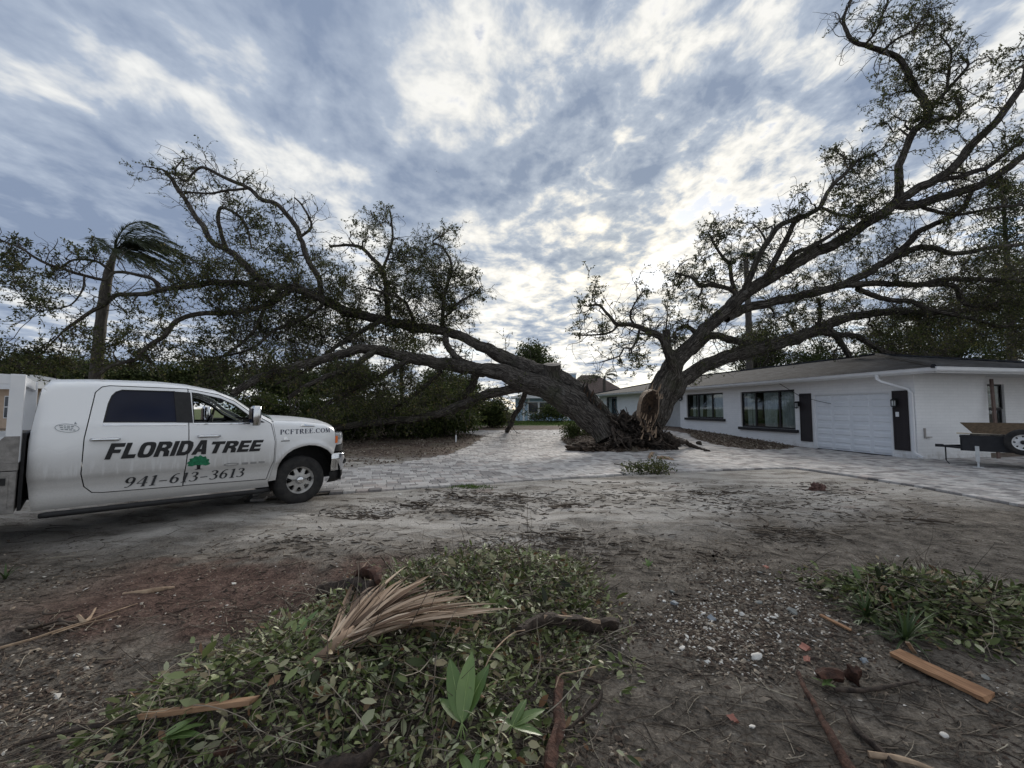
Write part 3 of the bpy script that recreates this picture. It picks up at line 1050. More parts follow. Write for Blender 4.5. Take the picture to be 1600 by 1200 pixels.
# shutters with their slats
for u0, u1, z0, z1 in ((.20, .66, .23, 2.21), (3.75, 4.29, .25, 2.24)):
    sh = MB().box((u0, .002, z0), (u1, .018, z1)).build('shutter', M_SHUTTER, house)
    MB().box((u0, .018, z0), (u0 + .05, .042, z1)).box((u1 - .05, .018, z0), (u1, .042, z1)).box((u0 + .05, .018, z0), (u1 - .05, .042, z0 + .07)).box((u0 + .05, .018, z1 - .07), (u1 - .05, .042, z1)).build('shutter_frame', M_SHUTTER, sh)
    NS = 22
    dz = (z1 - z0 - .14) / NS
    sl = MB()
    sl.add([(u0 + .05, .02, 0), (u1 - .05, .02, 0), (u1 - .05, .040, .0), (u0 + .05, .040, .0), (u0 + .05, .02, dz * .95), (u1 - .05, .02, dz * .95), (u1 - .05, .026, dz * .95), (u0 + .05, .026, dz * .95)],
           [(0, 3, 2, 1), (4, 5, 6, 7), (0, 1, 5, 4), (1, 2, 6, 5), (2, 3, 7, 6), (3, 0, 4, 7)])
    slm = sl.mesh('slat')
    for k in range(NS):
        so = link('slat', slm, M_SHUTTER, sh)
        so.location = (0, 0, z0 + .07 + k * dz)


def lantern(u, y, z, par):
    la = MB()
    la.box((u - .05, y, z - .10), (u + .05, y + .025, z + .12)).box((u - .015, y + .02, z + .06), (u + .015, y + .12, z + .09))
    la.lathe([(.0, .13), (.085, .06), (.085, .045), (.06, .04)], 8, Matrix.Translation((u, y + .13, z)))
    la.lathe([(.06, -.15), (.085, -.14), (.05, -.17), (.0, -.19)], 8, Matrix.Translation((u, y + .13, z)))
    for k in range(4):
        a_ = math.pi / 4 + k * math.pi / 2
        la.box((u + .062 * math.cos(a_) - .008, y + .13 + .062 * math.sin(a_) - .008, z - .15), (u + .062 * math.cos(a_) + .008, y + .13 + .062 * math.sin(a_) + .008, z + .05))
    lo = la.build('wall_lantern', M_BLACK, par)
    ms_ = plain('seeded lantern glass', (.42, .45, .46), (.55, .58, .58), 8, .25)
    MB().lathe([(.048, -.14), (.052, .04)], 8, Matrix.Translation((u, y + .13, z))).build('lantern_glass', ms_, lo)


lantern(.52, .045, 1.84, house)
lantern(4.32, .045, 1.80, house)
lantern(12.85, -.05, 2.25, house)
MB().box((.46, .043, 1.34), (.56, .062, 1.50)).build('keypad', M_WHITE, house, bevel=.004)
# entrance door
do = MB().box((DOOR[0], -.90, DOOR[2]), (DOOR[1], -.86, DOOR[3])).build('entrance_door', M_DARKTRIM, house)
for k in range(3):
    z0 = DOOR[2] + .14 + k * .68
    MB().box((DOOR[0] + .12, -.86, z0), (DOOR[1] - .12, -.845, z0 + .54)).build('door_panel', M_DARKTRIM, do, bevel=.01)
MB().box((DOOR[0] + .05, -.86, 1.2), (DOOR[0] + .09, -.80, 1.34)).build('door_handle', M_CHROME, do)
MB().box((13.1, -.86, .0), (16.0, .45, .26)).build('door_step', M_CONCRETE, house, bevel=.01)
# hose tap on the side wall, dark twig hanging across the front
MB().box((-.05, -.30, .70), (0, -.27, .98)).box((-.07, -.52, .68), (0, -.27, .705)).build('meter_bracket', M_CONCRETE, house)
MB().tube([(4.9, .40, 2.70), (4.2, .06, 2.12), (3.4, -.02, 1.90), (2.9, .0, 1.80)], [.012, .012, .01, .008], 5).build('hanging_twig', M_BLACK, house)
# ================================================================== PICKUP TRUCK
# truck space: s forward from the front axle, t across (0 = side facing us, 2 = far side), z up
TA, TP = math.radians(46), math.radians(-.55)
W0 = G(470, 789)
truck = empty('pickup_truck', tuple(W0), 0, 'dusty white crew cab work truck with black door lettering and a green tree emblem', 'truck')
# local x = s, y = t, z = up
truck.matrix_world = Matrix.Translation(W0) @ Matrix.Rotation(TA, 4, 'Z') @ Matrix.Rotation(-TP, 4, 'Y')
TW = 2.0

mp, t = new_mat('dusty white truck paint')
co = t.n('ShaderNodeTexCoord')
s = t.n('ShaderNodeSeparateXYZ')
t.l(co.outputs['Object'], s.inputs[0])
nzb = t.noise(t.mapping(co.outputs['Object'], scale=(1, 1, .8)), 2.0, 5, .6)
nzs = t.noise(t.mapping(co.outputs['Object'], scale=(14, 1, 1.3), rot=(0, math.radians(12), 0)), 1.3, 4, .6)
hz = t.math('ADD', s.outputs[2], t.math('MULTIPLY', t.math('SUBTRACT', nzb, .5), .35))
film = t.math('SUBTRACT', 1.0, t.smooth(hz, .62, 1.28))                    # road dust thrown up from the sills
wiped = t.math('MULTIPLY', t.smooth(nzs, .52, .62), t.math('MULTIPLY', t.smooth(s.outputs[2], .70, .78), t.math('SUBTRACT', 1.0, t.smooth(s.outputs[2], .86, .98))))
film = t.math('MULTIPLY', film, t.math('SUBTRACT', 1.0, t.math('MULTIPLY', wiped, .22)))
grain = t.noise(co.outputs['Object'], 60, 4, .7)
dustc = t.ramp(grain, [(.3, (.21, .192, .168)), (.7, (.31, .285, .255))])
paint = t.mix(t.math('MULTIPLY', film, .72), (.86, .87, .88), dustc)
rgh = t.math('MULTIPLY_ADD', film, .45, .22)
finish(t, paint, rgh, spec=.5, coat=.25)
M_PAINT = mp
M_TINT = plain('tinted truck glass', (.004, .007, .022), (.006, .010, .028), 2, .08, spec=.22)
M_CLEAR = glass_mat('windscreen glass', (.75, .82, .80))
M_SEAT = plain('grey leather', (.05, .048, .045), (.08, .076, .07), 9, .7)
M_LENS = plain('headlight lens', (.55, .57, .60), (.72, .74, .76), 9, .12, metal=.6, coat=1)
M_AMBER = plain('amber reflector', (.75, .16, .02), (.85, .22, .03), 9, .2, coat=.6)
M_LETTER = plain('black vinyl lettering', (.012, .012, .014), (.02, .02, .022), 20, .45)
M_NAVY = plain('navy vinyl lettering', (.015, .018, .05), (.022, .026, .065), 20, .45)
M_GREEN = plain('green vinyl', (.004, .10, .045), (.012, .20, .09), 22, .5, lo=.42, hi=.58)
M_FADED = plain('dust covered badge', (.20, .20, .20), (.28, .275, .265), 20, .6)
M_DIAMOND = plain('dirty tread plate', (.20, .19, .18), (.31, .295, .28), 14, .5, .5, .01, metal=.5)

ROOF = [(-3.06, .80), (-3.06, 1.20), (-3.03, 1.50), (-2.99, 1.84), (-2.93, 1.925), (-2.54, 1.95), (-1.91, 1.957), (-1.55, 1.93), (-1.2, 1.862), (-.99, 1.772), (-.77, 1.60), (-.46, 1.425)]
FEND = [(-.46, 1.42), (0, 1.395), (.4, 1.345), (.60, 1.27), (.72, 1.17), (.78, 1.06)]


def lerp_line(line, sv):
    p = np.array(line)
    o = np.argsort(p[:, 0])
    return np.interp(sv, p[o, 0], p[o, 1])


def side_t(sv, zv):
    """how far the body side lies inside the widest plane"""
    sv, zv = np.asarray(sv, float), np.asarray(zv, float)
    tt = .030 * np.clip((zv - 1.02) / .38, 0, 1) ** 2 + .012 * np.clip((1.02 - zv) / .3, 0, 1)
    tt = tt - .016 * sstep(zv, .755, .725) * 0 + .020 * (1 - sstep(zv, .715, .742)) - .030 * (1 - sstep(zv, .50, .62)) * sstep(zv, .36, .44)
    tt = tt + .31 * np.clip(zv - 1.39, 0, None)
    tt = tt + np.where(sv > .30, .42 * np.clip((sv - .30) / .6, 0, 1) ** 2.0, 0)
    tt = tt + np.where(sv < -2.93, 4.0 * (-2.93 - sv) ** 2, 0)
    top = np.where(sv < -.46, lerp_line(ROOF[3:], sv), lerp_line(FEND, sv))
    d = np.clip(1 - (top - zv) / .075, 0, 1)
    tt = tt + .075 * d ** 2.2
    r = np.hypot((sv - .09) / 1.0, zv - .46)
    fl = np.exp(-((r - .565) / .04) ** 2) * sstep(zv, .42, .6) * (sv > -.6)
    return tt - .034 * fl


def panel(name, outer, holes, mat, parent, off=0.0, step=.045, far=False, thick=.0, smooth=True):
    """body panel cut from its side-view outline and laid on the curved body side"""
    def dens(poly):
        out = []
        for i in range(len(poly)):
            a, b = np.array(poly[i], float), np.array(poly[(i + 1) % len(poly)], float)
            m = max(1, int(np.linalg.norm(b - a) / step))
            out += [tuple(a + (b - a) * k / m) for k in range(m)]
        return out
    vs, es = [], []
    for poly in [outer] + holes:
        d = dens(poly)
        b = len(vs)
        vs += d
        es += [(b + i, b + (i + 1) % len(d)) for i in range(len(d))]
    P2 = np.array(outer)
    lo, hi = P2.min(0), P2.max(0)
    gx, gz = np.meshgrid(np.arange(lo[0] + step / 2, hi[0], step), np.arange(lo[1] + step / 2, hi[1], step * .7))
    gx, gz = gx.ravel(), gz.ravel()
    keep = in_poly(gx, gz, outer) & (edge_dist(gx, gz, outer) > step * .35)
    for h in holes:
        keep &= ~in_poly(gx, gz, h) & (edge_dist(gx, gz, h) > step * .35)
    vs += list(zip(gx[keep], gz[keep]))
    r = delaunay_2d_cdt([Vector(v) for v in vs], es, [], 0, 1e-6)
    V2 = np.array([tuple(v) for v in r[0]])
    F = []
    cent = np.array([V2[list(f)].mean(0) for f in r[2]])
    ins = in_poly(cent[:, 0], cent[:, 1], outer)
    for h in holes:
        ins &= ~in_poly(cent[:, 0], cent[:, 1], h)
    F = [tuple(f) for f, k in zip(r[2], ins) if k]
    T = side_t(V2[:, 0], V2[:, 1]) - off
    if far:
        T = TW - T
        F = [f[::-1] for f in F]
    V3 = np.stack([V2[:, 0], T, V2[:, 1]], -1)
    me = bpy.data.meshes.new(name)
    me.from_pydata([tuple(v) for v in V3], [], F)
    bm = bmesh.new()
    bm.from_mesh(me)
    bmesh.ops.delete(bm, geom=[v for v in bm.verts if not v.link_faces], context='VERTS')
    # returned edge so that the panel has thickness
    be = [e for e in bm.edges if e.is_boundary]
    ex = bmesh.ops.extrude_edge_only(bm, edges=be)
    for v in [g for g in ex['geom'] if isinstance(g, bmesh.types.BMVert)]:
        v.co.y += (.03 + off) * (-1 if far else 1)
    bmesh.ops.recalc_face_normals(bm, faces=bm.faces)
    bm.to_mesh(me)
    bm.free()
    auto_smooth(me, 50)
    return link(name, me, mat, parent)


CAB = [(-3.0, .38), (-.49, .36), (-.517, .45), (-.425, .767), (-.418, 1.076), (-.47, 1.36), (-.455, 1.42), (-.77, 1.60), (-.99, 1.772), (-1.2, 1.862), (-1.55, 1.93), (-1.91, 1.957), (-2.54, 1.95), (-2.93, 1.925), (-2.99, 1.84), (-3.03, 1.5), (-3.06, 1.2), (-3.06, .8)]
DF = [(-1.585, .52), (-.545, .492), (-.443, .767), (-.436, 1.076), (-.50, 1.365), (-.56, 1.405), (-.80, 1.555), (-1.0, 1.72), (-1.2, 1.812), (-1.565, 1.882), (-1.555, 1.384), (-1.546, 1.127), (-1.562, .8)]
DR = [(-2.50, .545), (-2.40, .532), (-1.60, .515), (-1.575, .8), (-1.559, 1.127), (-1.568, 1.384), (-1.578, 1.884), (-2.40, 1.892), (-2.47, 1.872), (-2.525, 1.80), (-2.598, 1.216), (-2.603, .778), (-2.57, .62)]


def grow(poly, d):
    """offset a polygon outwards"""
    p = np.array(poly, float)
    a = np.roll(p, 1, 0)
    b = np.roll(p, -1, 0)
    e1, e2 = unit(p - a), unit(b - p)
    n1, n2 = np.stack([e1[:, 1], -e1[:, 0]], -1), np.stack([e2[:, 1], -e2[:, 0]], -1)
    area = .5 * np.sum(p[:, 0] * b[:, 1] - b[:, 0] * p[:, 1])
    m = unit(n1 + n2)
    k = d / np.maximum(.35, np.sum(m * n1, 1))
    return [tuple(v) for v in p + m * (k * np.sign(area))[:, None]]


WF = [(-1.505, 1.395), (-.60, 1.386), (-.80, 1.505), (-.99, 1.668), (-1.17, 1.762), (-1.45, 1.832), (-1.53, 1.842)]
WR = [(-2.445, 1.413), (-2.41, 1.66), (-2.38, 1.765), (-2.34, 1.82), (-2.28, 1.85), (-1.72, 1.852), (-1.685, 1.402)]
FN = [(-.512, .45), (-.418, .767), (-.411, 1.076), (-.463, 1.362), (-.45, 1.417), (0, 1.395), (.4, 1.345), (.555, 1.29), (.575, 1.12), (.612, .985), (.56, .845),
      (.515, .80), (.42, .89), (.30, .955), (.20, .985), (.09, .995), (-.03, .975), (-.15, .935), (-.245, .87), (-.32, .78), (-.37, .66), (-.405, .46)]
for far in (False, True):
    b_ = panel('cab_side', CAB, [grow(DF, .011), grow(DR, .011)], M_PAINT, truck, far=far)
    for nm, pol, hole in (('front_door', DF, WF), ('rear_door', DR, WR)):
        d_ = panel(nm, pol, [hole], M_PAINT, truck, far=far)
        if nm == 'rear_door':
            panel('window', grow(hole, -.004), [], M_TINT, d_, off=-.012, far=far)
        panel('window_trim', grow(hole, .013), [grow(hole, -.014)], M_BLACK, d_, off=-.004, far=far)
        # chrome strip on the belt line, bar door handle
        x0, x1 = (hole[0][0], hole[1][0] - .12) if nm == 'front_door' else (hole[0][0], hole[-1][0] + .1)
        panel('belt_strip', [(x0 + .0, 1.374), (x1, 1.366), (x1, 1.384), (x0, 1.392)], [], M_CHROME, d_, off=.006, far=far)
        h0 = -2.545 if nm == 'rear_door' else -1.455
        sg = 1 if far else -1
        hd = MB()
        y0 = TW - .0 if far else .0
        for k in range(2):
            hd.box((h0 + .02 + k * .20, y0 + sg * .035 - .02, 1.185), (h0 + .055 + k * .20, y0 + sg * .035 + .04 * -sg * 0 + .02, 1.215))
        hd.tube([(h0, y0 + sg * .03, 1.200), (h0 + .02, y0 + sg * .048, 1.200), (h0 + .245, y0 + sg * .048, 1.198), (h0 + .265, y0 + sg * .03, 1.198)], [.019, .021, .021, .018], 8)
        ho = hd.build('handle', M_CHROME, d_, smooth=True)
    panel('pillar_trim', [(-1.735, 1.847), (-1.70, 1.404), (-1.512, 1.397), (-1.545, 1.838)], [], M_BLACK, truck, off=.004, far=far)
    panel('fender', FN, [], M_PAINT, truck, far=far, step=.045)
    panel('mirror_sail', [(-.76, 1.393), (-.585, 1.390), (-.76, 1.49)], [], M_BLACK, truck, off=.006, far=far)

# surfaces across the truck


def across(line, mat, name, parent=truck, crown=.05, push=(0, 1), K=15, lift=0.0, inset=0.0):
    rows = []
    for sv, zv in line:
        t0 = float(side_t(sv, zv)) + inset
        row = []
        for k in range(K):
            f = k / (K - 1)
            c = crown * (1 - abs(2 * f - 1) ** 2.4) + lift
            row.append((sv + push[0] * c, t0 + (TW - 2 * t0) * f, zv + push[1] * c))
        rows.append(row)
    o = MB().grid(rows).build(name, mat, parent)
    auto_smooth(o.data, 35)
    return o


across(ROOF[3:9], M_PAINT, 'roof', crown=.055)
across([(-3.0, .38), (-3.06, .80), (-3.06, 1.20), (-3.045, 1.36)], M_PAINT, 'cab_rear', crown=.03, push=(-1, 0))
across([(-3.045, 1.36), (-3.03, 1.5), (-3.005, 1.76)], M_TINT, 'rear_window', crown=.03, push=(-1, 0))
across([(-3.005, 1.76), (-2.99, 1.84)], M_PAINT, 'cab_rear', crown=.03, push=(-1, 0))
across([(-1.2, 1.862), (-1.17, 1.850)], M_BLACK, 'windscreen_header', crown=.055, push=(.6, .8))
ws = across([(-1.165, 1.848), (-.99, 1.772), (-.77, 1.60), (-.46, 1.425)], M_CLEAR, 'windscreen', crown=.17, push=(.7, .35))
across([(-.62, 1.44), (-.44, 1.405)], M_BLACK, 'cowl', crown=.16, push=(1, .05))
hood_line = [(-.455, 1.418), (-.2, 1.408), (0, 1.395), (.2, 1.372), (.4, 1.345), (.56, 1.29), (.66, 1.23), (.72, 1.17)]
hood = across(hood_line, M_PAINT, 'hood', crown=.085, push=(.35, 1))
across([(.72, 1.17), (.78, 1.10), (.80, .98), (.80, .84)], M_BLACK, 'grille', crown=.17, push=(1, 0))
for k in range(4):
    across([(.80, .90 + k * .075), (.815, .915 + k * .075), (.80, .93 + k * .075)], M_CHROME, 'grille_bar', crown=.19, push=(1, 0), inset=.25)
across([(-3.0, .40), (.5, .42)], M_BLACK, 'underbody', crown=0)
# wheel housings, chassis rails
for y0, y1 in ((.05, .55), (1.45, 1.95)):
    wh = MB()
    rows = [[(.09 + .60 * math.cos(a), yy, .40 + .60 * math.sin(a)) for a in np.linspace(-.1, math.pi + .1, 18)] for yy in (y0, y1)]
    wh.grid(rows)
    inner = y1 if y0 < 1 else y0
    wh.box((-.55, inner - .01, .35), (.72, inner + .01, 1.0))
    wh.build('wheel_housing', M_BLACK, truck)
MB().box((-6.2, .55, .48), (.7, .65, .68)).box((-6.2, 1.35, .48), (.7, 1.45, .68)).build('chassis', M_BLACK, truck)
# bumper wraps round the nose
PLAN = [(.50, .05), (.60, .055), (.70, .095), (.79, .18), (.87, .34), (.94, .62), (.965, 1.0)]
PLAN = PLAN + [(a, TW - b) for a, b in PLAN[-2::-1]]


def wrap(prof, name, mat, plan=PLAN, parent=truck, ds=0.0):
    rows = []
    c = np.array([.2, 1.0])
    for out_, z in prof:
        rows.append([tuple((np.array(p) + unit(np.array(p) - c) * (out_ + ds))) + (z,) for p in plan])
    o = MB().grid(rows).build(name, mat, parent)
    auto_smooth(o.data, 45)
    return o


wrap([(-.05, .822), (-.01, .82), (.012, .80), (.015, .70), (.0, .60), (.004, .52), (-.02, .495), (-.06, .49)], 'bumper', M_CHROME)
wrap([(-.03, .49), (-.03, .40), (-.07, .33), (-.12, .30)], 'front_valance', M_BLACK)
for sg in (0, 1):
    hl = [(.575, .10), (.66, .148), (.74, .215), (.80, .30), (.86, .43), (.90, .58)]
    if sg:
        hl = [(a, TW - b) for a, b in hl]
    hobj = wrap([(-.05, 1.19), (-.005, 1.175), (.012, 1.10), (.012, 1.02), (-.005, .965), (-.05, .95)], 'headlight', M_LENS, hl)
    wrap([(.016, 1.125), (.018, 1.06), (.016, 1.0)], 'amber_reflector', M_AMBER, [hl[0], ((hl[0][0] + hl[1][0]) / 2 + .01, (hl[0][1] + hl[1][1]) / 2)], hobj)
    wrap([(.004, .955), (.006, .89), (.0, .845)], 'headlight_trim', M_BLACK, hl, truck)
    # fog lamp in the bumper corner
    c0 = PLAN[3] if not sg else (PLAN[3][0], TW - PLAN[3][1])
    nv = unit(np.array(c0) - np.array([.2, 1.0]))
    M4 = Vector((nv[0], nv[1], 0)).to_track_quat('Z', 'Y').to_matrix().to_4x4()
    M4.translation = (c0[0] + nv[0] * .004, c0[1] + nv[1] * .004, .66)
    MB().lathe([(0, .006), (.035, .006), (.04, .014), (.05, .014), (.056, -.01)], 14, M4).build('fog_lamp', M_BLACK, truck, smooth=True)
# tow mirrors
for far in (False, True):
    sg = 1 if far else -1
    y0 = TW - .03 if far else .03
    mo = MB()
    cx, cy = (-.98 if far else -.79), y0 + sg * .27
    rows = []
    for dz, k in ((-.15, .72), (-.135, .92), (-.06, 1.0), (.08, 1.0), (.135, .92), (.15, .7)):
        ring = []
        for a in np.linspace(0, 2 * math.pi, 17):
            ca, sa = math.cos(a), math.sin(a)
            ring.append((cx + .065 * k * math.copysign(abs(ca) ** .6, ca), cy + .105 * k * math.copysign(abs(sa) ** .6, sa), 1.50 + dz))
        rows.append(ring)
    mo.grid(rows)
    for rr in (rows[0], rows[-1]):
        mo.add(rr[:-1], [tuple(range(16))])
    mir = mo.build('mirror', M_CHROME, truck)
    auto_smooth(mir.data, 45)
    MB().box((cx - .071, cy - .085, 1.39), (cx - .064, cy + .085, 1.61)).build('mirror_glass', M_TINT, mir)
    MB().tube([(-.72, y0 + sg * -.02, 1.40), (cx + .02, y0 + sg * .14, 1.405), (cx, y0 + sg * .20, 1.42)], [.035, .03, .03], 8).build('mirror_arm', M_BLACK, mir, smooth=True)

# wheels
tyre = MB().lathe([(.225, .125), (.30, .138), (.355, .13), (.392, .105), (.405, .07), (.4055, 0), (.405, -.07), (.392, -.105), (.355, -.13), (.30, -.138), (.225, -.125), (.225, .125)], 48).mesh('tyre')
auto_smooth(tyre, 60)


def rim_mesh(R, slots, sr0, sr1, width, depth=.05):
    """wheel disc with slotted openings"""
    vs, es = [], []
    polys = [[(R * math.cos(a), R * math.sin(a)) for a in np.linspace(0, 2 * math.pi, 48, endpoint=False)]]
    for k in range(slots):
        a0 = 2 * math.pi * k / slots
        polys.append([(r * math.cos(a0 + d), r * math.sin(a0 + d)) for r, d in ((sr0, -width * .55), (sr1, -width), (sr1 + .008, 0), (sr1, width), (sr0, width * .55))])
    for p in polys:
        b = len(vs)
        vs += p
        es += [(b + i, b + (i + 1) % len(p)) for i in range(len(p))]
    r = delaunay_2d_cdt([Vector(v) for v in vs], es, [], 0, 1e-6)
    V2 = np.array([tuple(v) for v in r[0]])
    F = []
    for f in r[2]:
        c = V2[list(f)].mean(0)
        if not any(in_poly(np.array([c[0]]), np.array([c[1]]), p)[0] for p in polys[1:]):
            F.append(tuple(f))
    rr = np.hypot(V2[:, 0], V2[:, 1])
    h = np.interp(rr, [0, .05, .11, R * .8, R * .93, R], [.035, .035, .02, .0, .012, .05])
    bm = bmesh.new()
    bv = [bm.verts.new((x, y, z)) for (x, y), z in zip(V2, h)]
    for f in F:
        try:
            bm.faces.new([bv[i] for i in f])
        except ValueError:
            pass
    be = [e for e in bm.edges if e.is_boundary]
    ex = bmesh.ops.extrude_edge_only(bm, edges=be)
    for v in [g for g in ex['geom'] if isinstance(g, bmesh.types.BMVert)]:
        v.co.z -= depth
    bmesh.ops.recalc_face_normals(bm, faces=bm.faces)
    me = bpy.data.meshes.new('rim')
    bm.to_mesh(me)
    bm.free()
    auto_smooth(me, 35)
    return me


rim = rim_mesh(.232, 8, .122, .194, .25)
barrel = MB().lathe([(.232, .06), (.24, .055), (.232, .0), (.20, -.06), (.20, -.12)], 40).mesh('rim_lip', smooth=True)
back = MB().lathe([(.0, -.07), (.20, -.07)], 24).mesh('brake')
hubm = MB().lathe([(0, .085), (.04, .085), (.058, .075), (.066, .05), (.072, .02)], 24).mesh('hub_cap', smooth=True)


def wheel(sv, tv, far, zc=.405):
    we = empty('wheel')
    we.parent = truck
    we.location = (sv, tv, zc)
    we.rotation_euler = (math.pi / 2 * (-1 if far else 1), 0, 0)
    link('tyre', tyre, M_RUBBER, we)
    o = link('rim', rim, M_ALLOY, we); o.location = (0, 0, .06)
    o = link('rim_lip', barrel, M_ALLOY, we); o.location = (0, 0, .06)
    o = link('brake', back, M_BLACK, we)
    o = link('hub_cap', hubm, M_CHROME, we); o.location = (0, 0, .055)


wheel(0, .18, False)
wheel(0, TW - .18, True)
wheel(-4.12, .18, False, .36)
wheel(-4.12, TW - .18, True, .36)
# unseen running gear, added to block light passing under the floor
MB().box((-2.6, 1.5, .26), (-1.2, 1.9, .52)).box((-1.6, .75, .28), (-.2, 1.25, .55)).box((-2.9, .8, .3), (-1.6, 1.2, .5)).tube([(0, .3, .40), (0, 1.7, .40)], [.06, .06], 8).tube([(-4.1, .4, .40), (-4.1, 1.6, .40)], [.09, .09], 8).tube([(-1.6, 1, .45), (-4.1, 1, .42)], [.05, .05], 8).box((-3.6, 1.5, .30), (-3.12, 2.0, .87)).build('light_blocking_gear', M_BLACK, truck)
MB().tube([(-2.93, 2.02, .325), (-.50, 2.0, .32)], [.036, .036], 8).build('step_bar', M_BLACK, truck, smooth=True)  # unseen far-side bar, added to stop light coming in beneath the truck
# step bar below the sill
MB().tube([(-2.93, -.02, .325), (-2.88, -.035, .33), (-.60, -.035, .315), (-.50, 0, .32)], [.028, .036, .036, .03], 8).build('step_bar', M_BLACK, truck, smooth=True)
# cab interior
it = MB()
it.box((-1.0, .18, 1.0), (-.55, 1.82, 1.36))
it.build('dashboard', M_BLACK, truck, bevel=.04)
MB().box((-2.95, .12, .5), (-.5, 1.88, .56)).build('cab_floor', M_BLACK, truck)
for y0 in (.30, 1.15):
    for sx in (-1.62, -2.55):
        se = MB()
        se.box((sx, y0, .80), (sx + .5, y0 + .55, .95))
        M4 = Matrix.Translation((sx, y0, .9)) @ Matrix.Rotation(math.radians(-12), 4, 'Y')
        se.box((-.06, 0, 0), (.09, .55, .58), M4)
        se.box((-.04, .13, .60), (.06, .42, .80), M4)
        se.build('seat', M_SEAT, truck, bevel=.03)
stw = MB()
ring = [(0.0 + 0, 1.5 + .19 * math.cos(a), 1.30 + .19 * math.sin(a)) for a in np.linspace(0, 2 * math.pi, 25)]
stw.tube([(-1.08 + .25 * (p[2] - 1.3), p[1], p[2]) for p in ring], [.016] * 25, 6, cap=False)
stw.tube([(-1.08, 1.32, 1.30), (-1.08, 1.68, 1.30)], [.018, .018], 6).tube([(-1.08, 1.5, 1.30), (-.85, 1.5, 1.2)], [.04, .04], 8)
stw.build('steering_wheel', M_BLACK, truck, smooth=True)
MB().box((-1.02, .90, 1.70), (-.99, 1.14, 1.77)).build('rear_view_mirror', M_BLACK, truck, bevel=.01)
# hood badge, engine badge, roof marker, wiper cowl
panel('hood_badge', [(-.055, 1.318), (.19, 1.31), (.20, 1.345), (-.045, 1.353)], [], M_CHROME, truck, off=.012, step=.04)
panel('hood_badge', [(-.03, 1.319), (.17, 1.313), (.172, 1.319), (-.028, 1.325)], [], M_BLACK, truck, off=.015, step=.04)
panel('engine_badge', [(-.345, 1.075), (-.215, 1.075), (-.215, 1.087), (-.345, 1.087)], [], M_BLACK, truck, off=.005)
panel('engine_badge', [(-.30, 1.10), (-.255, 1.10), (-.245, 1.125), (-.26, 1.145), (-.30, 1.145), (-.312, 1.125)], [], M_CHROME, truck, off=.006)
MB().lathe([(.07, 0), (.06, .04), (.0, .06)], 12, Matrix.Translation((-1.32, 1.25, 1.93))).build('roof_marker', M_BLACK, truck, smooth=True)
badge = [(-1.02 + .1 * math.cos(a), .762 + .022 * math.sin(a)) for a in np.linspace(0, 2 * math.pi, 20, endpoint=False)]
panel('door_badge', badge, [[(x * .78 - 1.02 * .22, z * .6 + .762 * .4) for x, z in badge]], M_FADED, truck, off=.005)
for k in range(3):
    panel('door_badge', [(-.885 + k * .115, .747), (-.80 + k * .115, .745), (-.80 + k * .115, .777), (-.885 + k * .115, .779)], [], M_FADED, truck, off=.004)


# ---- lettering
def on_side(verts2, faces, name, mat, off=.007, parent=truck):
    v = np.array(verts2, float)
    me = bpy.data.meshes.new(name)
    T = side_t(v[:, 0], v[:, 1]) - off
    me.from_pydata([(a, c, b) for (a, b), c in zip(v, T)], [], faces)
    me.update()
    return link(name, me, mat, parent)


def fit(v, x0, x1, z0, z1, slope=0.0):
    lo, hi = v.min(0), v.max(0)
    q = (v - lo) / (hi - lo)
    return np.stack([x0 + (x1 - x0) * q[:, 0], z0 + (z1 - z0) * q[:, 1] + slope * q[:, 0]], -1)


def rring(cx, cy, rx, ry, k=.6, n=28):
    out = []
    for a in np.linspace(0, 2 * math.pi, n, endpoint=False):
        c, s_ = math.cos(a), math.sin(a)
        out.append((cx + rx * math.copysign(abs(c) ** k, c), cy + ry * math.copysign(abs(s_) ** k, s_)))
    return out


BLOCK = {
    'F': (.74, [(0, 0), (.28, 0), (.28, .38), (.64, .38), (.64, .60), (.28, .60), (.28, .76), (.74, .76), (.74, 1), (0, 1)], []),
    'L': (.70, [(0, 0), (.70, 0), (.70, .25), (.28, .25), (.28, 1), (0, 1)], []),
    'O': (.86, rring(.43, .5, .43, .51), [rring(.43, .5, .145, .29)]),
    'R': (.84, [(0, 0), (.28, 0), (.28, .38), (.40, .37), (.49, .30), (.53, 0), (.84, 0), (.80, .32), (.66, .47), (.79, .57), (.82, .74), (.78, .90), (.60, 1), (0, 1)], [[(.28, .60), (.44, .60), (.53, .69), (.44, .79), (.28, .79)]]),
    'I': (.28, [(0, 0), (.28, 0), (.28, 1), (0, 1)], []),
    'D': (.84, [(0, 0), (.52, 0), (.76, .12), (.84, .35), (.84, .65), (.76, .88), (.52, 1), (0, 1)], [[(.28, .23), (.44, .23), (.55, .35), (.55, .65), (.44, .77), (.28, .77)]]),
    'A': (.92, [(0, 0), (.30, 0), (.35, .18), (.57, .18), (.61, 0), (.92, 0), (.66, 1), (.27, 1)], [[(.40, .38), (.52, .38), (.46, .74)]]),
    'T': (.82, [(.27, 0), (.55, 0), (.55, .76), (.82, .76), (.82, 1), (0, 1), (0, .76), (.27, .76)], []),
    'E': (.74, [(0, 0), (.74, 0), (.74, .24), (.28, .24), (.28, .40), (.66, .40), (.66, .61), (.28, .61), (.28, .77), (.72, .77), (.72, 1), (0, 1)], []),
}


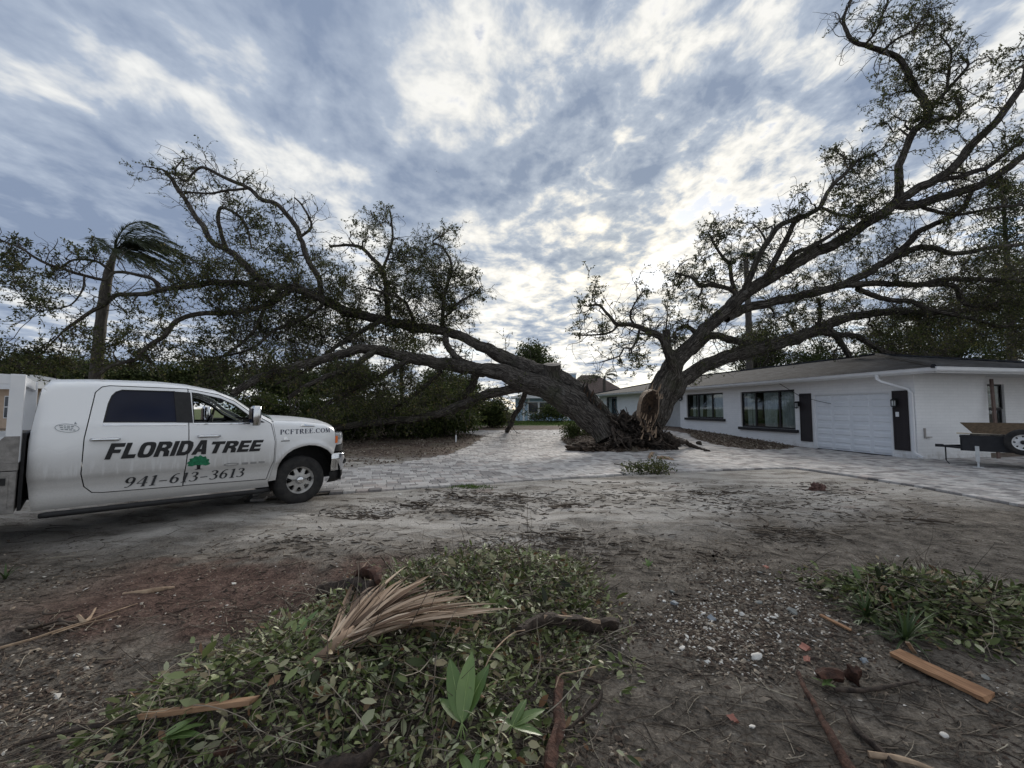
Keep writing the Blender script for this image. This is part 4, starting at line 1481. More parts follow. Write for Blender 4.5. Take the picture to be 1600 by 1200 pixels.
def heavy_word(word, x0, x1, z0, z1, slope):
    """wide black italic capitals"""
    V_, F_, cx_ = [], [], 0.0
    for ch in word:
        wd, outer, holes = BLOCK[ch]
        pts, es = [], []
        for poly in [outer] + holes:
            b = len(pts)
            pts += poly
            es += [(b + i, b + (i + 1) % len(poly)) for i in range(len(poly))]
        r = delaunay_2d_cdt([Vector(p) for p in pts], es, [], 0, 1e-6)
        v2 = np.array([tuple(p) for p in r[0]])
        base = len(V_)
        V_ += [(cx_ + x + .30 * y, y) for x, y in v2]
        for f in r[2]:
            c = v2[list(f)].mean(0)
            if in_poly(c[:1], c[1:], outer)[0] and not any(in_poly(c[:1], c[1:], h)[0] for h in holes):
                F_.append(tuple(base + i for i in f))
        cx_ += wd + .075
    on_side(fit(np.array(V_), x0, x1, z0, z1, slope), F_, 'lettering', M_LETTER)


heavy_word('FLORIDA', -2.41, -1.34, .940, 1.148, -.002)
heavy_word('TREE', -1.285, -.598, .944, 1.118, -.004)

TH, TN = .17, .055                                            # thick and thin strokes of a serif face


def arc(cx, cy, rx, ry, a0, a1, n=14, flip=False):
    out = []
    for a in np.linspace(math.radians(a0), math.radians(a1), n):
        wv = TN + (TH - TN) * abs(math.cos(a)) ** 1.3
        out.append((cx + rx * math.cos(a), cy + ry * math.sin(a), wv))
    return out


def ln(x0, y0, x1, y1, w_):
    return [(x0, y0, w_), (x1, y1, w_)]


def serif(x, y, h=.13):
    return ln(x - h, y, x + h, y, TN)


GLY = {
    '9': (.66, [arc(.32, .70, .21, .27, 0, 360, 22), [(.53, .70, TH), (.52, .45, TH), (.44, .2, .11), (.28, .03, TN), (.12, .05, .09)]]),
    '6': (.66, [arc(.32, .30, .21, .27, 0, 360, 22), [(.11, .30, TH), (.12, .55, TH), (.2, .8, .11), (.36, .97, TN), (.52, .95, .09)]]),
    '4': (.68, [ln(.45, 0, .45, 1, TH), ln(.43, 1, .03, .30, TN), ln(.03, .30, .66, .30, TN), serif(.45, .0)]),
    '1': (.46, [ln(.25, 0, .25, 1, TH), ln(.25, .98, .06, .88, TN), serif(.25, .0, .18)]),
    '3': (.62, [[(.08, .84, .12), (.18, .96, TN), (.34, .97, .07), (.46, .85, TH), (.46, .70, TH), (.38, .58, .10), (.22, .54, TN)], [(.22, .54, TN), (.40, .50, .09), (.52, .36, TH), (.51, .18, TH), (.38, .03, .08), (.20, .02, TN), (.05, .12, .12)]]),
    '-': (.62, [ln(.06, .36, .56, .36, .075)]),
    'P': (.66, [ln(.16, 0, .16, 1, TH), serif(.16, .0), serif(.16, 1.0), [(.16, .98, TN), (.38, .98, TN), (.55, .88, TH), (.56, .70, TH), (.42, .52, TN), (.16, .50, TN)]]),
    'C': (.74, [arc(.40, .5, .31, .49, 45, 315, 24), ln(.62, .68, .62, .98, TN), ln(.62, .84, .62, .86, .1)]),
    'F': (.64, [ln(.16, 0, .16, 1, TH), serif(.16, .0), ln(.03, .98, .58, .98, TN), ln(.57, 1, .57, .76, TN), ln(.16, .52, .44, .52, TN), ln(.44, .64, .44, .40, TN)]),
    'T': (.70, [ln(.35, 0, .35, 1, TH), serif(.35, .0), ln(.03, .98, .67, .98, TN), ln(.04, 1, .04, .76, TN), ln(.66, 1, .66, .76, TN)]),
    'R': (.76, [ln(.16, 0, .16, 1, TH), serif(.16, .0), [(.16, .98, TN), (.38, .98, TN), (.53, .90, TH), (.54, .74, TH), (.40, .53, TN), (.16, .52, TN)], [(.36, .52, .10), (.52, .2, TH), (.62, .02, .12), (.74, .0, TN)]]),
    'E': (.66, [ln(.16, 0, .16, 1, TH), ln(.03, .98, .58, .98, TN), ln(.57, 1, .57, .76, TN), ln(.16, .52, .44, .52, TN), ln(.44, .64, .44, .40, TN), ln(.03, .02, .60, .02, TN), ln(.60, .0, .60, .26, TN)]),
    'O': (.80, [arc(.40, .5, .31, .49, 0, 360, 28)]),
    'M': (.92, [ln(.14, 0, .14, 1, TN), ln(.14, 1, .45, .05, TH), ln(.46, .05, .76, 1, TN), ln(.76, 0, .76, 1, TH), serif(.14, 0), serif(.76, 0)]),
    '.': (.28, [ln(.05, .06, .20, .06, .14)]),
}


def serif_word(word, x0, x1, z0, z1, slope, shear, mat, track=.08, bold=1.0):
    vs, fs = [], []
    cx = 0.0
    for ch in word:
        wd, strokes = GLY[ch]
        for st in strokes:
            p = np.array(st, float)
            d = unit(np.gradient(p[:, :2], axis=0))
            nrm = np.stack([-d[:, 1], d[:, 0]], -1)
            a = p[:, :2] + nrm * p[:, 2:3] * .5 * bold
            b = p[:, :2] - nrm * p[:, 2:3] * .5 * bold
            base = len(vs)
            m = len(p)
            for q in list(a) + list(b):
                vs.append((cx + q[0] + shear * q[1], q[1]))
            fs += [(base + i, base + i + 1, base + m + i + 1, base + m + i) for i in range(m - 1)]
        cx += wd + track
    on_side(fit(np.array(vs), x0, x1, z0, z1, slope), fs, 'lettering', mat)


serif_word('941-613-3613', -2.205, -.835, .556, .690, .004, .22, M_LETTER)
serif_word('PCFTREE.COM', -.362, .455, 1.188, 1.268, .012, .0, M_NAVY)
# green tree emblem
crown = []
for k, a in enumerate(np.linspace(-12, 192, 22)):
    r = 1 + .10 * math.sin(k * 2.1)
    crown.append((-1.425 + .128 * r * math.cos(math.radians(a)), .808 + .112 * r * math.sin(math.radians(a))))
crown += [(-1.50, .775), (-1.46, .792), (-1.43, .776), (-1.38, .788), (-1.34, .772)]
panel('tree_emblem', crown, [], M_GREEN, truck, off=.006, step=.03)
panel('tree_emblem', [(-1.47, .722), (-1.44, .735), (-1.445, .79), (-1.40, .79), (-1.405, .735), (-1.365, .722)], [], M_LETTER, truck, off=.008, step=.03)
# speech bubble sticker with three lines of small print
ell = [(-2.755 + .105 * math.cos(a) , 1.352 + .052 * math.sin(a) - .10 * math.cos(a) * .105) for a in np.linspace(0, 2 * math.pi, 28, endpoint=False)]
ell2 = [(-2.755 + (x + 2.755) * .955, 1.352 + (z - 1.352) * .91) for x, z in ell]
M_STK = plain('grey sticker print', (.22, .25, .27), (.28, .31, .33), 20, .5)
panel('sticker', ell, [ell2], M_STK, truck, off=.005, step=.03)
panel('sticker', [(-2.70, 1.40), (-2.675, 1.395), (-2.69, 1.43)], [], M_STK, truck, off=.005, step=.03)
for r in range(3):
    x = -2.825 + .008 * r
    while x < -2.70:
        L = random.uniform(.014, .032)
        z = 1.376 - r * .022 - .1 * (x + 2.755)
        panel('sticker', [(x, z - .005), (x + L, z - .006), (x + L, z + .004), (x, z + .005)], [], M_STK, truck, off=.005, step=.03)
        x += L + .009

# ---- flatbed body behind the cab
bed = MB()
bed.box((-6.2, -.05, .88), (-3.12, 2.05, .965)).build('bed_deck', M_DIAMOND, truck)
for y0 in (-.04, 1.92):
    MB().box((-3.232, y0, .965), (-3.115, y0 + .12, 1.985)).build('rack_post', M_WHITE, truck, bevel=.008)
    MB().prism([(-3.12, 1.27), (-3.235, 1.27), (-3.46, .967), (-3.12, .967)], 1, y0 - .012, y0 + .0).build('gusset', M_DIAMOND, truck)
    MB().prism([(-3.23, 1.98), (-3.23, 1.87), (-5.9, 1.80), (-5.9, 2.06)], 1, y0 + .02, y0 + .10).build('rack_rail', M_WHITE, truck)
    MB().box((-6.1, y0 + .03, .968), (-3.24, y0 + .07, 1.26)).build('side_board', M_WHITE, truck)
    MB().box((-5.98, y0, .965), (-5.86, y0 + .12, 1.82)).build('rack_post', M_WHITE, truck, bevel=.008)
MB().box((-3.22, .09, 1.86), (-3.13, 1.91, 1.97)).build('rack_crossbar', M_WHITE, truck)
MB().box((-3.60, -.06, .395), (-3.125, .42, .87)).build('tool_box', M_DIAMOND, truck, bevel=.008)
MB().box((-3.56, -.068, .44), (-3.18, -.061, .83)).build('tool_box_door', M_DIAMOND, truck)
MB().box((-3.36, -.078, .72), (-3.20, -.069, .80)).build('latch', M_BLACK, truck)
MB().box((-3.11, .06, .40), (-3.08, 1.94, 1.30)).build('gap_panel', M_BLACK, truck)  # plain black panel filling the gap between cab and bed
MB().box((-6.1, -.04, .968), (-6.04, 2.04, 1.5)).build('tail_board', M_WHITE, truck)
# ================================================================== THE SPLIT OAK
# limbs: (x, y, depth, half-thickness in photo pixels) - turned into real points and radii
LEFT = {
 'L1': [(957, 676, 16.3, 19), (932, 645, 16.8, 21), (902, 616, 17.3, 21), (868, 592, 17.9, 18), (832, 578, 18.6, 14.5), (790, 560, 19.4, 13), (745, 537, 20, 9), (700, 519, 20.4, 8.5), (640, 509, 20.2, 8.5), (590, 499, 19.9, 8.5), (545, 487, 19.4, 8.5), (500, 466, 19, 8), (455, 450, 18.6, 7), (420, 446, 18.2, 6.5), (397, 445, 18, 6), (342, 441, 17.4, 5.5), (300, 447, 17, 5), (255, 452, 16.6, 4.6), (225, 459, 16.4, 4.3), (182, 461, 16.1, 4), (162, 477, 16, 3.8), (135, 492, 15.8, 3.4), (100, 517, 15.6, 2.6)],
 'L2': [(950, 686, 15.9, 19), (926, 655, 16.3, 24), (893, 629, 16.9, 25), (862, 609, 17.5, 21), (815, 597, 18.2, 18.5), (780, 583, 18.6, 15), (740, 576, 19, 12), (690, 568, 19.1, 11), (640, 559, 19, 10.5), (600, 549, 18.6, 9.5), (570, 545, 18.2, 9), (545, 551, 17.8, 8.5), (500, 563, 16.8, 8), (450, 577, 15.8, 7.5), (410, 588, 15, 7.5), (380, 603, 14.5, 7), (362, 618, 14.2, 6)],
 'L3': [(850, 606, 18, 7), (815, 608, 18.4, 8), (780, 611, 18.8, 9.5), (745, 622, 19, 10.5), (710, 637, 19.1, 9.5), (680, 648, 19.1, 8), (640, 656, 18.9, 7.5), (590, 659, 18.5, 7), (545, 666, 18, 6.5), (500, 676, 17.4, 5)],
 'L4': [(822, 608, 19, 5.5), (815, 628, 20, 5.5), (803, 652, 21.5, 5), (793, 674, 23, 4.6)],
 'L5': [(695, 517, 20.4, 6), (699, 537, 20, 6.5), (712, 558, 19.5, 7), (748, 578, 19, 7)],
 'L6': [(420, 449, 18.2, 7), (400, 432, 18.3, 6.8), (375, 405, 18.6, 6.5), (355, 390, 18.8, 6), (333, 380, 19, 5.5), (315, 350, 19.2, 5), (295, 322, 19.4, 4.4), (278, 295, 19.6, 4), (260, 268, 19.7, 3.6)],
 'L6b': [(352, 388, 18.8, 4.5), (344, 362, 18.6, 4), (341, 340, 18.4, 3.6), (346, 324, 18.3, 3), (370, 335, 18.2, 2.6), (385, 355, 18.1, 2.2), (394, 388, 18, 1.8)],
 'L7': [(500, 466, 19, 6), (499, 438, 19, 5.8), (480, 402, 19, 5.4), (470, 372, 19.1, 5), (455, 345, 19.2, 4.7), (435, 320, 19.3, 4.4), (410, 312, 19.3, 4), (385, 293, 19.4, 3.7), (345, 275, 19.5, 3.2), (318, 262, 19.6, 2.8), (303, 269, 19.7, 2.4), (288, 283, 19.8, 2), (274, 266, 19.9, 1.6), (286, 248, 20, 1.3)],
 'L7b': [(387, 294, 19.4, 2.8), (355, 298, 19.2, 2.5), (325, 302, 19, 2.2), (278, 299, 18.8, 1.8)],
 'L7c': [(470, 370, 19.1, 2.8), (486, 355, 19, 2.6), (482, 338, 19, 2.2), (470, 318, 19, 1.8), (460, 309, 19, 1.5)],
 'L8': [(250, 454, 16.6, 4), (240, 437, 16.4, 3.6), (215, 430, 16.2, 3.2), (180, 425, 16, 3), (165, 437, 15.8, 3), (130, 430, 15.5, 3), (100, 420, 15.3, 2.8), (75, 413, 15.1, 2.6), (50, 400, 15, 2.3), (30, 386, 14.9, 2), (-10, 372, 14.8, 1.6)],
 'L8b': [(172, 422, 16, 2.6), (150, 408, 15.8, 2.4), (115, 406, 15.6, 2.2), (95, 419, 15.4, 2)],
 'L8c': [(132, 432, 15.5, 2), (130, 450, 15.4, 1.8), (117, 470, 15.3, 1.5), (100, 480, 15.2, 1.3), (60, 486, 15.1, 1.1)],
 'L9': [(455, 452, 18.6, 6), (430, 470, 18.2, 5.6), (400, 482, 17.8, 5.2), (355, 490, 17.2, 5), (310, 490, 16.8, 4.8), (275, 502, 16.5, 4.8), (257, 525, 16.3, 4.6), (230, 542, 16.1, 4.4), (212, 562, 16, 4), (175, 572, 15.8, 3.6), (152, 588, 15.7, 3)],
 'L10': [(610, 503, 20, 6), (604, 470, 20.2, 5.5), (602, 440, 20.3, 5), (597, 420, 20.4, 4.6), (580, 402, 20.5, 4), (562, 386, 20.6, 3.4), (540, 383, 20.7, 2.8), (515, 385, 20.8, 2.2)],
 'L10b': [(598, 420, 20.4, 3.2), (607, 398, 20.4, 2.8), (613, 370, 20.5, 2.4), (612, 350, 20.5, 1.9), (610, 332, 20.5, 1.4)],
 'L11': [(690, 512, 20.4, 4.5), (693, 470, 20.6, 4), (700, 440, 20.7, 3.4), (706, 425, 20.8, 2.9), (703, 405, 20.9, 2.5), (690, 385, 21, 2.1), (676, 378, 21, 1.7), (695, 365, 21, 1.3)],
 'L11b': [(690, 500, 20.4, 3), (707, 484, 20.6, 2.6), (720, 470, 20.8, 2.1), (740, 460, 21, 1.7), (752, 447, 21, 1.3)],
 'L11c': [(648, 508, 20.2, 4), (640, 485, 19.8, 3.5), (628, 468, 19.5, 3), (600, 458, 19.2, 2.5), (575, 450, 19, 2)],
 'L12': [(600, 500, 19.9, 5), (560, 520, 19.3, 4.6), (520, 545, 18.6, 4.2), (490, 572, 18, 3.8), (455, 590, 17.4, 3.2), (430, 600, 17, 2.6)],
 'L12b': [(440, 450, 18.4, 4.2), (415, 480, 18, 3.8), (402, 510, 17.6, 3.4), (382, 532, 17.2, 3), (350, 556, 16.8, 2.4)],
 'L12c': [(510, 470, 19, 4), (478, 496, 18.4, 3.6), (430, 515, 17.8, 3.2), (392, 545, 17.2, 2.6), (330, 560, 16.6, 2)],
 'L13': [(590, 545, 18.4, 7), (555, 570, 17.8, 6.4), (515, 588, 17, 5.8), (480, 602, 16.4, 5), (450, 622, 15.8, 4)],
 'L13b': [(640, 560, 18.8, 6), (600, 585, 18.4, 5.6), (560, 605, 18, 5), (525, 622, 17.4, 4.4), (492, 650, 17, 3.4)],
 'L13c': [(742, 585, 19, 8), (735, 606, 19.4, 7.4), (722, 626, 19.8, 6.8), (708, 645, 20.2, 6)],
 'L13d': [(690, 580, 19.2, 5), (668, 600, 19.6, 4.6), (640, 622, 20, 4), (610, 640, 20.4, 3)],
}
RIGHT = {
 'R0': [(1012, 694, 15.9, 17), (1016, 657, 16, 20), (1028, 617, 16.2, 21), (1042, 589, 16.3, 19.5), (1056, 567, 16.4, 16), (1073, 547, 16.5, 13), (1093, 526, 16.5, 11.5), (1114, 504, 16.6, 11), (1140, 480, 16.6, 12), (1164, 458, 16.6, 11), (1210, 430, 16.6, 10.5), (1260, 401, 16.5, 9.8), (1310, 376, 16.4, 9.4), (1350, 352, 16.3, 9.2), (1390, 327, 16.2, 8.8), (1412, 306, 16, 8), (1460, 281, 15.8, 7.6), (1490, 260, 15.6, 7.2), (1525, 220, 15.3, 6.8), (1560, 184, 15, 6.2), (1590, 143, 14.8, 5.6), (1612, 105, 14.6, 5), (1640, 60, 14.4, 4)],
 'R1': [(1030, 665, 16.3, 10), (1046, 625, 16.6, 13), (1064, 598, 16.9, 13.5), (1088, 579, 17.3, 12), (1115, 566, 17.6, 11.5), (1150, 555, 17.9, 11.5), (1200, 542, 18.4, 11.5), (1250, 527, 18.8, 11), (1282, 513, 19.1, 9.5), (1312, 500, 19.4, 8.5), (1350, 492, 19.7, 7.5), (1395, 487, 20, 6.5), (1440, 488, 20.3, 5.6), (1500, 486, 20.6, 4.6), (1560, 480, 21, 4)],
 'R2': [(1135, 497, 16.6, 9), (1150, 488, 16.8, 9.5), (1175, 479, 17, 9.2), (1210, 471, 17.2, 9), (1240, 464, 17.4, 8.6), (1275, 456, 17.6, 8.4), (1312, 447, 17.8, 8), (1345, 432, 18, 7.4), (1370, 417, 18.1, 7), (1395, 405, 18.2, 6.4), (1420, 392, 18.3, 6), (1440, 386, 18.4, 5.6), (1462, 388, 18.5, 5.2), (1490, 397, 18.6, 4.8), (1520, 392, 18.7, 4.4), (1560, 386, 18.8, 4), (1620, 378, 19, 3.5)],
 'R2b': [(1375, 415, 18.1, 6.5), (1400, 396, 17.8, 6.3), (1422, 377, 17.6, 6), (1432, 363, 17.5, 5.6), (1462, 350, 17.3, 5.2), (1494, 335, 17.1, 4.8), (1507, 321, 17, 4.5), (1517, 300, 16.9, 4)],
 'R3': [(1395, 322, 16.2, 8), (1412, 320, 16.2, 9), (1435, 320, 16.2, 9), (1462, 312, 16.1, 8.6), (1500, 300, 16, 8.2), (1535, 288, 15.9, 7.8), (1575, 262, 15.7, 7.2), (1605, 240, 15.5, 6.4), (1650, 205, 15.2, 5)],
 'R3b': [(1460, 282, 15.8, 5), (1500, 275, 15.8, 4.6), (1540, 262, 15.7, 4.2), (1570, 240, 15.6, 3.8), (1600, 220, 15.5, 3.2)],
 'R4': [(1402, 318, 16.1, 8), (1404, 290, 16, 7.4), (1406, 265, 16, 7), (1412, 235, 16, 6.7), (1425, 207, 15.9, 6.6), (1443, 190, 15.9, 7), (1447, 165, 15.8, 7), (1432, 142, 15.8, 6.4), (1417, 112, 15.7, 5.8), (1405, 91, 15.7, 5.2), (1385, 82, 15.6, 4.8), (1355, 72, 15.6, 4.4), (1335, 66, 15.5, 4), (1322, 48, 15.5, 3.5), (1318, 30, 15.5, 3), (1325, 10, 15.4, 2.5), (1336, -10, 15.4, 1.9)],
 'R4b': [(1435, 198, 15.9, 4.4), (1458, 191, 15.8, 4.2), (1478, 183, 15.7, 4), (1494, 184, 15.6, 4), (1501, 170, 15.6, 3.6), (1495, 158, 15.6, 3)],
 'R4c': [(1450, 168, 15.8, 3.8), (1472, 150, 15.7, 3.4), (1492, 128, 15.6, 3), (1512, 102, 15.5, 2.6), (1500, 88, 15.5, 2)],
 'R4d': [(1350, 71, 15.6, 2.6), (1366, 52, 15.4, 2.4), (1380, 20, 15.3, 2), (1392, -10, 15.2, 1.6)],
 'R4e': [(1378, 80, 15.6, 2.4), (1400, 62, 15.4, 2.2), (1425, 48, 15.2, 1.9), (1450, 20, 15.1, 1.6)],
 'R4f': [(1480, 142, 15.6, 2.4), (1482, 110, 15.5, 2.1), (1486, 80, 15.4, 1.8), (1470, 55, 15.3, 1.4)],
 'R5': [(1160, 463, 16.6, 7), (1170, 435, 16.4, 6.6), (1180, 410, 16.2, 6.2), (1200, 375, 16, 5.6), (1220, 352, 15.9, 5.2), (1255, 338, 15.8, 4.8), (1280, 325, 15.7, 4.4), (1296, 296, 15.6, 3.9), (1320, 271, 15.5, 3.3), (1340, 250, 15.4, 2.7), (1365, 241, 15.4, 2)],
 'R5b': [(1190, 448, 16.6, 6), (1212, 405, 16.4, 5.6), (1230, 372, 16.2, 5.2), (1242, 348, 16, 4.8), (1262, 336, 15.9, 4.2)],
 'R5c': [(1222, 425, 16.6, 5), (1240, 397, 16.4, 4.6), (1262, 388, 16.2, 4.2), (1290, 372, 16.1, 3.6), (1320, 352, 16, 2.8)],
 'R5d': [(1285, 325, 15.7, 3), (1310, 335, 15.7, 2.8), (1340, 340, 15.8, 2.4), (1365, 330, 15.9, 1.9)],
 'R6': [(1056, 588, 16.2, 11), (1047, 563, 15.9, 10.5), (1041, 542, 15.7, 9.5), (1034, 527, 15.6, 7.5), (1015, 517, 15.4, 6.2), (995, 510, 15.3, 5.2), (980, 507, 15.2, 4.6), (965, 507, 15.1, 4), (955, 497, 15, 3.5), (946, 487, 15, 3), (936, 477, 15, 2.5), (920, 478, 15, 2)],
 'R6b': [(966, 508, 15.1, 2.6), (956, 518, 15, 2.3), (935, 523, 14.9, 1.9), (905, 524, 14.8, 1.5)],
 'R6c': [(1000, 513, 15.3, 2.8), (995, 530, 15.2, 2.5), (987, 544, 15.1, 2.2), (974, 544, 15, 2), (968, 556, 15, 1.7), (940, 566, 15, 1.3)],
 'R6d': [(992, 509, 15.3, 2.4), (985, 495, 15.2, 2.1), (990, 478, 15.2, 1.7), (1005, 455, 15.2, 1.3)],
 'R6e': [(1040, 545, 15.8, 8), (1041, 528, 15.7, 7.6), (1040, 516, 15.7, 7)],
 'R7': [(1150, 470, 16.6, 6), (1142, 453, 16.5, 5), (1112, 446, 16.4, 4.2), (1092, 447, 16.3, 3.6), (1087, 437, 16.2, 3.2), (1077, 432, 16.2, 2.7), (1055, 426, 16.1, 2)],
 'R8': [(1152, 468, 16.6, 4.5), (1144, 440, 16.8, 4), (1140, 415, 16.9, 3.6), (1128, 400, 17, 3), (1117, 383, 17, 2.4), (1108, 365, 17, 1.8)],
 'R9': [(1080, 550, 16.8, 8), (1112, 524, 17.3, 7.5), (1140, 531, 17.8, 7.2), (1175, 540, 18.2, 7)],
 'R9b': [(1090, 540, 16.6, 5), (1084, 518, 16.8, 4.6), (1072, 510, 17, 4), (1058, 516, 17.2, 3.2)],
 'R10': [(1320, 446, 17.8, 6.5), (1370, 443, 18.2, 6), (1435, 445, 18.8, 5.6), (1470, 437, 19.1, 5.2), (1530, 437, 19.6, 4.8), (1620, 440, 20.2, 4)],
 'R10b': [(1340, 452, 18, 5.4), (1385, 468, 18.4, 5), (1420, 470, 18.7, 4.7), (1450, 483, 19, 4.4), (1490, 492, 19.3, 4), (1530, 500, 19.6, 3.6), (1560, 510, 19.8, 3.2), (1610, 506, 20, 2.8)],
 'R10c': [(1270, 520, 19, 6.5), (1305, 522, 19.3, 6), (1340, 527, 19.6, 5.5), (1370, 545, 19.8, 5), (1400, 554, 20, 4.5), (1470, 556, 20.4, 3.6)],
 'R10d': [(1290, 512, 19.1, 6.5), (1310, 530, 19.4, 6), (1328, 556, 19.7, 5.4)],
 'R10e': [(1270, 520, 18.9, 4), (1280, 500, 18.8, 3.6), (1282, 478, 18.7, 3), (1278, 465, 18.6, 2.6)],
 'R10f': [(1425, 445, 18.8, 5), (1488, 446, 19.2, 5), (1500, 468, 19.4, 4.6), (1520, 478, 19.6, 3.6), (1590, 470, 20, 3)],
 'R11': [(1430, 318, 16.2, 4), (1460, 330, 16.4, 3.6), (1500, 335, 16.6, 3.2), (1550, 325, 16.8, 2.8), (1600, 320, 17, 2.2)],
}
CL_L = """20,430,25 50,450,34 62,482,30 30,410,24 90,440,20 40,385,14 150,400,18 112,396,14 10,400,18 300,410,34 330,430,34 290,440,28 262,470,24 360,420,30 400,430,26 370,368,22 400,350,26 430,352,22 420,390,28
300,252,13 285,276,16 322,286,13 360,312,16 382,332,18 215,270,8 450,410,30 470,446,34 430,470,34 500,400,24 520,440,30 545,440,26 560,470,26 590,352,24 602,326,14 578,372,20 556,356,10 620,400,26 640,420,32 662,400,34
682,430,40 650,460,40 692,460,36 702,484,30 722,442,24 738,452,18 690,376,18 712,364,10 742,430,12 610,450,30 630,490,30 590,430,26 660,500,30 692,500,24 730,502,18 755,470,12 380,480,34 340,480,32 410,520,40 370,520,34
330,530,30 450,530,44 500,520,44 540,520,40 480,560,40 430,570,38 560,530,34 600,520,34 640,525,28 672,532,22 250,500,24 220,490,24 200,520,26 180,545,30 130,530,28 100,558,34 60,560,30 30,572,30 0,560,30 240,560,30
290,550,34 340,572,34 380,572,34 150,560,24 560,585,36 600,600,38 640,600,36 540,620,38 600,640,34 650,640,28 690,612,28 722,604,22 745,624,18 580,655,28 510,650,28 630,575,24 470,500,40 420,450,34 480,480,36 555,500,34 610,480,30 350,450,30 400,470,34 530,470,34""".split()
CL_R = """930,450,20 905,478,16 910,512,16 940,520,18 925,470,14 1000,545,22 1010,570,18 985,576,13 1003,458,9 1060,530,22 1050,460,20 1070,440,26 1042,482,12 1100,480,26 1080,500,18 1120,430,22 1100,400,22 1130,370,26 1110,358,18
1160,350,20 1190,362,16 1242,330,18 1252,302,12 1300,250,16 1290,232,12 1330,262,24 1350,282,28 1372,250,18 1392,300,16 1270,382,18 1302,330,28 1332,320,28 1372,342,18 1312,232,9 1390,182,22 1380,160,16 1370,122,14 1400,132,28 1420,112,18
1442,106,22 1400,30,26 1370,36,18 1440,20,28 1430,50,24 1460,62,24 1480,36,18 1502,52,13 1482,82,22 1460,112,18 1470,142,24 1500,150,18 1490,192,18 1460,182,26 1380,192,16 1452,226,12 1550,112,22 1570,96,18 1592,76,14 1560,132,18 1532,152,12
1570,232,22 1590,212,22 1502,272,16 1560,292,22 1590,300,22 1330,390,28 1382,380,22 1400,430,28 1450,410,28 1480,362,22 1302,420,22 1272,440,22 1352,420,18 1212,500,26 1242,490,28 1282,480,28 1322,480,28 1252,512,22 1182,510,22 1192,530,18
1362,510,28 1402,500,28 1452,510,32 1502,460,32 1552,450,36 1590,470,36 1522,520,32 1582,540,36 1482,540,28 1432,540,28 1382,536,22 1542,410,28 1582,420,32 1502,420,28 1445,170,18 1465,168,20 1440,185,18 1362,300,24 1320,300,22 1345,335,22 1240,440,18 1150,400,20 1085,420,18""".split()


def limb_curve(spec):
    rows = []
    for x, y, d, r in spec:
        p = P(x, y, d)
        dist = np.linalg.norm(p - np.array([0, 0, EYE])) * math.cos(math.atan(math.hypot((x - 800) / FPX, (600 - y) / FPX)))
        rows.append((*p, r / FPX * dist))
    return cr_spline(rows, .11)


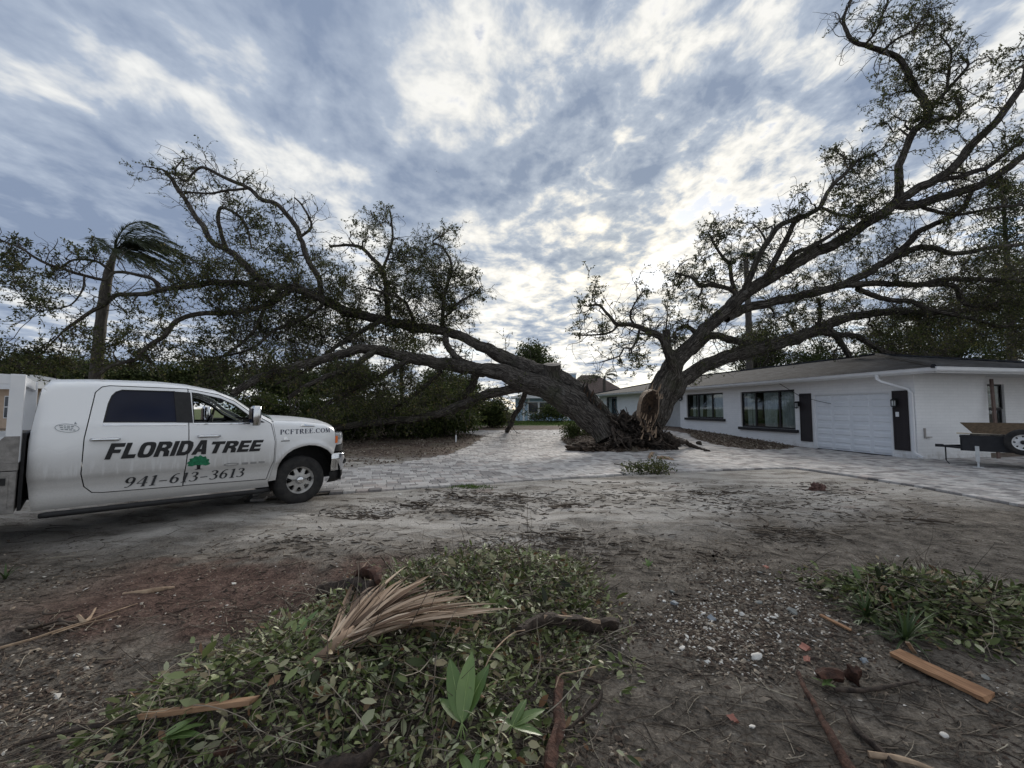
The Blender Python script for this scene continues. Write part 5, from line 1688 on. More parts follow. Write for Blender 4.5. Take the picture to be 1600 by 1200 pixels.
def grow_half(root, limbs, clumps, density, rs, leaf_mat, twig_k=1.0, trunk_names=(), lsize=1.0):
    sk, allp = [], []
    for i, (nm, spec) in enumerate(limbs.items()):
        c = limb_curve(spec)
        n = len(c)
        c[:, 3] *= np.interp(np.arange(n) / n, [0, .15, .35, 1], [.86, .88, .84, .78]) if nm in trunk_names else .76
        # a natural crookedness that the traced points do not carry
        amp = np.clip(c[:, 3] * .28, .01, .05)[:, None]
        c[:, :3] += np.stack([fbm(np.arange(n) * .22, np.full(n, k * 7.3 + i), 40 + i, 3) for k in range(3)], -1) * amp * 2.2
        big = c[:, 3].max() > .22
        V, Q, U = tube(c[:, :3], c[:, 3], 56 if big else (14 if c[:, 3].max() > .08 else 8), .15 if big else .12, i)
        name = 'trunk' if nm in trunk_names else 'limb'
        me = mesh_np(name, V, Q, True, U)
        link(name, me, M_BARK, root)
        tn = unit(np.gradient(c[:, :3], axis=0))
        sk.append((c, tn, nm))
    SP = np.vstack([c for c, _, _ in sk])
    ST = np.vstack([tn for _, tn, _ in sk])
    sx, sy = to_px(SP[:, :3])
    starts, dirs, lens, rad, nleaf = [], [], [], [], []
    branches = []
    # boughs that reach out to each clump of leaves
    for cl in clumps:
        x, y, r = map(float, cl.split(','))
        k = np.argmin(np.hypot(sx - x, sy - y) + 6 * (SP[:, 3] > .2))
        depth = SP[k, 1] + rs.normal(0, .55)
        cen = P(x, y, depth)
        R = r / FPX * depth
        a = SP[k, :3]
        m = 9
        tt = np.linspace(0, 1, m)[:, None]
        L = np.linalg.norm(cen - a)
        ctrl = (a + cen) / 2 + ST[k] * L * .35 + rs.normal(0, .18, 3) * L
        path = (1 - tt) ** 2 * a + 2 * tt * (1 - tt) * ctrl + tt ** 2 * cen
        path[1:-1] += rs.normal(0, .05 * min(1, L), (m - 2, 3))
        r0 = min(SP[k, 3] * .6, .018 + .022 * L)
        branches.append((path, np.linspace(r0, .011, m)))
        nt = max(5, int(22 * density * (R / .7) ** 2))
        for _ in range(nt):
            b = path[rs.randint(3, m)] if rs.rand() < .6 else cen + rs.normal(0, .33, 3) * R
            dv = unit((b - a) + rs.normal(0, 1.0, 3) * max(L, .5))
            starts.append(b); dirs.append(dv); lens.append(rs.uniform(.45, 1.15) * R + .12); rad.append(.010); nleaf.append(1)
    # side shoots straight from the limbs
    for c, tn, nm in sk:
        ln_ = np.linalg.norm(np.diff(c[:, :3], axis=0), axis=1).sum()
        for _ in range(int(ln_ * 2.3 * twig_k)):
            k = rs.randint(int(len(c) * .12), len(c))
            if c[k, 3] > .30 and rs.rand() < .85:
                continue
            perp = unit(np.cross(tn[k], rs.normal(0, 1, 3)))
            dv = unit(perp + tn[k] * .55 + np.array([0, 0, .25]))
            starts.append(c[k, :3]); dirs.append(dv); lens.append(rs.uniform(.4, 1.5)); rad.append(min(.02, c[k, 3] * .4 + .004)); nleaf.append(rs.rand() < .42)
    starts, dirs, lens, rad, nleaf = map(np.array, (starts, dirs, lens, rad, nleaf))
    w1 = walks(starts, dirs, lens, 6, .34, (0, 0, .05), rs)
    r1 = rad[:, None] * np.linspace(1, .45, 7)[None]
    # finer twigs from those
    rep = np.repeat(np.arange(len(w1)), 4)
    kk = rs.randint(2, 7, len(rep))
    s2 = w1[rep, kk]
    d2 = unit(w1[rep, np.minimum(kk, 6)] - w1[rep, kk - 1]) + rs.normal(0, .75, (len(rep), 3))
    w2 = walks(s2, d2, lens[rep] * rs.uniform(.3, .65, len(rep)), 5, .40, (0, 0, .0), rs)
    r2 = np.full((len(w2), 1), .0088) * np.linspace(1, .55, 6)[None]
    V1, Q1 = batch_tubes(w1, r1, 4)
    V2, Q2 = batch_tubes(w2, r2, 3)
    bv, bq = [V1, V2], [Q1, Q2 + len(V1)]
    off = len(V1) + len(V2)
    for pth, rr in branches:
        V, Q, _ = tube(pth, rr, 6)
        bv.append(V); bq.append(Q + off); off += len(V)
    link('twigs', mesh_np('twigs', np.vstack(bv), np.vstack(bq), True), M_TWIG, root)
    # leaves along the twigs
    has = nleaf.astype(bool)
    pts, dd = [], []
    for W, mask, per in ((w1, has, 7), (w2, has[rep], 4)):
        sel = np.where(mask)[0]
        m = max(1, int(round(per * density)))
        idx = np.repeat(sel, m)
        kf = rs.uniform(.25, 1, len(idx)) * (W.shape[1] - 1.001)
        k0 = kf.astype(int)
        fr = (kf - k0)[:, None]
        p = W[idx, k0] * (1 - fr) + W[idx, k0 + 1] * fr
        pts.append(p + rs.normal(0, .025, p.shape))
        dd.append(unit(W[idx, k0 + 1] - W[idx, k0]) * .6 + rs.normal(0, .8, p.shape))
    pts, dd = np.vstack(pts), np.vstack(dd)
    M = len(pts)
    up = rs.normal(0, .8, (M, 3)) + np.array([0, 0, .7])
    V, Q = leaf_quads(pts, dd, up, rs.uniform(.065, .135, M) * lsize, rs.uniform(.038, .066, M) * lsize)
    cr = link('crown', mesh_np('crown', V, Q, False, rnd=np.repeat(rs.rand(M) ** 1.2, 4)), leaf_mat, root)
    return M


oak = empty('oak_tree', (0, 0, 0), 0, 'huge uprooted live oak split into two fallen halves at its roots', 'tree')

rs_oak = np.random.RandomState(5)
nL = grow_half(oak, LEFT, CL_L, 1.0, rs_oak, M_OAKLEAF, 2.4, ('L1', 'L2'), 1.08)
nR = grow_half(oak, RIGHT, CL_R, 1.15, rs_oak, M_OAKLEAF, 3.4, ('R0', 'R1'), .86)
print('oak leaves', nL, nR)


def lump(name, center, size, mat, parent, seed, freq=2.4, amp=.35, sub=4, flat=True):
    bm = bmesh.new()
    bmesh.ops.create_icosphere(bm, subdivisions=sub, radius=1)
    for v in bm.verts:
        q = Vector((v.co.x * size[0], v.co.y * size[1], v.co.z * size[2])) / max(size)
        f2 = freq * 1.5
        nz_ = float(fbm(q.x * f2 + seed + q.y * .8, q.z * f2 * 1.3 + q.y * f2 * .9, seed, 5)) + .7 * float(vnoise(q.z * f2 * 1.9 + 3, q.x * f2 * 2.3 + q.y * 2.1, seed + 5))
        k = 1 + amp * nz_
        v.co = Vector((v.co.x * size[0] * k, v.co.y * size[1] * k, v.co.z * size[2] * k)) + Vector(center)
    me = bpy.data.meshes.new(name)
    bm.to_mesh(me)
    bm.free()
    auto_smooth(me, 60)
    return link(name, me, mat, parent)


# broken stub with a pale cut face on the upper stem
st = np.array([P(866, 596, 17.7), P(864, 583, 17.7), P(863, 575, 17.65), P(863, 569, 17.6)])
V, Q, U = tube(st, [.46, .40, .36, .37], 22, .12, 4)
link('stub', mesh_np('stub', V, Q, True, U), M_BARK, oak)
cap_ = V[-22:]
MB().add([tuple(p) for p in cap_] + [tuple(cap_.mean(0) + np.array([0, 0, .02]))], [(i, (i + 1) % 22, 22) for i in range(22)]).build('cut_face', plain('weathered cut wood', (.17, .15, .13), (.28, .25, .22), 6, .9, .4, .01), oak)
# root crown, soil and roots
lump('root_ball', P(985, 674, 16.0), (.80, .70, .66), M_SOILROOT, oak, 3, 3.4, .8, 6)
lump('root_soil', P(928, 700, 16.2), (.85, .65, .20), plain('crumbled brown soil', (.03, .022, .017), (.115, .082, .06), 9, .98, 1.0, .06, detail=8), oak, 8, 4.2, .55, 6)
lump('root_soil', P(1026, 692, 16.0), (.75, .65, .40), M_SOILROOT, oak, 11, 4.0, .55, 6)
for k in range(95):
    a = rs_oak.uniform(955, 1034)
    b = rs_oak.uniform(652, 692)
    p0 = P(a, b, 15.6 + rs_oak.uniform(-.2, .3))
    cx = (a - 985) / 60
    d0 = np.array([[cx * .9 + rs_oak.normal(0, .45), -.7 + rs_oak.normal(0, .3), -.45 + rs_oak.normal(0, .6)]])
    L = np.array([rs_oak.uniform(.35, 1.0)])
    wk = walks(p0[None], d0, L, 9, .30, (0, 0, -.06), rs_oak)[0]
    wk[:, 2] = np.maximum(wk[:, 2], zground(wk[:, 0], wk[:, 1]) + .02)
    r0 = rs_oak.choice([.022, .035, .05, .075], p=[.4, .3, .2, .1])
    MB().tube(wk, np.linspace(r0, r0 * .25, 10), 6).build('root', M_ROOT, oak, smooth=True)
# torn heartwood on the foot of the right stem: a hollow, rimmed by pale splinters
rim_px = [(1003, 668), (998, 650), (1000, 632), (1004, 620), (1010, 611), (1020, 607), (1029, 611), (1031, 622), (1030, 640), (1026, 655), (1019, 668), (1010, 674)]
cxp = np.mean([p[0] for p in rim_px]); cyp = np.mean([p[1] for p in rim_px])
rows = []
for f, dep in ((1.0, 15.3), (.90, 15.08), (.78, 15.18), (.5, 15.36), (.15, 15.42)):
    rows.append([tuple(P(cxp + (x - cxp) * f + rs_oak.normal(0, .5), cyp + (y - cyp) * f + rs_oak.normal(0, .5), dep + rs_oak.normal(0, .03))) for x, y in rim_px + rim_px[:1]])
for r in rows:
    r[-1] = r[0]
MB().grid(rows[1:]).build('rotten_hollow', M_ROT, oak, smooth=True)
MB().grid([[tuple(np.array(p) + (0, .35, 0)) for p in rows[0]], rows[0], rows[1]]).build('torn_wood', M_TORN, oak)
for k in range(44):
    i = rs_oak.randint(0, len(rim_px))
    x, y = rim_px[i]
    if rs_oak.rand() < .45:
        x, y = rs_oak.uniform(1003, 1027), rs_oak.uniform(655, 690)
    p0 = P(x + rs_oak.normal(0, 2.5), y + rs_oak.normal(0, 3), 15.12 + rs_oak.normal(0, .04))
    dr = unit(np.array([.25 + rs_oak.normal(0, .12), -.15 + rs_oak.normal(0, .1), 1.0]))
    L = rs_oak.uniform(.10, .34)
    sdv = unit(np.cross(dr, [0, 1, 0])) * rs_oak.uniform(.012, .04)
    th = np.array([0, .02, 0])
    q = p0 + dr * L
    MB().add([p0 - sdv, p0 + sdv, p0 + th * 2, q - sdv * .25, q + sdv * .2, q + th], [(0, 1, 4, 3), (1, 2, 5, 4), (2, 0, 3, 5), (3, 4, 5)]).build('splinter', M_TORN, oak)
# ripped bark edge on the left stem
for x0, y0, x1, y1 in ((915, 610, 955, 665), (908, 604, 925, 628)):
    for k in range(7):
        f = k / 7
        p0 = P(x0 + (x1 - x0) * f, y0 + (y1 - y0) * f + 2, 16.2 - .1 * f)
        q = p0 + np.array([.12 + rs_oak.normal(0, .05), -.05, .22 + rs_oak.normal(0, .08)])
        r = P(x0 + (x1 - x0) * (f + .2), y0 + (y1 - y0) * (f + .2) + 2, 16.1)
        MB().add([p0, q, r, p0 + (0, .07, 0), q + (0, .05, 0), r + (0, .07, 0)], [(0, 1, 2), (5, 4, 3), (0, 3, 4, 1), (1, 4, 5, 2), (2, 5, 3, 0)]).build('splinter', M_ROT if k % 2 else M_BARK, oak)


def rebase(root, base):
    """move a thing's origin to its base without moving its parts"""
    b = Vector([float(v) for v in base])
    root.location = b
    for ch in root.children:
        ch.location = Vector(ch.location) - b


rebase(oak, (TREE[0], TREE[1], 0))
# ================================================================== TREES AND SHRUBS BEHIND
M_TRUNK = plain('grey tree trunk', (.045, .04, .035), (.105, .095, .082), 5, .95, .8, .03, stretch=(3, 3, .6))


def leafy(root, blobs, n, size, mat, rs, per=34, spread=.36, droop=0.0, limbs_from=None, limb_r=.05):
    """foliage in clusters through a set of ellipsoids (cx,cy,cz,rx,ry,rz)"""
    vol = np.array([b[3] * b[4] * b[5] for b in blobs]) ** .8
    vol = vol / vol.sum()
    cs = []
    for b, f in zip(blobs, vol):
        m = max(4, int(n * f / per))
        u = unit(rs.normal(0, 1, (m, 3)))
        r = rs.uniform(.25, 1.06, (m, 1)) ** .55
        cs.append(np.array(b[:3]) + u * r * np.array(b[3:]))
    cs = np.vstack(cs)
    if limbs_from is not None:
        sel = cs[rs.permutation(len(cs))[:min(60, len(cs))]]
        mb = MB()
        for c in sel:
            a = limbs_from + np.array([0, 0, rs.uniform(0, .35) * (c[2] - limbs_from[2])])
            mid = (a + c) / 2 + rs.normal(0, .12, 3) * np.linalg.norm(c - a)
            mb.tube([a, mid, c], [limb_r, limb_r * .55, limb_r * .2], 5, cap=False)
        mb.build('limbs', M_TWIG, root, smooth=True)
    k = np.repeat(np.arange(len(cs)), per)
    c = cs[k] + rs.normal(0, spread, (len(k), 3)) * np.array([1, 1, .75])
    d = rs.normal(0, 1, c.shape) + np.array([0, 0, -droop])
    up = rs.normal(0, .7, c.shape) + np.array([0, 0, .8])
    V, Q = leaf_quads(c, d, up, rs.uniform(.7, 1.3, len(c)) * size, rs.uniform(.35, .6, len(c)) * size)
    tone = np.repeat(np.clip(.45 + .25 * rs.normal(0, 1, len(cs))[k] * .7 + rs.normal(0, .16, len(k)), 0, 1), 4)
    link('crown', mesh_np('crown', V, Q, False, rnd=tone), mat, root)


def tree(name, label, x, depth, top, wpx, rs, n=9000, size=.26, mat=None, group=None, cat='tree', skirt=.25, base_z=None, lean=0):
    bz = float(zt(0, depth)) if base_z is None else base_z
    b = P(x, 640, depth)
    pt = P(x, top, depth)
    h = pt[2] - bz
    wd = wpx / FPX * depth / 2
    root = empty(name, (0, 0, 0), 0, label, cat, group)
    base = np.array([b[0], depth, bz])
    nb = 7
    blobs = []
    for k in range(nb):
        a = rs.uniform(0, 2 * math.pi)
        rr = rs.uniform(.1, .62)
        zc = bz + h * rs.uniform(skirt + .18, .86)
        s_ = rs.uniform(.34, .56)
        blobs.append((base[0] + wd * rr * math.cos(a) + lean * (zc - bz), depth + wd * rr * math.sin(a), zc, wd * s_, wd * s_, h * rs.uniform(.12, .19)))
    blobs.append((base[0] + lean * h * .8, depth, bz + h * .87, wd * .4, wd * .4, h * .13))
    fk = base + np.array([lean * h * .4, 0, h * .38])
    pth = walks(base[None], np.array([[lean, 0, 1.0]]), np.array([h * .7]), 8, .06, (0, 0, .05), rs)[0]
    tr = max(.10, h * .024)
    V, Q, U = tube(pth, np.linspace(tr, tr * .3, 9), 10, .1, 3)
    link('trunk', mesh_np('trunk', V, Q, True, U), M_TRUNK, root)
    leafy(root, blobs, n, size, mat or M_DARKLEAF, rs, limbs_from=pth[4], limb_r=tr * .4)
    rebase(root, base)
    return root


rsb = np.random.RandomState(77)
for i, (x, dep, top, wpx, lab) in enumerate([
        (-70, 33, 545, 190, 'dark bushy tree at the left edge behind the truck bed'),
        (60, 37, 552, 190, 'dark rounded tree behind the cab roof, left of the bent palm'),
        (215, 35, 572, 160, 'low dark tree behind the truck roof, just right of the palm trunk'),
        (330, 38, 566, 170, 'dark tree behind the windscreen of the white truck'),
        (440, 36, 572, 150, 'dark tree behind the truck hood under the fallen limbs'),
        (545, 41, 565, 160, 'dark tree in the gap under the middle of the fallen half'),
        (690, 44, 578, 130, 'dark tree behind the kinked limb near the yellow gap'),
        (835, 46, 541, 105, 'small tree rising just above the cut stub of the left stem')]):
    tree('background_tree', lab, x, dep, top, wpx, rsb, 11000, .30, group='trees behind the fallen half')
for i, (x, dep, top, wpx, lab) in enumerate([
        (1185, 47, 508, 150, 'dark tree behind the house roof beside the upright palm'),
        (1290, 44, 512, 160, 'dark tree behind the middle of the house roof'),
        (1395, 45, 498, 160, 'dark tree behind the roof peak of the house'),
        (1480, 40, 455, 150, 'tall dark tree behind the garage end of the roof'),
        (1640, 37, 400, 190, 'tall dark tree at the right edge behind the house')]):
    tree('background_tree', lab, x, dep, top, wpx, rsb, 11000, .26, group='trees behind the house', base_z=0.2)
tree('background_tree', 'tiny distant tree beside the brown roof', 925, 62, 583, 52, rsb, 2500, .22, group='far trees')
# thin bare trunk in the bright gap
b0 = P(628, 650, 30)
o = empty('bare_trunk', (0, 0, 0), 0, 'slim bare tree trunk standing in the bright gap under the limbs', 'tree')
V, Q, U = tube([P(629, 668, 30), P(628, 620, 30), P(627, 580, 30), P(629, 545, 30)], [.16, .14, .13, .11], 10, .08)
link('trunk', mesh_np('trunk', V, Q, True, U), M_TRUNK, o)
leafy(o, [(*P(628, 540, 30), 1.6, 1.6, .9)], 1500, .2, M_DARKLEAF, rsb)
rebase(o, P(629, 668, 30))

# tall dark conifer behind the right end of the house
o = empty('conifer_tree', (0, 0, 0), 0, 'very tall dark conifer with layered drooping sprays at the right edge', 'tree')
bx = P(1585, 640, 31)
h = P(1585, 275, 31)[2]
V, Q, U = tube([(bx[0], 31, 0), (bx[0] + .2, 31, h * .5), (bx[0] + .3, 31, h)], [.35, .22, .05], 10, .06)
link('trunk', mesh_np('trunk', V, Q, True, U), M_TRUNK, o)
cs = []
for z in np.arange(h * .22, h * .985, .33):
    R = 3.3 * (1 - z / h) ** .8 + .45
    for k in range(rsb.randint(5, 8)):
        a = rsb.uniform(0, 2 * math.pi)
        for f in np.arange(.35, 1.01, .35 / max(.6, R * .5)):
            cs.append((bx[0] + .3 * z / h + R * f * math.cos(a), 31 + R * f * math.sin(a), z + .25 * R * f * .3 - .35 * f * f + rsb.normal(0, .08)))
cs = np.array(cs)
k = np.repeat(np.arange(len(cs)), 18)
c = cs[k] + rsb.normal(0, .2, (len(k), 3)) * np.array([1, 1, .6])
V, Q = leaf_quads(c, rsb.normal(0, 1, c.shape) + np.array([0, 0, -.5]), rsb.normal(0, 1, c.shape), rsb.uniform(.16, .32, len(c)), rsb.uniform(.06, .12, len(c)))
link('crown', mesh_np('crown', V, Q, False, rnd=np.repeat(rsb.uniform(0, .6, len(c)), 4)), M_DARKLEAF, o)
rebase(o, (bx[0], 31, 0))


def shrub(name, label, x, depth, top, wpx, n, size, mat=M_BUSHLEAF, group=None, cat='shrub', gy=None):
    zb = float(zt(0, depth))
    c = P(x, 640, depth)
    h = P(x, top, depth)[2] - zb
    wd = wpx / FPX * depth / 2
    root = empty(name, (0, 0, 0), 0, label, cat, group)
    blobs = [(c[0] + wd * rsb.uniform(-.6, .6), depth + wd * rsb.uniform(-.4, .4), zb + h * rsb.uniform(.3, .75), wd * rsb.uniform(.3, .5), wd * .4, h * .25) for _ in range(6)]
    mb = MB()
    for k in range(7):
        p0 = np.array([c[0] + rsb.normal(0, wd * .15), depth + rsb.normal(0, .1), zb - .05])
        q = np.array([c[0] + rsb.uniform(-.7, .7) * wd, depth + rsb.normal(0, .3), zb + h * rsb.uniform(.5, .9)])
        mb.tube([p0, (p0 + q) / 2 + rsb.normal(0, .1, 3), q], [.03, .02, .01], 5)
    mb.build('stems', M_TWIG, root, smooth=True)
    leafy(root, blobs, n, size, mat, rsb, per=26, spread=min(.3, wd * .2))
    rebase(root, (c[0], depth, zb))
    return root


for x, dep, top, wpx, lab in [
        (420, 21, 622, 110, 'green shrub just above the truck hood'),
        (500, 23, 612, 120, 'green shrub behind the headlight end of the truck'),
        (575, 25, 603, 110, 'green shrub under the fallen limbs, left of the bare trunk'),
        (655, 26, 600, 110, 'yellow-green shrub under the limbs, right of the bare trunk'),
        (720, 26, 612, 90, 'green shrub below the kinked limb'),
        (772, 27, 622, 70, 'green shrub beside the leaning prop limb'),
        (600, 21, 630, 130, 'low dark shrub on the ground beneath the lowest limb'),
        (520, 19.5, 640, 120, 'crushed shrub on the ground close to the bumper'),
        (690, 21.5, 640, 100, 'crushed shrub beneath the drooping lowest limb')]:
    shrub('shrub', lab, x, dep, top, wpx, 5200, .19, group='shrubs under the fallen half')
shrub('shrub', 'small heap of green brush at the left foot of the oak', 902, 20, 662, 62, 2200, .11)
shrub('shrub', 'dark planting before the blue house', 868, 36, 632, 60, 2000, .2)
shrub('shrub', 'low pale planting by the blue house corner', 838, 37, 645, 40, 900, .16)
shrub('fallen_branch', 'leafy oak branch lying on the pavers at the near edge', 1008, 10.75, 724, 76, 900, .075, M_OAKLEAF, cat='branch')
pb = [G(960, 727), G(972, 731), G(985, 736), G(1010, 735)]
o = MB().tube([p + np.array([0, 0, .04 + .03 * k]) for k, p in enumerate(pb)], [.018, .018, .014, .008], 6).build('broken_stick', M_TWIG, None, smooth=True)
tag(o, 'dark broken stick end poking out of the leafy branch on the pavers', 'stick')

# ---- palms


def frond(p0, d0, L, wind, rs, n=70, leaf=.55, wid=.017, droop=.055):
    pts = [np.array(p0, float)]
    d = unit(np.array(d0, float))
    st = L / 12
    for k in range(12):
        d = unit(d + np.array(wind) * .13 + np.array([0, 0, -droop * (1 + k * .25)]))
        pts.append(pts[-1] + d * st)
    pts = np.array(pts)
    V, Q, _ = tube(pts, np.linspace(.03, .008, 13), 4)
    fv, fq = [V], [Q]
    off = len(V)
    u = rs.uniform(.12, 1, n * 2) * 11.99
    k0 = u.astype(int)
    base = pts[k0] + (pts[k0 + 1] - pts[k0]) * (u - k0)[:, None]
    tn = unit(pts[k0 + 1] - pts[k0])
    side = unit(np.cross(tn, np.array([0, 0, 1.0]))) * np.where(np.arange(n * 2) % 2, 1, -1)[:, None]
    dd = unit(side * .7 + tn * .7 + np.array(wind) * .6 + np.array([0, 0, -.45]) + rs.normal(0, .15, side.shape))
    l_ = leaf * (1 - .5 * np.abs(u / 12 - .45)) * rs.uniform(.8, 1.15, n * 2)
    V, Q = leaf_quads(base, dd, np.cross(dd, rs.normal(0, 1, dd.shape)), l_, np.full(n * 2, wid * 1.7), .1)
    fv.append(V); fq.append(Q + off)
    return np.vstack(fv), np.vstack(fq)


def palm(label, trunk, radii, nf, L, wind, leaf, rs, depth):
    root = empty('palm_tree', (0, 0, 0), 0, label, 'palm tree')
    tp = cr_spline([(*p, r) for p, r in zip(trunk, radii)], .25)
    V, Q, U = tube(tp[:, :3], tp[:, 3] * (1 + .05 * np.sin(np.arange(len(tp)) * 1.9)), 14, .03)
    link('trunk', mesh_np('trunk', V, Q, True, U), M_TRUNK, root)
    top = tp[-1, :3]
    for k in range(nf):
        a = 2 * math.pi * k / nf + rs.normal(0, .2)
        el = rs.uniform(-.1, 1.35)
        d = np.array([math.cos(a) * math.cos(el), math.sin(a) * math.cos(el), math.sin(el)])
        V, Q = frond(top, d + np.array(wind) * .7, L * rs.uniform(.8, 1.1), wind, rs, leaf=leaf)
        link('frond', mesh_np('frond', V, Q, False, rnd=np.full(len(V), rs.rand())), M_PALMLEAF, root)
    rebase(root, tp[0, :3])
    return root


palm('wind-bent palm with its crown blown sideways behind the truck cab', [P(147, 655, 18.5), P(150, 590, 18.5), P(155, 530, 18.5), P(162, 470, 18.5), P(170, 425, 18.5), P(180, 392, 18.5)],
     [.26, .235, .215, .20, .17, .08], 24, 2.9, (1.0, 0, .02), .75, rsb, 18.5)
palm('slender upright palm rising behind the house roof', [P(1171, 640, 34), P(1171, 560, 34), P(1169, 480, 34), P(1165, 402, 34)], [.28, .26, .24, .18], 22, 1.9, (.45, 0, 0), .5, rsb, 34)
palm('tiny distant palm above the grey roof end', [P(945, 640, 58), P(944, 600, 58), P(945, 588, 58)], [.2, .2, .15], 9, 1.9, (.5, 0, 0), .5, rsb, 58)

# ---- lawn beyond the driveway
rows = [P(790, 660, 38), P(905, 662, 38)]
LN = 9000
lx, ly = rsb.uniform(-4.5, 6.5, LN), rsb.uniform(30.5, 38.5, LN)
lz = zground(lx, ly)
c = np.stack([lx, ly, lz], -1)
V, Q = leaf_quads(c, rsb.normal(0, .35, c.shape) + np.array([0, 0, 1]), rsb.normal(0, 1, c.shape), rsb.uniform(.06, .14, LN), np.full(LN, .05))
o = link('lawn_grass', mesh_np('lawn_grass', V, Q, False, rnd=np.repeat(rsb.rand(LN), 4)), M_GRASS)
tag(o, 'bright green lawn grass before the blue house', 'grass', kind='stuff')

# ---- neighbouring houses
M_BLUE = plain('pale blue siding', (.30, .42, .54), (.38, .50, .61), 3, .7)
M_TAN = plain('beige stucco', (.46, .35, .26), (.54, .42, .32), 4, .85)
M_BROWNROOF = plain('brown shingles', (.10, .075, .065), (.17, .13, .115), 5, .9)
M_PALEROOF = plain('pale roof', (.36, .36, .35), (.46, .46, .45), 3, .8)
M_DARKGLASS = plain('dark window', (.03, .035, .04), (.05, .055, .06), 2, .1, spec=.6)
nb = empty('blue_house', (0, 0, 0), 0, 'pale blue neighbouring house seen under the left stem', 'house')
x0, x1 = P(806, 640, 42)[0], P(950, 640, 42)[0]
MB().box((x0, 42, .2), (x1, 50, 2.75)).build('wall', M_BLUE, nb)
MB().add([(x0 - .5, 41.4, 2.75), (x1 + .5, 41.4, 2.75), (x1 + .5, 50.5, 2.75), (x0 - .5, 50.5, 2.75), (x0 + 2.5, 46, 3.7), (x1 - 2.5, 46, 3.7)], [(0, 1, 5, 4), (1, 2, 5), (2, 3, 4, 5), (3, 0, 4), (3, 2, 1, 0)]).build('roof', M_PALEROOF, nb)
MB().box((x0 - .5, 41.34, 2.62), (x1 + .5, 41.4, 2.8)).build('fascia', M_WHITE, nb)
xa, xb = P(889, 640, 43)[0], P(900.5, 640, 43)[0]
ch = MB().box((xa, 43, 2.7), (xb, 43.8, P(895, 585, 43)[2])).build('chimney', M_BLUE, nb)
MB().box((xa - .06, 42.95, P(895, 585, 43)[2]), (xb + .06, 43.85, P(895, 583, 43)[2])).build('chimney_cap', M_WHITE, ch)
for xx in (818, 826, 881, 887):
    p = P(xx, 640, 41.98)
    MB().box((p[0] - .08, 41.93, .3), (p[0] + .10, 41.997, 2.6)).build('post', M_WHITE, nb)
for xx, wd in ((833, 1.1), (852, 1.3), (893, .8)):
    p = P(xx, 640, 41.98)
    f = MB().box((p[0] - wd / 2, 41.94, 1.1), (p[0] + wd / 2, 41.996, 2.3)).build('window', M_WHITE, nb)
    MB().box((p[0] - wd / 2 + .08, 41.92, 1.18), (p[0] + wd / 2 - .08, 41.939, 2.22)).build('pane', M_DARKGLASS, f)
rebase(nb, (x0, 42, .3))
nb = empty('brown_roofed_house', (0, 0, 0), 0, 'distant house showing only a brown hip roof behind the oak roots', 'house')
xa, xb = P(880, 640, 58)[0], P(990, 640, 58)[0]
MB().box((xa, 58, .2), (xb, 66, 3.0)).build('wall', M_TAN, nb)
zr = P(925, 586, 62)[2]
MB().add([(xa - .5, 57.4, 3.0), (xb + .5, 57.4, 3.0), (xb + .5, 66.5, 3.0), (xa - .5, 66.5, 3.0), (xa + 3.2, 62, zr), (xb - 4.2, 62, zr)], [(0, 1, 5, 4), (1, 2, 5), (2, 3, 4, 5), (3, 0, 4), (3, 2, 1, 0)]).build('roof', M_BROWNROOF, nb)
rebase(nb, (xa, 58, .3))
nb = empty('beige_house', (0, 0, 0), 0, 'beige house at the left edge behind the truck bed', 'house')
xa, xb = P(-160, 640, 26)[0], P(26, 640, 26)[0]
MB().box((xa, 26, 0), (xb, 33, 2.9)).build('wall', M_TAN, nb)
MB().add([(xa - .5, 25.4, 2.9), (xb + .5, 25.4, 2.9), (xb + .5, 33.5, 2.9), (xa - .5, 33.5, 2.9), (xa + 3, 29.5, 4.0), (xb - 3, 29.5, 4.0)], [(0, 1, 5, 4), (1, 2, 5), (2, 3, 4, 5), (3, 0, 4), (3, 2, 1, 0)]).build('roof', M_PALEROOF, nb)
p = P(15, 640, 26)
f = MB().box((p[0] - .3, 25.94, 1.0), (p[0] + .3, 25.996, 2.4)).build('window', M_WHITE, nb)
MB().box((p[0] - .24, 25.92, 1.06), (p[0] + .24, 25.939, 1.68)).build('pane', M_DARKGLASS, f)
MB().box((p[0] - .24, 25.92, 1.74), (p[0] + .24, 25.939, 2.34)).build('pane', M_DARKGLASS, f)
rebase(nb, (xa, 26, 0))

# ---- gliding bird
bp = Vector(P(682, 268, 30))
o = MB().add([(0, .13, 0), (.03, 0, .03), (-.03, 0, .03), (0, -.12, 0), (0, 0, -.03), (.12, .05, .07), (.30, -.02, .03), (.14, -.05, .06), (-.12, .05, .07), (-.28, -.03, .0), (-.14, -.05, .06)],
             [(0, 1, 2), (1, 3, 2), (0, 4, 1), (0, 2, 4), (1, 4, 3), (2, 3, 4), (1, 5, 7), (5, 6, 7), (2, 8, 10), (8, 9, 10)]).build('bird', M_BLACK)
o.location = bp
o.rotation_euler = (.5, .5, .6)
tag(o, 'small dark bird gliding in the cloudy sky', 'bird')

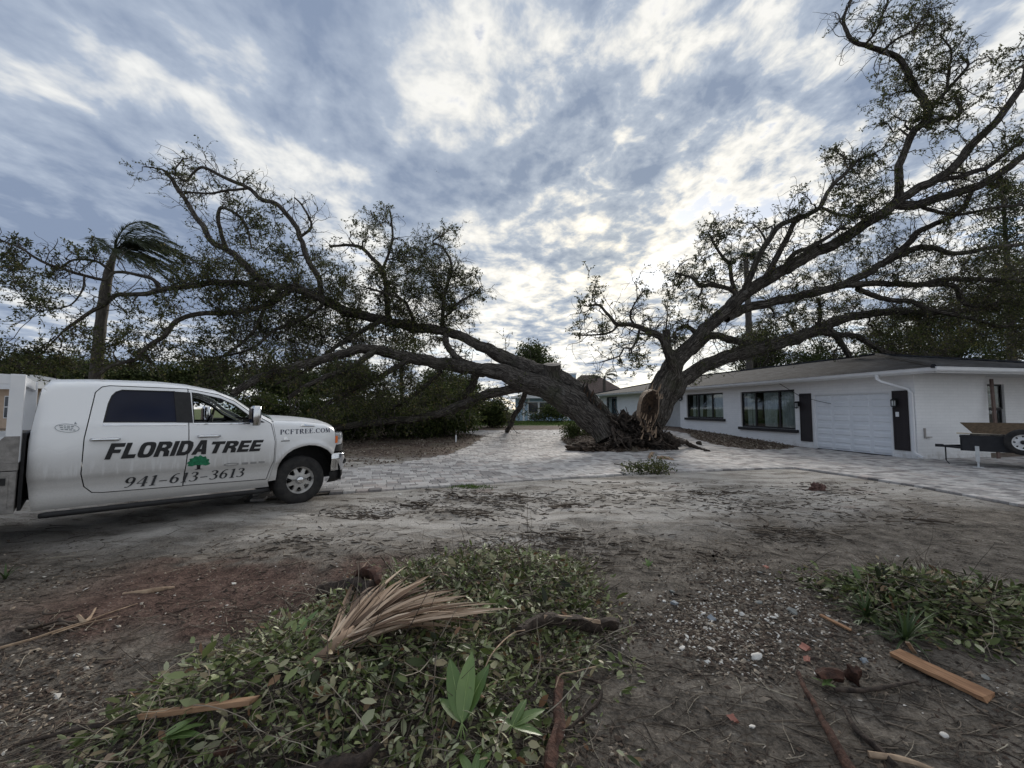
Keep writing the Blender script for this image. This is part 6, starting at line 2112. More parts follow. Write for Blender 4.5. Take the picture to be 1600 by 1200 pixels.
# ================================================================== TRAILER BESIDE THE HOUSE
tr = empty('utility_trailer', (0, 0, 0), 0, 'black utility trailer with a spare wheel parked beside the house wall', 'trailer')
SDV = np.array([math.cos(math.radians(-47)), math.sin(math.radians(-47))])   # parked askew to the side wall
tang = math.atan2(SDV[1], SDV[0])
T0 = G(1529, 730)[:2]
tr.location = (T0[0], T0[1], 0)
tr.rotation_euler = (0, 0, tang)
M_TRAIL = plain('worn black trailer paint', (.007, .008, .011), (.018, .019, .024), 6, .5)
M_PLY = plain('weathered plywood', (.06, .04, .023), (.115, .078, .046), 4, .85, .3, .005, stretch=(1, 6, 6))
M_GALV = plain('galvanised steel', (.50, .52, .53), (.62, .64, .64), 8, .45, metal=.4)
# local x runs to the right along the wall, y away from us; the tongue points to the left
MB().box((-.30, -.05, .44), (3.0, -.01, .82)).build('side_panel', M_TRAIL, tr)
MB().box((-.30, 1.45, .44), (3.0, 1.49, .82)).build('side_panel', M_TRAIL, tr)
MB().box((-.32, -.05, .44), (-.28, 1.49, .82)).build('front_panel', M_TRAIL, tr)
MB().box((-.28, -.01, .46), (3.0, 1.45, .52)).build('floor', M_TRAIL, tr)
MB().box((-.33, -.06, .82), (3.0, .02, .86)).build('top_rail', M_TRAIL, tr)
MB().tube([(-.28, .2, .50), (-.70, .72, .50)], [.035, .035], 6).tube([(-.28, 1.24, .50), (-.70, .72, .50)], [.035, .035], 6).box((-.84, .66, .47), (-.66, .78, .55)).build('tongue', M_TRAIL, tr)
MB().tube([(-.62, .45, .52), (-.62, .45, .10)], [.018, .018], 6).tube([(-.62, .45, .10), (-.56, .30, .02)], [.012, .012], 5).build('chain_stay', M_TRAIL, tr)
jk = MB().box((-.045, -.11, .16), (.035, -.06, .58)).box((-.02, -.10, .02), (.02, -.07, .2)).build('jack_stand', M_GALV, tr)
MB().box((-.11, -.15, .0), (.10, -.02, .02)).build('jack_foot', M_GALV, jk)
sp_ = empty('spare_wheel'); sp_.parent = tr
tyre_s = MB().lathe([(.20, .09), (.27, .10), (.315, .085), (.335, .05), (.336, 0), (.335, -.05), (.315, -.085), (.27, -.10), (.20, -.09)], 40).mesh('tyre', smooth=True)
lc = Vector((.80, -.22, .74))
sp_.location = lc
sp_.rotation_euler = (math.pi / 2, 0, 0)
link('tyre', tyre_s, M_RUBBER, sp_)
rs_me = rim_mesh(.205, 8, .125, .165, .14, .03)
o = link('rim', rs_me, M_STEELWHITE, sp_); o.location = (0, 0, .03)
o = link('hub_cap', MB().lathe([(0, .06), (.045, .06), (.055, .04), (.055, .0)], 16).mesh('hub_cap', smooth=True), M_BLACK, sp_); o.location = (0, 0, .03)
MB().lathe([(0, -.01), (.2, -.01)], 24).build('wheel_back', M_BLACK, sp_)
for yy in (-.22, 1.66):
    wv = empty('road_wheel'); wv.parent = tr
    wv.location = (2.1, yy, .336); wv.rotation_euler = (math.pi / 2, 0, 0)
    link('tyre', tyre_s, M_RUBBER, wv)
    o = link('rim', rs_me, M_STEELWHITE, wv); o.location = (0, 0, .03)
MB().tube([(2.1, -.1, .336), (2.1, 1.55, .336)], [.04, .04], 8).build('axle', M_TRAIL, tr)
MB().box((1.6, -.36, .69), (2.6, -.055, .72)).build('mudguard', M_TRAIL, tr)


def in_trailer(p):
    return tr_m @ Vector(p)


tr_m = Matrix.Translation(tr.location) @ Matrix.Rotation(tang, 4, 'Z')


def loose_board(name, label, cat, pts, th, mat, group=None):
    """flat board from four corner points"""
    p = [Vector(q) for q in pts]
    nrm = (p[1] - p[0]).cross(p[3] - p[0]).normalized() * th
    m = MB().add(p + [q + nrm for q in p], [(3, 2, 1, 0), (4, 5, 6, 7), (0, 1, 5, 4), (1, 2, 6, 5), (2, 3, 7, 6), (3, 0, 4, 7)])
    o = m.build(name, mat, None, bevel=min(.004, th * .3))
    return tag(o, label, cat, group)


loose_board('plywood_sheet', 'brown plywood sheet leaning in the black trailer', 'board', [in_trailer(p) for p in ((-.02, .25, .86), (2.6, .25, .86), (2.6, .62, 1.22), (-.30, .62, 1.20))], .018, M_PLY)
loose_board('plank', 'pale plank lying across the top of the black trailer', 'plank', [in_trailer(p) for p in ((-.38, .10, .90), (1.2, .06, .87), (1.2, .20, .875), (-.38, .26, .905))], .025, plain('pale plank wood', (.42, .36, .27), (.55, .48, .37), 5, .8, stretch=(1, 8, 8)))
loose_board('plank', 'dark grey plank end on the trailer front corner', 'plank', [in_trailer(p) for p in ((-.12, -.04, .865), (.55, -.04, .868), (.55, .10, .868), (-.12, .10, .865))], .05, M_TRUNK)
q0, q1 = hp(-.05, -2.72), hp(-.04, -3.0)
loose_board('leaning_pole', 'brown wooden post leaning on the house side wall behind the trailer', 'post',
            [(hp(-.42, -2.55)[0], hp(-.42, -2.55)[1], .0), (hp(-.42, -2.66)[0], hp(-.42, -2.66)[1], .0), (hp(-.08, -3.16)[0], hp(-.08, -3.16)[1], 2.6), (hp(-.08, -3.05)[0], hp(-.08, -3.05)[1], 2.6)], .05, plain('brown post paint', (.10, .065, .055), (.15, .10, .085), 6, .7))

# white survey stake in the left bed
p = G(712.5, 690, .1)
o = MB().box((-.03, -.015, -.1), (.03, .015, .30)).add([(-.03, -.015, .30), (.03, -.015, .30), (.03, .015, .30), (-.03, .015, .30), (0, 0, .34)], [(0, 1, 4), (1, 2, 4), (2, 3, 4), (3, 0, 4)]).build('stake', M_WHITE)
o.location = (p[0], p[1], float(zground(p[0], p[1])))
tag(o, 'short white stake standing in the dark planting bed', 'stake')
# ================================================================== DEBRIS IN THE YARD
rf = np.random.RandomState(2024)
PILE_STOPS = [(0.0, (.016, .022, .008)), (.18, (.048, .068, .018)), (.38, (.115, .148, .044)), (.56, (.215, .25, .105)), (.74, (.40, .42, .27)), (.92, (.37, .33, .20)), (1.0, (.17, .09, .045))]
M_PILE = rnd_mat('scattered leaves', PILE_STOPS, .5, .12)
M_PILE_O = rnd_mat('single leaves', PILE_STOPS, .45, .12, obj_random=True)
M_FRESH = rnd_mat('fresh green leaves', [(0, (.085, .145, .04)), (.6, (.15, .225, .075)), (1, (.24, .32, .12))], .38, .2, obj_random=True, spec=.45)
M_STRAW = rnd_mat('dry palm blades', [(0, (.09, .056, .038)), (.3, (.25, .17, .115)), (.65, (.43, .325, .235)), (1, (.64, .53, .41))], .75, .08, obj_random=True)
M_PLANK = plain('orange-brown plank', (.17, .082, .04), (.36, .20, .105), 3.6, .8, .8, .006, stretch=(1, 14, 14), lo=.3, hi=.62, detail=8)
M_BARKLOG = plain('wet dark bark', (.014, .010, .008), (.085, .062, .048), 22, .9, 1.0, .03, detail=8, lo=.3, hi=.7)
M_REDWOOD = plain('red rotten wood', (.022, .011, .008), (.12, .055, .036), 22, .9, 1.0, .03, detail=8, lo=.3, hi=.7)
M_PALEWOOD = plain('pale split wood', (.22, .15, .10), (.42, .31, .21), 14, .85, .7, .012, detail=8)
M_DRYTWIG = rnd_mat('dry twigs', [(0, (.035, .026, .02)), (.5, (.10, .078, .06)), (.85, (.24, .20, .155)), (1, (.40, .36, .28))], .85)
M_CHIP = rnd_mat('shell, bark and leaf chips', [(0, (.028, .02, .016)), (.4, (.08, .055, .04)), (.6, (.17, .13, .095)), (.78, (.32, .27, .21)), (.92, (.52, .49, .44)), (1, (.70, .68, .63))], .85)


def zg(x, y):
    return float(zground(np.array([x]), np.array([y]))[0])


def gp(x, y, lift=0.0):
    """the ground point seen at a pixel"""
    z = 0.0
    for _ in range(4):
        q = G(x, y, z + lift)
        z = zg(q[0], q[1]) + .6 * min(.14, .95 * float(mound(np.array([q[0]]), np.array([q[1]]))[0]))
    return np.array([q[0], q[1], z + lift])


# ---- leaves of the two brush piles
LEAF2 = np.array([(0, 0, 0), (.30, .42, .10), (.68, .40, .10), (1.0, 0, -.02), (.68, -.40, .10), (.30, -.42, .10), (.34, 0, .0), (.70, 0, .0)])
LF4 = np.array([(6, 7, 2, 1), (6, 5, 4, 7)])
LF3 = np.array([(0, 6, 1), (7, 3, 2), (0, 5, 6), (7, 4, 3)])


def leaf_frames(c, d, up):
    d = unit(d)
    s = unit(np.cross(up, d))
    return d, s, np.cross(d, s)


def rich_leaves(c, d, up, L, Wd, curl):
    d, s, n = leaf_frames(c, d, up)
    v = (c[:, None] + d[:, None] * (LEAF2[None, :, 0:1] * L[:, None, None]) + s[:, None] * (LEAF2[None, :, 1:2] * Wd[:, None, None])
         + n[:, None] * ((LEAF2[None, :, 2:3] - LEAF2[None, :, 0:1] ** 2 * curl[:, None, None]) * L[:, None, None] * .6))
    b = np.arange(len(c))[:, None, None] * 8
    return v.reshape(-1, 3), (b + LF4[None]).reshape(-1, 4), (b + LF3[None]).reshape(-1, 3)


def scatter_in(poly, n, edge=.0):
    p = np.array(poly)
    lo, hi = p.min(0), p.max(0)
    out = np.zeros((0, 2))
    while len(out) < n:
        q = rf.uniform(lo, hi, (n * 2, 2))
        keep = in_poly(q[:, 0], q[:, 1], poly)
        d = edge_dist(q[:, 0], q[:, 1], poly)
        keep = (keep & (rf.rand(len(q)) < .30 + d / .35)) | (~keep & (d < .22) & (rf.rand(len(q)) < .13))
        out = np.vstack([out, q[keep]])
    return out[:n]


leaf_me = bpy.data.meshes.new('leaf')
leaf_me.from_pydata([tuple(v * np.array([1, .5, .6])) for v in LEAF2], [], [tuple(f) for f in LF4] + [tuple(f) for f in LF3])
leaf_me.polygons.foreach_set('use_smooth', [True] * len(leaf_me.polygons))
leaf_me.materials.append(M_PILE_O)


def brush_pile(label, poly, n, singles, sizes, hh, tone, twigs, group):
    q = scatter_in(poly, n)
    near = q[:, 1] < 1.7
    q = q[~near]
    n = len(q)
    z = zground(q[:, 0], q[:, 1])
    m = mound(q[:, 0], q[:, 1])
    c = np.stack([q[:, 0], q[:, 1], z + rf.rand(n) ** 1.6 * (.015 + np.minimum(.14, m * hh))], -1)
    d = rf.normal(0, 1, (n, 3)) * np.array([1, 1, .6])
    up = rf.normal(0, .75, (n, 3)) + np.array([0, 0, 1])
    # sprays: leaves gather round small shoots
    nc = n // 9
    cen = rf.randint(0, n, nc)
    who = rf.randint(0, nc, n)
    g = rf.rand(n) < .8
    sp = rf.normal(0, .055, (n, 3)) * np.array([1, 1, .5])
    c[g] = c[cen[who[g]]] + sp[g]
    d[g] = unit(sp[g]) + rf.normal(0, .35, (g.sum(), 3))
    c[:, 2] = np.maximum(c[:, 2], zground(c[:, 0], c[:, 1]) + .006)
    L = rf.uniform(*sizes, n) * np.where(rf.rand(n) < .25, 1.5, 1) * np.where(rf.rand(n) < .05, 1.5, 1)
    Wd = L * rf.uniform(.26, .56, n)
    rn = np.clip(tone + rf.normal(0, .24, n) + .30 * fbm(c[:, 0] * 2.6, c[:, 1] * 2.6, 4, 3), 0, 1)
    dead = rf.rand(n) < .09
    rn[dead] = rf.uniform(.9, 1, dead.sum())
    seen = L / np.maximum(1.5, c[:, 1])
    px, py = to_px(c)
    seen[(px < 5) | (px > 1595) | (py > 1195)] = 0
    seen += (c[:, 2] - z.mean()) * .02
    top = np.argsort(-seen)[:singles]
    rest = np.setdiff1d(np.arange(n), top)
    root = empty('brush_pile', (0, 0, 0), 0, label, 'brush pile', group)
    V, Q, T = rich_leaves(c[rest], d[rest], up[rest], L[rest], Wd[rest], rf.uniform(-.05, .25, len(rest)))
    o = link('leaves', mesh_np('leaves', V, Q, True, rnd=np.repeat(rn[rest], 8), tris=T), M_PILE, root)
    tag(o, kind='stuff')
    D, S, N = leaf_frames(c, d, up)
    for i in top:
        o = link('leaf', leaf_me, None, root)
        M4 = Matrix((Vector(D[i] * L[i]), Vector(S[i] * Wd[i] * 2), Vector(N[i] * L[i]))).transposed().to_4x4()
        M4.translation = Vector(c[i]) + Vector((0, 0, .012))
        o.matrix_world = M4
    k = rf.randint(0, n, twigs)
    W = walks(c[k] + np.array([0, 0, .01]), rf.normal(0, 1, (twigs, 3)) * np.array([1, 1, .28]), rf.uniform(.10, .50, twigs), 5, .13, (0, 0, 0), rf)
    W[:, :, 2] = np.maximum(W[:, :, 2], zground(W[:, :, 0].ravel(), W[:, :, 1].ravel()).reshape(W.shape[:2]) + .006)
    V, Q = batch_tubes(W, rf.uniform(.0015, .004, (twigs, 1)) * np.linspace(1, .5, 6)[None], 4)
    o = link('twigs', mesh_np('twigs', V, Q, True, rnd=np.repeat(rf.rand(twigs), 24)), M_DRYTWIG, root)
    tag(o, kind='stuff')
    cc = c.mean(0)
    for ch in root.children:
        ch.matrix_world = Matrix.Translation(-Vector(cc)) @ ch.matrix_basis
        ch.matrix_basis = ch.matrix_basis
    root.location = cc
    return root


PILES = 'brush piles in the foreground'
brush_pile('big heap of leafy cuttings with a dry palm fan on top', MAIN_PILE, 17500, 240, (.026, .060), 1.0, .50, 2300, PILES)
brush_pile('smaller heap of darker green cuttings beside the orange plank', RIGHT_PILE, 8000, 60, (.030, .068), 1.0, .34, 800, PILES)


# ---- broad fresh leaves
def broad_leaf_mesh():
    m = MB()
    rows = []
    for f in np.linspace(0, 1, 9):
        wv = .19 * math.sin(math.pi * min(1, f ** .85)) ** .8 * (1 if f < .99 else 0) + .006
        row = []
        for k in (-1, -.5, 0, .5, 1):
            row.append((f, k * wv, .10 * abs(k) * wv * 2 - .16 * f * f + .012 * math.sin(f * 26) * abs(k)))
        rows.append(row)
    return m.grid(rows).mesh('broad_leaf', smooth=True, fix=False)


BROAD = broad_leaf_mesh()
BROAD.materials.append(M_FRESH)
RIB = MB().tube([(-.22, 0, -.03), (0, 0, .006), (.5, 0, -.034), (.97, 0, -.148)], [.016, .013, .008, .003], 5).mesh('midrib', smooth=True)
RIB.materials.append(plain('pale leaf rib', (.20, .28, .10), (.26, .34, .13), 9, .5))


def leaf_sprig(label, px, py, leaves, lift=.06):
    base = gp(px, py, lift)
    root = empty('leaf_sprig', tuple(base), 0, label, 'leaves', 'broad green leaves on the pile')
    for az, el, L in leaves:
        o = link('broad_leaf', BROAD, None, root)
        o.rotation_euler = (rf.normal(0, .2), -math.radians(el), math.radians(az))
        o.scale = (L, L * .8, L)
        r = link('midrib', RIB, None, o)
    return root


leaf_sprig('fan of upright broad green leaves in the middle of the big heap', 722, 1112, [(116, 46, .27), (84, 54, .28), (58, 44, .26), (72, 24, .22), (135, 16, .18)])
leaf_sprig('broad green leaves lying right of the upright leaf fan', 800, 1135, [(140, 10, .17), (25, 16, .18), (-20, 8, .15), (60, 24, .15), (165, 10, .16)])
leaf_sprig('yellow-green curled leaves at the upper left edge of the heap', 470, 990, [(70, 38, .15), (150, 18, .13), (110, 25, .13)])
leaf_sprig('pale broad leaves at the lower left of the heap beside the plank', 250, 1150, [(25, 14, .17), (8, 8, .18), (48, 18, .14)])
leaf_sprig('pale rounded leaves at the bottom edge of the heap', 740, 1195, [(130, 24, .12), (50, 30, .12), (80, 38, .10), (-5, 16, .11)])
leaf_sprig('small bright green seedling on the shell rubble', 1013, 886, [(20, 50, .08), (100, 60, .09), (180, 45, .08), (270, 40, .07), (60, 70, .08)], .01)
leaf_sprig('bright yellow-green leaf standing in the right heap', 1345, 920, [(95, 65, .15), (80, 50, .13)], .05)
leaf_sprig('small pale green rosette beside the rotten red chunk', 1290, 1068, [(20, 20, .07), (80, 30, .07), (150, 20, .07), (220, 20, .06), (290, 20, .06)], .02)


def blade_tuft(label, px, py, n, L, mat=None):
    base = gp(px, py, .02)
    root = empty('grass_tuft', tuple(base), 0, label, 'plant')
    mats = M_FRESH if mat is None else mat
    for k in range(n):
        a = rf.uniform(0, 2 * math.pi)
        el = rf.uniform(.35, 1.35)
        l_ = L * rf.uniform(.7, 1.1)
        rows = []
        d = np.array([math.cos(a) * math.cos(el), math.sin(a) * math.cos(el), math.sin(el)])
        s_ = unit(np.cross(d, [0, 0, 1.0]))
        p = np.zeros(3)
        for f in np.linspace(0, 1, 6):
            wv = .010 * (1 - f) ** .6 + .001
            rows.append([tuple(p - s_ * wv), tuple(p + np.array([0, 0, -.003])), tuple(p + s_ * wv)])
            d = unit(d + np.array([0, 0, -.16]))
            p = p + d * l_ / 5
        MB().grid(rows).build('blade', mats, root, smooth=True, fix=False)
    return root


M_TUFT = rnd_mat('dark strap leaves', [(0, (.028, .05, .018)), (1, (.075, .115, .04))], .45, .2, obj_random=True)
blade_tuft('spiky tuft of narrow leaves at the top of the right heap', 1352, 935, 22, .26, M_TUFT)
blade_tuft('spiky tuft of narrow leaves beside the upper end of the orange plank', 1415, 1000, 26, .30, M_TUFT)
blade_tuft('thin grassy tuft low at the far left of the yard', 8, 905, 10, .16, M_TUFT)

# ---- dry palm fan
fan = empty('palm_frond', (0, 0, 0), 0, 'dry grey-brown palm fan lying on the big heap', 'palm frond')
fb = gp(528, 1006, .05)
for k in range(96):
    f = k / 95
    tx = 592 + 205 * f ** .85 + rf.normal(0, 20)
    ty = 886 + 58 * f + rf.normal(0, 13) + (14 if rf.rand() < .3 else 0)
    tip = gp(tx, ty, .09 + .11 * rf.rand())
    L = np.linalg.norm(tip - fb)
    short = rf.uniform(.72, 1.0)
    st = fb + np.array([rf.normal(0, .03) + .02 * f, rf.normal(0, .02), rf.uniform(-.05, .02)])
    end = st + (tip - st) * short
    mid = st * .5 + end * .5 + np.array([rf.normal(0, .03), rf.normal(0, .03), .05 + rf.uniform(0, .06)])
    rows = []
    hw = rf.uniform(.008, .017)
    fold = rf.uniform(.3, .9)
    tw = rf.normal(0, .5)
    m_ = 10
    bend = -.10 * rf.rand() if rf.rand() < .4 else 0
    for q in np.linspace(0, 1, m_):
        p = (1 - q) ** 2 * st + 2 * q * (1 - q) * mid + q * q * end + np.array([0, 0, bend * max(0, q - .6) * 2])
        d = unit(end - st)
        s_ = unit(np.cross(d, [0, 0, 1.0]))
        u_ = np.cross(s_, d)
        a = tw * q
        sv, uv = s_ * math.cos(a) + u_ * math.sin(a), u_ * math.cos(a) - s_ * math.sin(a)
        wv = hw * min(1, .35 + q * 2.2) * (1 - max(0, (q - .55) / .45) ** 1.6) + .001
        rows.append([tuple(p - sv * wv + uv * wv * fold), tuple(p), tuple(p + sv * wv + uv * wv * fold)])
    MB().grid(rows).build('blade', M_STRAW, fan, smooth=False, fix=False)
MB().tube([fb + (-.10, -.12, -.06), fb, fb + (.05, .10, .03)], [.03, .035, .02], 8).build('stalk', M_STRAW, fan, smooth=True)
rebase(fan, fb)


# ---- logs, planks, sticks
def log(name, label, cat, pts, radii, mat, sides=12, rough=.12, lift=.0, seed=0, group=None, ends=None):
    path = np.array([gp(x, y, l) for x, y, l in pts])
    rr = np.interp(np.linspace(0, 1, len(path)), np.linspace(0, 1, len(radii)), radii)
    cv = cr_spline(np.hstack([path, rr[:, None]]), .022)
    cv[:, :3] += np.stack([vnoise(np.arange(len(cv)) * .16, np.full(len(cv), seed * 3.1 + k), seed) for k in range(3)], -1) * cv[:, 3:4] * 1.1
    V, Q, U = tube(cv[:, :3], cv[:, 3], sides, rough * 1.6 + .08, seed)
    c0, c1 = len(V), len(V) + 1
    V = np.vstack([V, cv[0, :3], cv[-1, :3]])
    n = len(cv)
    T = [((j + 1) % sides, j, c0) for j in range(sides)] + [((n - 1) * sides + j, (n - 1) * sides + (j + 1) % sides, c1) for j in range(sides)]
    U = np.vstack([U, [[0, 0], [0, 0]]])
    o = link(name, mesh_np(name, V, Q, True, U, tris=T), mat)
    auto_smooth(o.data, 60)
    return tag(o, label, cat, group)


log('log', 'short dark log with a torn red end above the palm fan', 'log', [(499, 922, .10), (530, 918, .12), (578, 918, .13)], [.062, .058, .05], M_BARKLOG, 14, .2, seed=1)
log('wood_chunk', 'shredded red wood against the end of the short dark log', 'wood', [(548, 915, .15), (575, 905, .17), (590, 912, .15)], [.02, .05, .02], M_REDWOOD, 10, .5, seed=2)
log('log', 'split log with a pale top edge right of the palm fan', 'log', [(812, 966, .10), (860, 968, .10), (915, 972, .09), (966, 978, .06)], [.030, .042, .044, .040], M_BARKLOG, 12, .2, seed=3)
pp = [gp(850, 963, .125), gp(872, 963, .13), gp(905, 966, .125), gp(938, 971, .105)]
o = MB().grid([[tuple(p + np.array([0, dy, dz])) for p in pp] for dy, dz in ((-.018, -.01), (-.005, .008), (.012, .006), (.02, -.012))]).build('split_wood', M_PALEWOOD)
tag(o, 'strip of pale torn wood along the top of the split log', 'wood')
log('log', 'thick dark branch running out of the bottom edge', 'log', [(430, 1215, .07), (500, 1172, .10), (560, 1135, .12), (592, 1108, .14)], [.040, .036, .030, .012], M_BARKLOG, 12, .15, seed=4)
log('log', 'upright dark red branch at the right side of the big heap', 'log', [(872, 1062, .10), (870, 1105, .10), (866, 1150, .09), (858, 1212, .08)], [.020, .026, .028, .028], M_REDWOOD, 10, .3, seed=5)
log('stick', 'thin curved dark stick right of the big heap', 'stick', [(905, 1058, .05), (935, 1068, .03), (938, 1090, .02), (915, 1118, .015), (885, 1140, .02)], [.006, .009, .010, .009, .006], M_BARKLOG, 7, .1, seed=6)
log('stick', 'pale forked twig at the top of the upright red branch', 'stick', [(868, 1075, .12), (876, 1054, .14), (895, 1050, .13), (930, 1042, .10)], [.003, .004, .003, .002], M_PALEWOOD, 6, .1, seed=7)
log('stick', 'long thin pale stem standing out of the heap toward the palm fan', 'stick', [(752, 1055, .06), (770, 1018, .14), (800, 990, .15), (820, 968, .15)], [.003, .004, .003, .002], M_PALEWOOD, 6, .1, seed=8)
log('stick', 'dark upright twig behind the palm fan', 'stick', [(612, 893, .02), (603, 880, .12), (594, 870, .24)], [.007, .006, .003], M_BARKLOG, 6, .1, seed=9)
log('stick', 'straight dark stick lying before the orange plank', 'stick', [(1306, 1080, .02), (1345, 1078, .03), (1390, 1070, .03), (1432, 1064, .02)], [.012, .013, .011, .008], M_BARKLOG, 8, .1, seed=10)
log('stick', 'long reddish bark strip winding to the bottom edge', 'stick', [(1248, 1048, .02), (1262, 1082, .03), (1285, 1125, .03), (1308, 1165, .03), (1330, 1205, .03)], [.010, .014, .017, .022, .024], M_REDWOOD, 8, .3, seed=11)
log('stick', 'second bark strip beside the long one near the bottom edge', 'stick', [(1318, 1105, .02), (1340, 1140, .03), (1370, 1165, .03), (1398, 1195, .03)], [.010, .014, .016, .012], M_BARKLOG, 8, .3, seed=12)
log('stick', 'pale barkless stick at the bottom edge', 'stick', [(1358, 1180, .02), (1395, 1185, .03), (1440, 1197, .02), (1490, 1215, .02)], [.014, .013, .011, .009], M_PALEWOOD, 8, .1, seed=13)
log('wood_chunk', 'chunk of rotten red wood with a broken face', 'wood', [(1278, 1058, .04), (1300, 1052, .05), (1318, 1056, .05)], [.020, .040, .030], M_REDWOOD, 10, .6, seed=14)
log('wood_chunk', 'upright stub of rotten red wood beside the dark stick', 'wood', [(1332, 1064, .0), (1334, 1056, .05), (1335, 1048, .09)], [.040, .036, .028], M_REDWOOD, 10, .5, seed=15)
log('wood_chunk', 'tan broken wood chip at the bottom left corner', 'wood', [(150, 1215, .02), (168, 1196, .03), (178, 1180, .04)], [.022, .022, .018], M_PALEWOOD, 10, .25, seed=16)
log('wood_chunk', 'flat chip of brown wood pressed in the red mulch', 'wood', [(192, 928, .0), (230, 925, .006), (272, 918, .0)], [.012, .028, .012], M_PALEWOOD, 8, .2, seed=17)
log('stick', 'long pale reed lying across the mulch at the left', 'stick', [(-10, 1015, .02), (60, 995, .03), (130, 972, .03), (215, 943, .01)], [.008, .008, .007, .003], M_PALEWOOD, 6, .05, seed=18)
log('stick', 'second pale reed just below the long one', 'stick', [(80, 992, .02), (130, 975, .025), (185, 962, .01)], [.004, .005, .003], M_PALEWOOD, 6, .05, seed=19)
log('stick', 'knuckled pale twig beside the long reed', 'stick', [(122, 962, .02), (135, 972, .03), (150, 950, .03)], [.010, .014, .005], M_PALEWOOD, 7, .3, seed=20)
log('stick', 'dark stick lying along the lower left edge of the heap', 'stick', [(20, 1165, .02), (90, 1145, .03), (170, 1130, .05), (230, 1118, .05)], [.006, .009, .010, .007], M_BARKLOG, 7, .1, seed=21)
log('wood_chunk', 'small reddish bark chunk in the leaves below the left plank', 'wood', [(338, 1132, .08), (355, 1136, .09), (372, 1146, .08)], [.010, .016, .010], M_REDWOOD, 8, .3, seed=22)


def ground_plank(label, a, b, w_, th, mat, tilt=0.0, la=.0, lb=.0):
    p, q = gp(*a, la), gp(*b, lb)
    d = unit(q - p)
    s_ = unit(np.cross([0, 0, 1.0], d))
    u_ = np.cross(d, s_)
    sv = s_ * math.cos(tilt) + u_ * math.sin(tilt)
    nv = np.cross(d, sv)
    n = 12
    rows = []
    for off, h in ((-1, 0), (-1, th), (1, th), (1, 0)):
        e0, e1 = rf.uniform(-.02, .02), 1 + rf.uniform(-.025, .025)
        rows.append([tuple(p + (q - p) * (e0 + (e1 - e0) * f) + sv * off * w_ / 2 * (1 + .04 * math.sin(f * 9 + off) + rf.normal(0, .03)) + nv * h * (1 + rf.normal(0, .06))) for f in np.linspace(0, 1, n)])
    m = MB().grid(rows + [rows[0]])
    for k in (0, n - 1):
        m.add([rows[i][k] for i in range(4)], [(0, 1, 2, 3)])
    o = m.build('plank', None, None)
    # grain runs along the plank: give the mesh its own frame
    M4 = Matrix((Vector(d), Vector(sv), Vector(nv))).transposed().to_4x4()
    M4.translation = Vector(p)
    o.data.transform(M4.inverted())
    o.matrix_world = M4
    o.data.materials.append(mat)
    return tag(o, label, 'plank')


ground_plank('orange-brown board lying on the soil at the right', (1396, 1021), (1545, 1092), .105, .022, M_PLANK, .05, .02, .01)
ground_plank('weathered brown board lying on the left slope of the heap', (222, 1122), (398, 1062), .055, .020, plain('grey-brown board', (.19, .105, .055), (.33, .20, .115), 3, .8, .4, .004, stretch=(1, 9, 9)), -.25, .06, .13)
ground_plank('thin orange splinter above the orange board', (1282, 962), (1330, 986), .022, .012, M_PLANK, .1, .02, .02)
ground_plank('pale splinter standing at the upper end of the orange board', (1430, 1022), (1418, 1004), .02, .01, M_PALEWOOD, .3, .02, .14)

# ---- stones, shards and bricks
STONES = [(1050, 925, .05, 'g', 'grey angular stone at the top left of the shell rubble'), (1054, 944, .06, 'b', 'blue-grey brick shard in the shell rubble'), (1112, 968, .06, 'b', 'blue-grey flat shard below the middle of the rubble'),
          (1098, 960, .045, 'w', 'white stone touching the blue-grey flat shard'), (1038, 940, .04, 'w', 'small white stone left of the blue-grey brick shard'), (1186, 942, .05, 'g', 'grey-green stone by the curled red bark'), (1208, 966, .05, 'w', 'pointed white shell at the right of the rubble'),
          (1198, 970, .045, 'w', 'white shell just left of the pointed one'), (1240, 958, .085, 'g', 'large flat grey-green stone at the right of the rubble'), (1182, 1028, .07, 'w', 'large ribbed white shell piece below the rubble'), (1112, 1016, .055, 'w', 'white stone in the pink scraps'),
          (1066, 1014, .05, 'w', 'pale stone left of the pink scraps'), (1197, 888, .05, 'r', 'small pink brick bit above the rubble'), (1187, 895, .05, 'g', 'grey pebble beside the pink brick bit'), (1257, 1014, .06, 'r', 'orange-red brick shard right of the rubble'),
          (1260, 1032, .05, 'r', 'dull red flat shard under the orange-red one'), (1350, 1034, .045, 'b', 'pale blue-white shard near the orange board'), (1150, 975, .045, 'w', 'white pebble in the centre of the rubble'), (1160, 962, .04, 'w', 'small white pebble above the centre of the rubble'),
          (1175, 1137, .04, 'w', 'white chip on the dark soil near the bottom'), (1145, 1125, .05, 'r', 'pinkish stone on the dark soil near the bottom'), (1475, 1150, .035, 'w', 'white chip at the lower right'), (1540, 1060, .05, 'g', 'dark pebble beside the lower end of the orange board'), (1170, 778, .07, 'w', 'white scrap lying on the sand before the driveway'), (625, 773, .07, 'w', 'white scrap near the driveway edge by the truck')]
SM = {'g': plain('grey stone', (.16, .165, .155), (.27, .275, .26), 14, .85, .4, .004), 'b': plain('blue-grey brick', (.20, .225, .25), (.29, .315, .34), 12, .85, .4, .003),
      'w': plain('white shell', (.50, .48, .44), (.66, .64, .60), 14, .7, .4, .003), 'r': plain('red brick', (.30, .12, .085), (.42, .20, .155), 12, .85, .4, .004)}
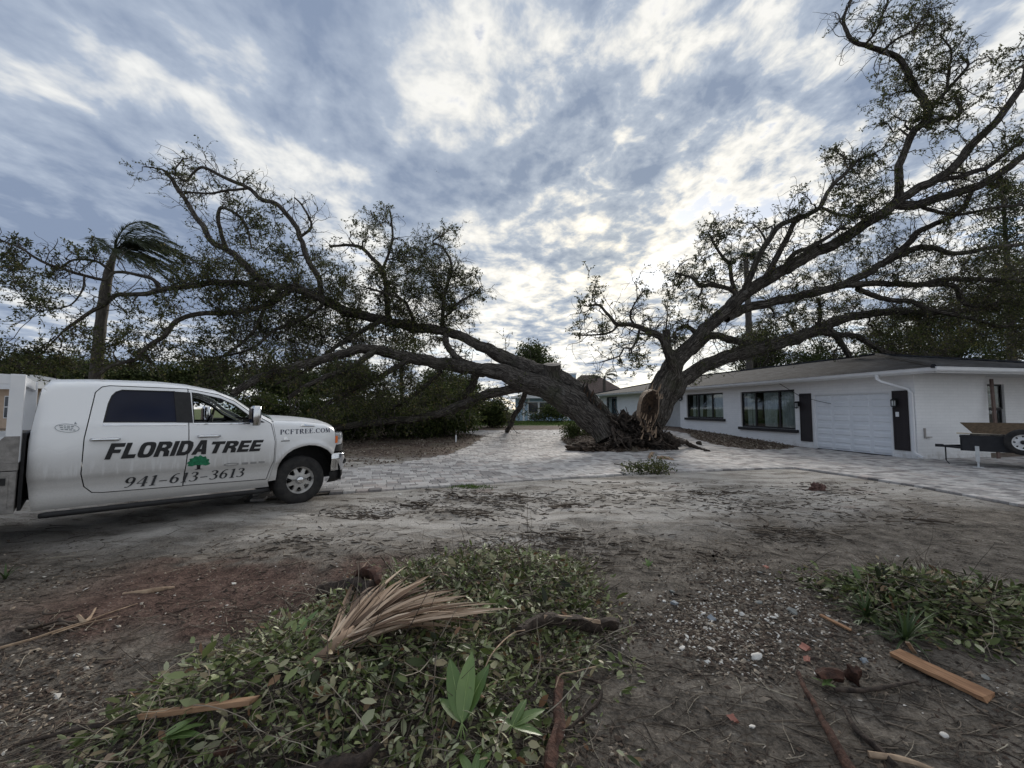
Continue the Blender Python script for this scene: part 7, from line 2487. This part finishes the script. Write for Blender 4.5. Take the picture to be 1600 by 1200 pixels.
for i, (x, y, s_, kd, lab) in enumerate(STONES):
    p = gp(x, y)
    bm = bmesh.new()
    if kd in 'br':
        bmesh.ops.create_cube(bm, size=1.2)
        bmesh.ops.subdivide_edges(bm, edges=bm.edges, cuts=1)
    else:
        bmesh.ops.create_icosphere(bm, subdivisions=1 if i % 3 else 2, radius=.75)
    for v in bm.verts:
        k = 1 + .6 * float(vnoise(v.co.x * 2 + i * 3.7, v.co.y * 2 + v.co.z * 2.4, i))
        v.co = Vector((v.co.x * s_ * .75 * k, v.co.y * s_ * .6 * k, v.co.z * s_ * .28 * k))
    me = bpy.data.meshes.new('stone')
    bm.to_mesh(me)
    bm.free()
    auto_smooth(me, 35)
    o = link({'g': 'stone', 'b': 'brick_shard', 'w': 'shell', 'r': 'brick_shard'}[kd], me, SM[kd])
    o.location = p + np.array([0, 0, s_ * .12])
    o.rotation_euler = (rf.normal(0, .3), rf.normal(0, .3), rf.uniform(0, 6))
    tag(o, lab, {'g': 'stone', 'b': 'shard', 'w': 'shell', 'r': 'shard'}[kd], 'rubble pieces')

# ---- twig heaps on the sand
HEAPS = [(738, 802, .55, 26, 'heap of crooked dead sticks in the middle of the sand'), (868, 838, .45, 22, 'small heap of pale sticks at the near edge of the sand'), (1232, 830, .75, 20, 'flat bundle of grey branches on the sand at the right'),
         (655, 790, .35, 18, 'dark twig scatter on the sand left of the middle heap'), (715, 776, .3, 14, 'dark twigs beside the green weed patch'), (800, 778, .45, 22, 'brown root scraps on the sand near the driveway'),
         (900, 792, .5, 14, 'loose dark sticks on the sand below the pavers'), (1110, 772, .7, 26, 'brown litter drift with sticks before the driveway'), (760, 868, .7, 40, 'drift of pale bark strips behind the palm fan'),
         (1120, 872, .4, 12, 'dark bent sticks above the shell rubble'), (60, 985, .35, 22, 'tangle of pale reeds at the left edge'), (1440, 815, .4, 8, 'thin grey sticks on the soil at the right')]
for i, (x, y, R, n, lab) in enumerate(HEAPS):
    p = gp(x, y)
    root = empty('stick_heap', tuple(p), 0, lab, 'sticks', 'stick heaps on the bare ground')
    for k in range(n):
        big = k < 6
        a = rf.normal(0, .5) if rf.rand() < .6 else rf.uniform(0, math.pi)
        c = rf.normal(0, .38, 2) * np.array([R, R * .5])
        L = R * (rf.uniform(.45, 1.0) if big else rf.uniform(.15, .5))
        W = walks(np.array([[c[0] - math.cos(a) * L / 2, c[1] - math.sin(a) * L / 2, 0]]), np.array([[math.cos(a), math.sin(a), .0]]), np.array([L]), 6, .22, (0, 0, 0), rf)[0]
        gz_ = zground(W[:, 0] + p[0], W[:, 1] + p[1]) - p[2]
        W[:, 2] = gz_ + .012 + np.maximum(0, rf.rand() * .05 * (1 - np.hypot(*c) / R)) + np.abs(W[:, 2]) * .15
        r0 = rf.uniform(.008, .018) if big else rf.uniform(.003, .008)
        o = link('stick', mesh_np('stick', *(lambda t_: (t_[0], t_[1]))(tube(W, np.linspace(r0, r0 * .4, 7), 5)), True, rnd=np.full(35, rf.uniform(0, .75))), M_DRYTWIG, root)

# red soil cone, tan log on the pavers
o = lump('soil_heap', (0, 0, 0), (.13, .12, .13), plain('red soil', (.10, .06, .05), (.17, .10, .085), 12, .95, .8, .02), None, 5, 3.5, .6, 4)
o.location = gp(1278, 766)
tag(o, 'little heap of reddish soil on the sand before the garage', 'soil')
log('log', 'tan broken piece of trunk wood on the pavers before the roots', 'log', [(1028, 716, .07), (1040, 716, .09), (1052, 719, .06)], [.05, .085, .04], M_PALEWOOD, 10, .4, seed=30)
log('stick', 'pale splinter leaning on the root soil', 'stick', [(1014, 696, .10), (1020, 702, .08), (1024, 708, .05)], [.05, .045, .03], M_PALEWOOD, 6, .3, seed=31)
log('log', 'dark root running out over the lifted pavers toward the walk', 'log', [(1052, 688, .32), (1070, 692, .25), (1088, 699, .12), (1106, 705, .05)], [.10, .09, .07, .04], M_BARKLOG, 9, .3, seed=32)
for i, (x, y, lab) in enumerate([(1092, 693, 'small clod on the root beside the walk'), (1104, 706, 'small clod of soil where the root meets the pavers')]):
    o = lump('soil_clod', (0, 0, 0), (.12, .12, .10), M_SOILROOT, None, 15 + i, 3, .5, 3)
    o.location = gp(x, y, .12 - .08 * i)
    tag(o, lab, 'soil')

# ---- litter too fine to count
N = 32000
pxs = np.concatenate([rf.uniform(-60, 1660, N // 2), rf.normal(1130, 130, N // 3), rf.uniform(0, 560, N // 6)])
pys = np.concatenate([840 + 380 * rf.rand(N // 2) ** .9, rf.normal(965, 60, N // 3), rf.uniform(880, 1120, N // 6)])
pys = np.clip(pys, 765, 1230)
r0 = np.stack([ray(a, b) for a, b in zip(pxs, pys)])
tt = -EYE / r0[:, 2]
cx, cy = r0[:, 0] * tt, r0[:, 1] * tt
cz = zground(cx, cy) + .004
clump = fbm(cx * 1.3, cy * 1.3, 61, 3)
rub = np.exp(-((pxs - 1130) / 150) ** 2 - ((pys - 960) / 70) ** 2)
keep = rf.rand(len(cx)) < np.clip(.40 + 1.3 * clump + .9 * rub, .05, 1)
pxs, pys, cx, cy, cz = pxs[keep], pys[keep], cx[keep], cy[keep], cz[keep]
c = np.stack([cx, cy, cz], -1)
sz = rf.uniform(.005, .019, len(c)) * (1 + .8 * (rf.rand(len(c)) < .08))
a = rf.uniform(0, 2 * math.pi, len(c))
asp = rf.uniform(.25, 1, len(c))
e1 = np.stack([np.cos(a), np.sin(a), rf.normal(0, .25, len(c))], -1) * sz[:, None]
e2 = np.stack([-np.sin(a), np.cos(a), rf.normal(0, .35, len(c))], -1) * (sz * asp)[:, None]
hv = np.array([0, 0, 1.0]) * (sz * .35)[:, None]
V = np.stack([c - e1, c - e2 * rf.uniform(.5, 1.2, (len(c), 1)), c + e1 * rf.uniform(.6, 1.2, (len(c), 1)), c + e2, c + hv], 1).reshape(-1, 3)
b = np.arange(len(c))[:, None] * 5
T = np.concatenate([b + np.array([[0, 1, 4]]), b + np.array([[1, 2, 4]]), b + np.array([[2, 3, 4]]), b + np.array([[3, 0, 4]])])
rubble = np.exp(-((pxs - 1130) / 150) ** 2 - ((pys - 960) / 70) ** 2)
tone = np.clip(rf.beta(1.3, 1.9, len(c)) + .30 * rubble * rf.rand(len(c)), 0, 1)
o = link('ground_litter', mesh_np('ground_litter', V, None, False, rnd=np.repeat(tone, 5), tris=T), M_CHIP)
tag(o, 'shell, bark and leaf fragments strewn over the soil', 'litter', kind='stuff')
N = 3200
pxs, pys = rf.uniform(-40, 1640, N), 775 + 430 * rf.rand(N) ** 1.2
r0 = np.stack([ray(a_, b_) for a_, b_ in zip(pxs, pys)])
tt = -EYE / r0[:, 2]
s0 = np.stack([r0[:, 0] * tt, r0[:, 1] * tt, np.zeros(N)], -1)
W = walks(s0, rf.normal(0, 1, (N, 3)) * np.array([1, .6, 0]), rf.uniform(.04, .26, N), 5, .10, (0, 0, 0), rf)
W[:, :, 2] = zground(W[:, :, 0].ravel(), W[:, :, 1].ravel()).reshape(W.shape[:2]) + .006
V, Q = batch_tubes(W, rf.uniform(.0012, .0036, (N, 1)) * np.linspace(1, .5, 6)[None], 4)
o = link('twig_litter', mesh_np('twig_litter', V, Q, True, rnd=np.repeat(rf.rand(N) ** 1.7, 24)), M_DRYTWIG)
tag(o, 'thin dry twigs strewn over the soil', 'litter', kind='stuff')
# a little green weed at the driveway edge
gq = gp(735, 762)
N = 500
c = np.stack([gq[0] + rf.normal(0, .22, N), gq[1] + rf.normal(0, .09, N), np.zeros(N)], -1)
c[:, 2] = zground(c[:, 0], c[:, 1])
V, Q = leaf_quads(c, rf.normal(0, .6, c.shape) + np.array([0, 0, .7]), rf.normal(0, 1, c.shape), rf.uniform(.03, .07, N), np.full(N, .014))
o = link('weed_patch', mesh_np('weed_patch', V, Q, False, rnd=np.repeat(rf.rand(N), 4)), M_GRASS)
tag(o, 'tiny patch of green weed at the near edge of the pavers', 'weeds', kind='stuff')

# dead leaves on the planting beds and round the roots
BED_WIN = [hp(4.6, .15), hp(13.0, .1)] + g2([(1074, 678, .22), (1088, 685, .15), (1120, 695, .03), (1170, 702), (1215, 702.5)])
BED_L = BED_LEFT + g2([(300, 741), (420, 690, .1), (560, 678, .25)])
for poly, N, lab in ((BED_WIN, 2200, 'brown leaf litter on the bed under the house windows'), (ISLAND, 4500, 'brown chips and dead leaves round the torn roots'), (BED_L, 3500, 'dark litter on the planting bed beyond the truck')):
    q = np.zeros((0, 2))
    P_ = np.array(poly)
    while len(q) < N:
        r_ = rf.uniform(P_.min(0), P_.max(0), (N, 2))
        q = np.vstack([q, r_[in_poly(r_[:, 0], r_[:, 1], poly)]])
    q = q[:N]
    c = np.stack([q[:, 0], q[:, 1], zground(q[:, 0], q[:, 1]) + rf.uniform(.005, .05, N)], -1)
    V, Q = leaf_quads(c, rf.normal(0, 1, c.shape) * np.array([1, 1, .3]), rf.normal(0, .4, c.shape) + np.array([0, 0, 1]), rf.uniform(.05, .14, N), rf.uniform(.03, .08, N))
    o = link('leaf_litter', mesh_np('leaf_litter', V, Q, False, rnd=np.repeat(rf.uniform(.25, .85, N), 4)), M_CHIP)
    tag(o, lab, 'litter', kind='stuff')

# dark root and bark scraps that lie in drifts on the sand
drifts = [(760, 800, 60), (640, 792, 50), (800, 778, 50), (900, 780, 70), (1110, 772, 70), (1000, 765, 90), (1180, 790, 60), (720, 775, 45), (870, 838, 60), (760, 860, 90), (1230, 832, 50), (930, 860, 90), (560, 800, 40), (1350, 800, 80), (480, 850, 90), (1300, 765, 60)]
N = 3600
k = rf.randint(0, len(drifts), N)
dd_ = np.array(drifts, float)[k]
pxs, pys = dd_[:, 0] + rf.normal(0, 1, N) * dd_[:, 2] * .85, np.maximum(752, dd_[:, 1] + rf.normal(0, 1, N) * dd_[:, 2] * .15)
r0 = np.stack([ray(a_, b_) for a_, b_ in zip(pxs, pys)])
tt = -EYE / r0[:, 2]
s0 = np.stack([r0[:, 0] * tt, r0[:, 1] * tt, np.zeros(N)], -1)
W = walks(s0, rf.normal(0, 1, (N, 3)) * np.array([1, .5, 0]), rf.uniform(.02, .16, N), 3, .25, (0, 0, 0), rf)
W[:, :, 2] = zground(W[:, :, 0].ravel(), W[:, :, 1].ravel()).reshape(W.shape[:2]) + .007
V, Q = batch_tubes(W, rf.uniform(.002, .008, (N, 1)) * np.linspace(1, .6, 4)[None], 4)
o = link('bark_litter', mesh_np('bark_litter', V, Q, True, rnd=np.repeat(rf.rand(N) ** 2 * .8, 16)), M_DRYTWIG)
tag(o, 'dark root and bark scraps in drifts on the sand', 'litter', kind='stuff')
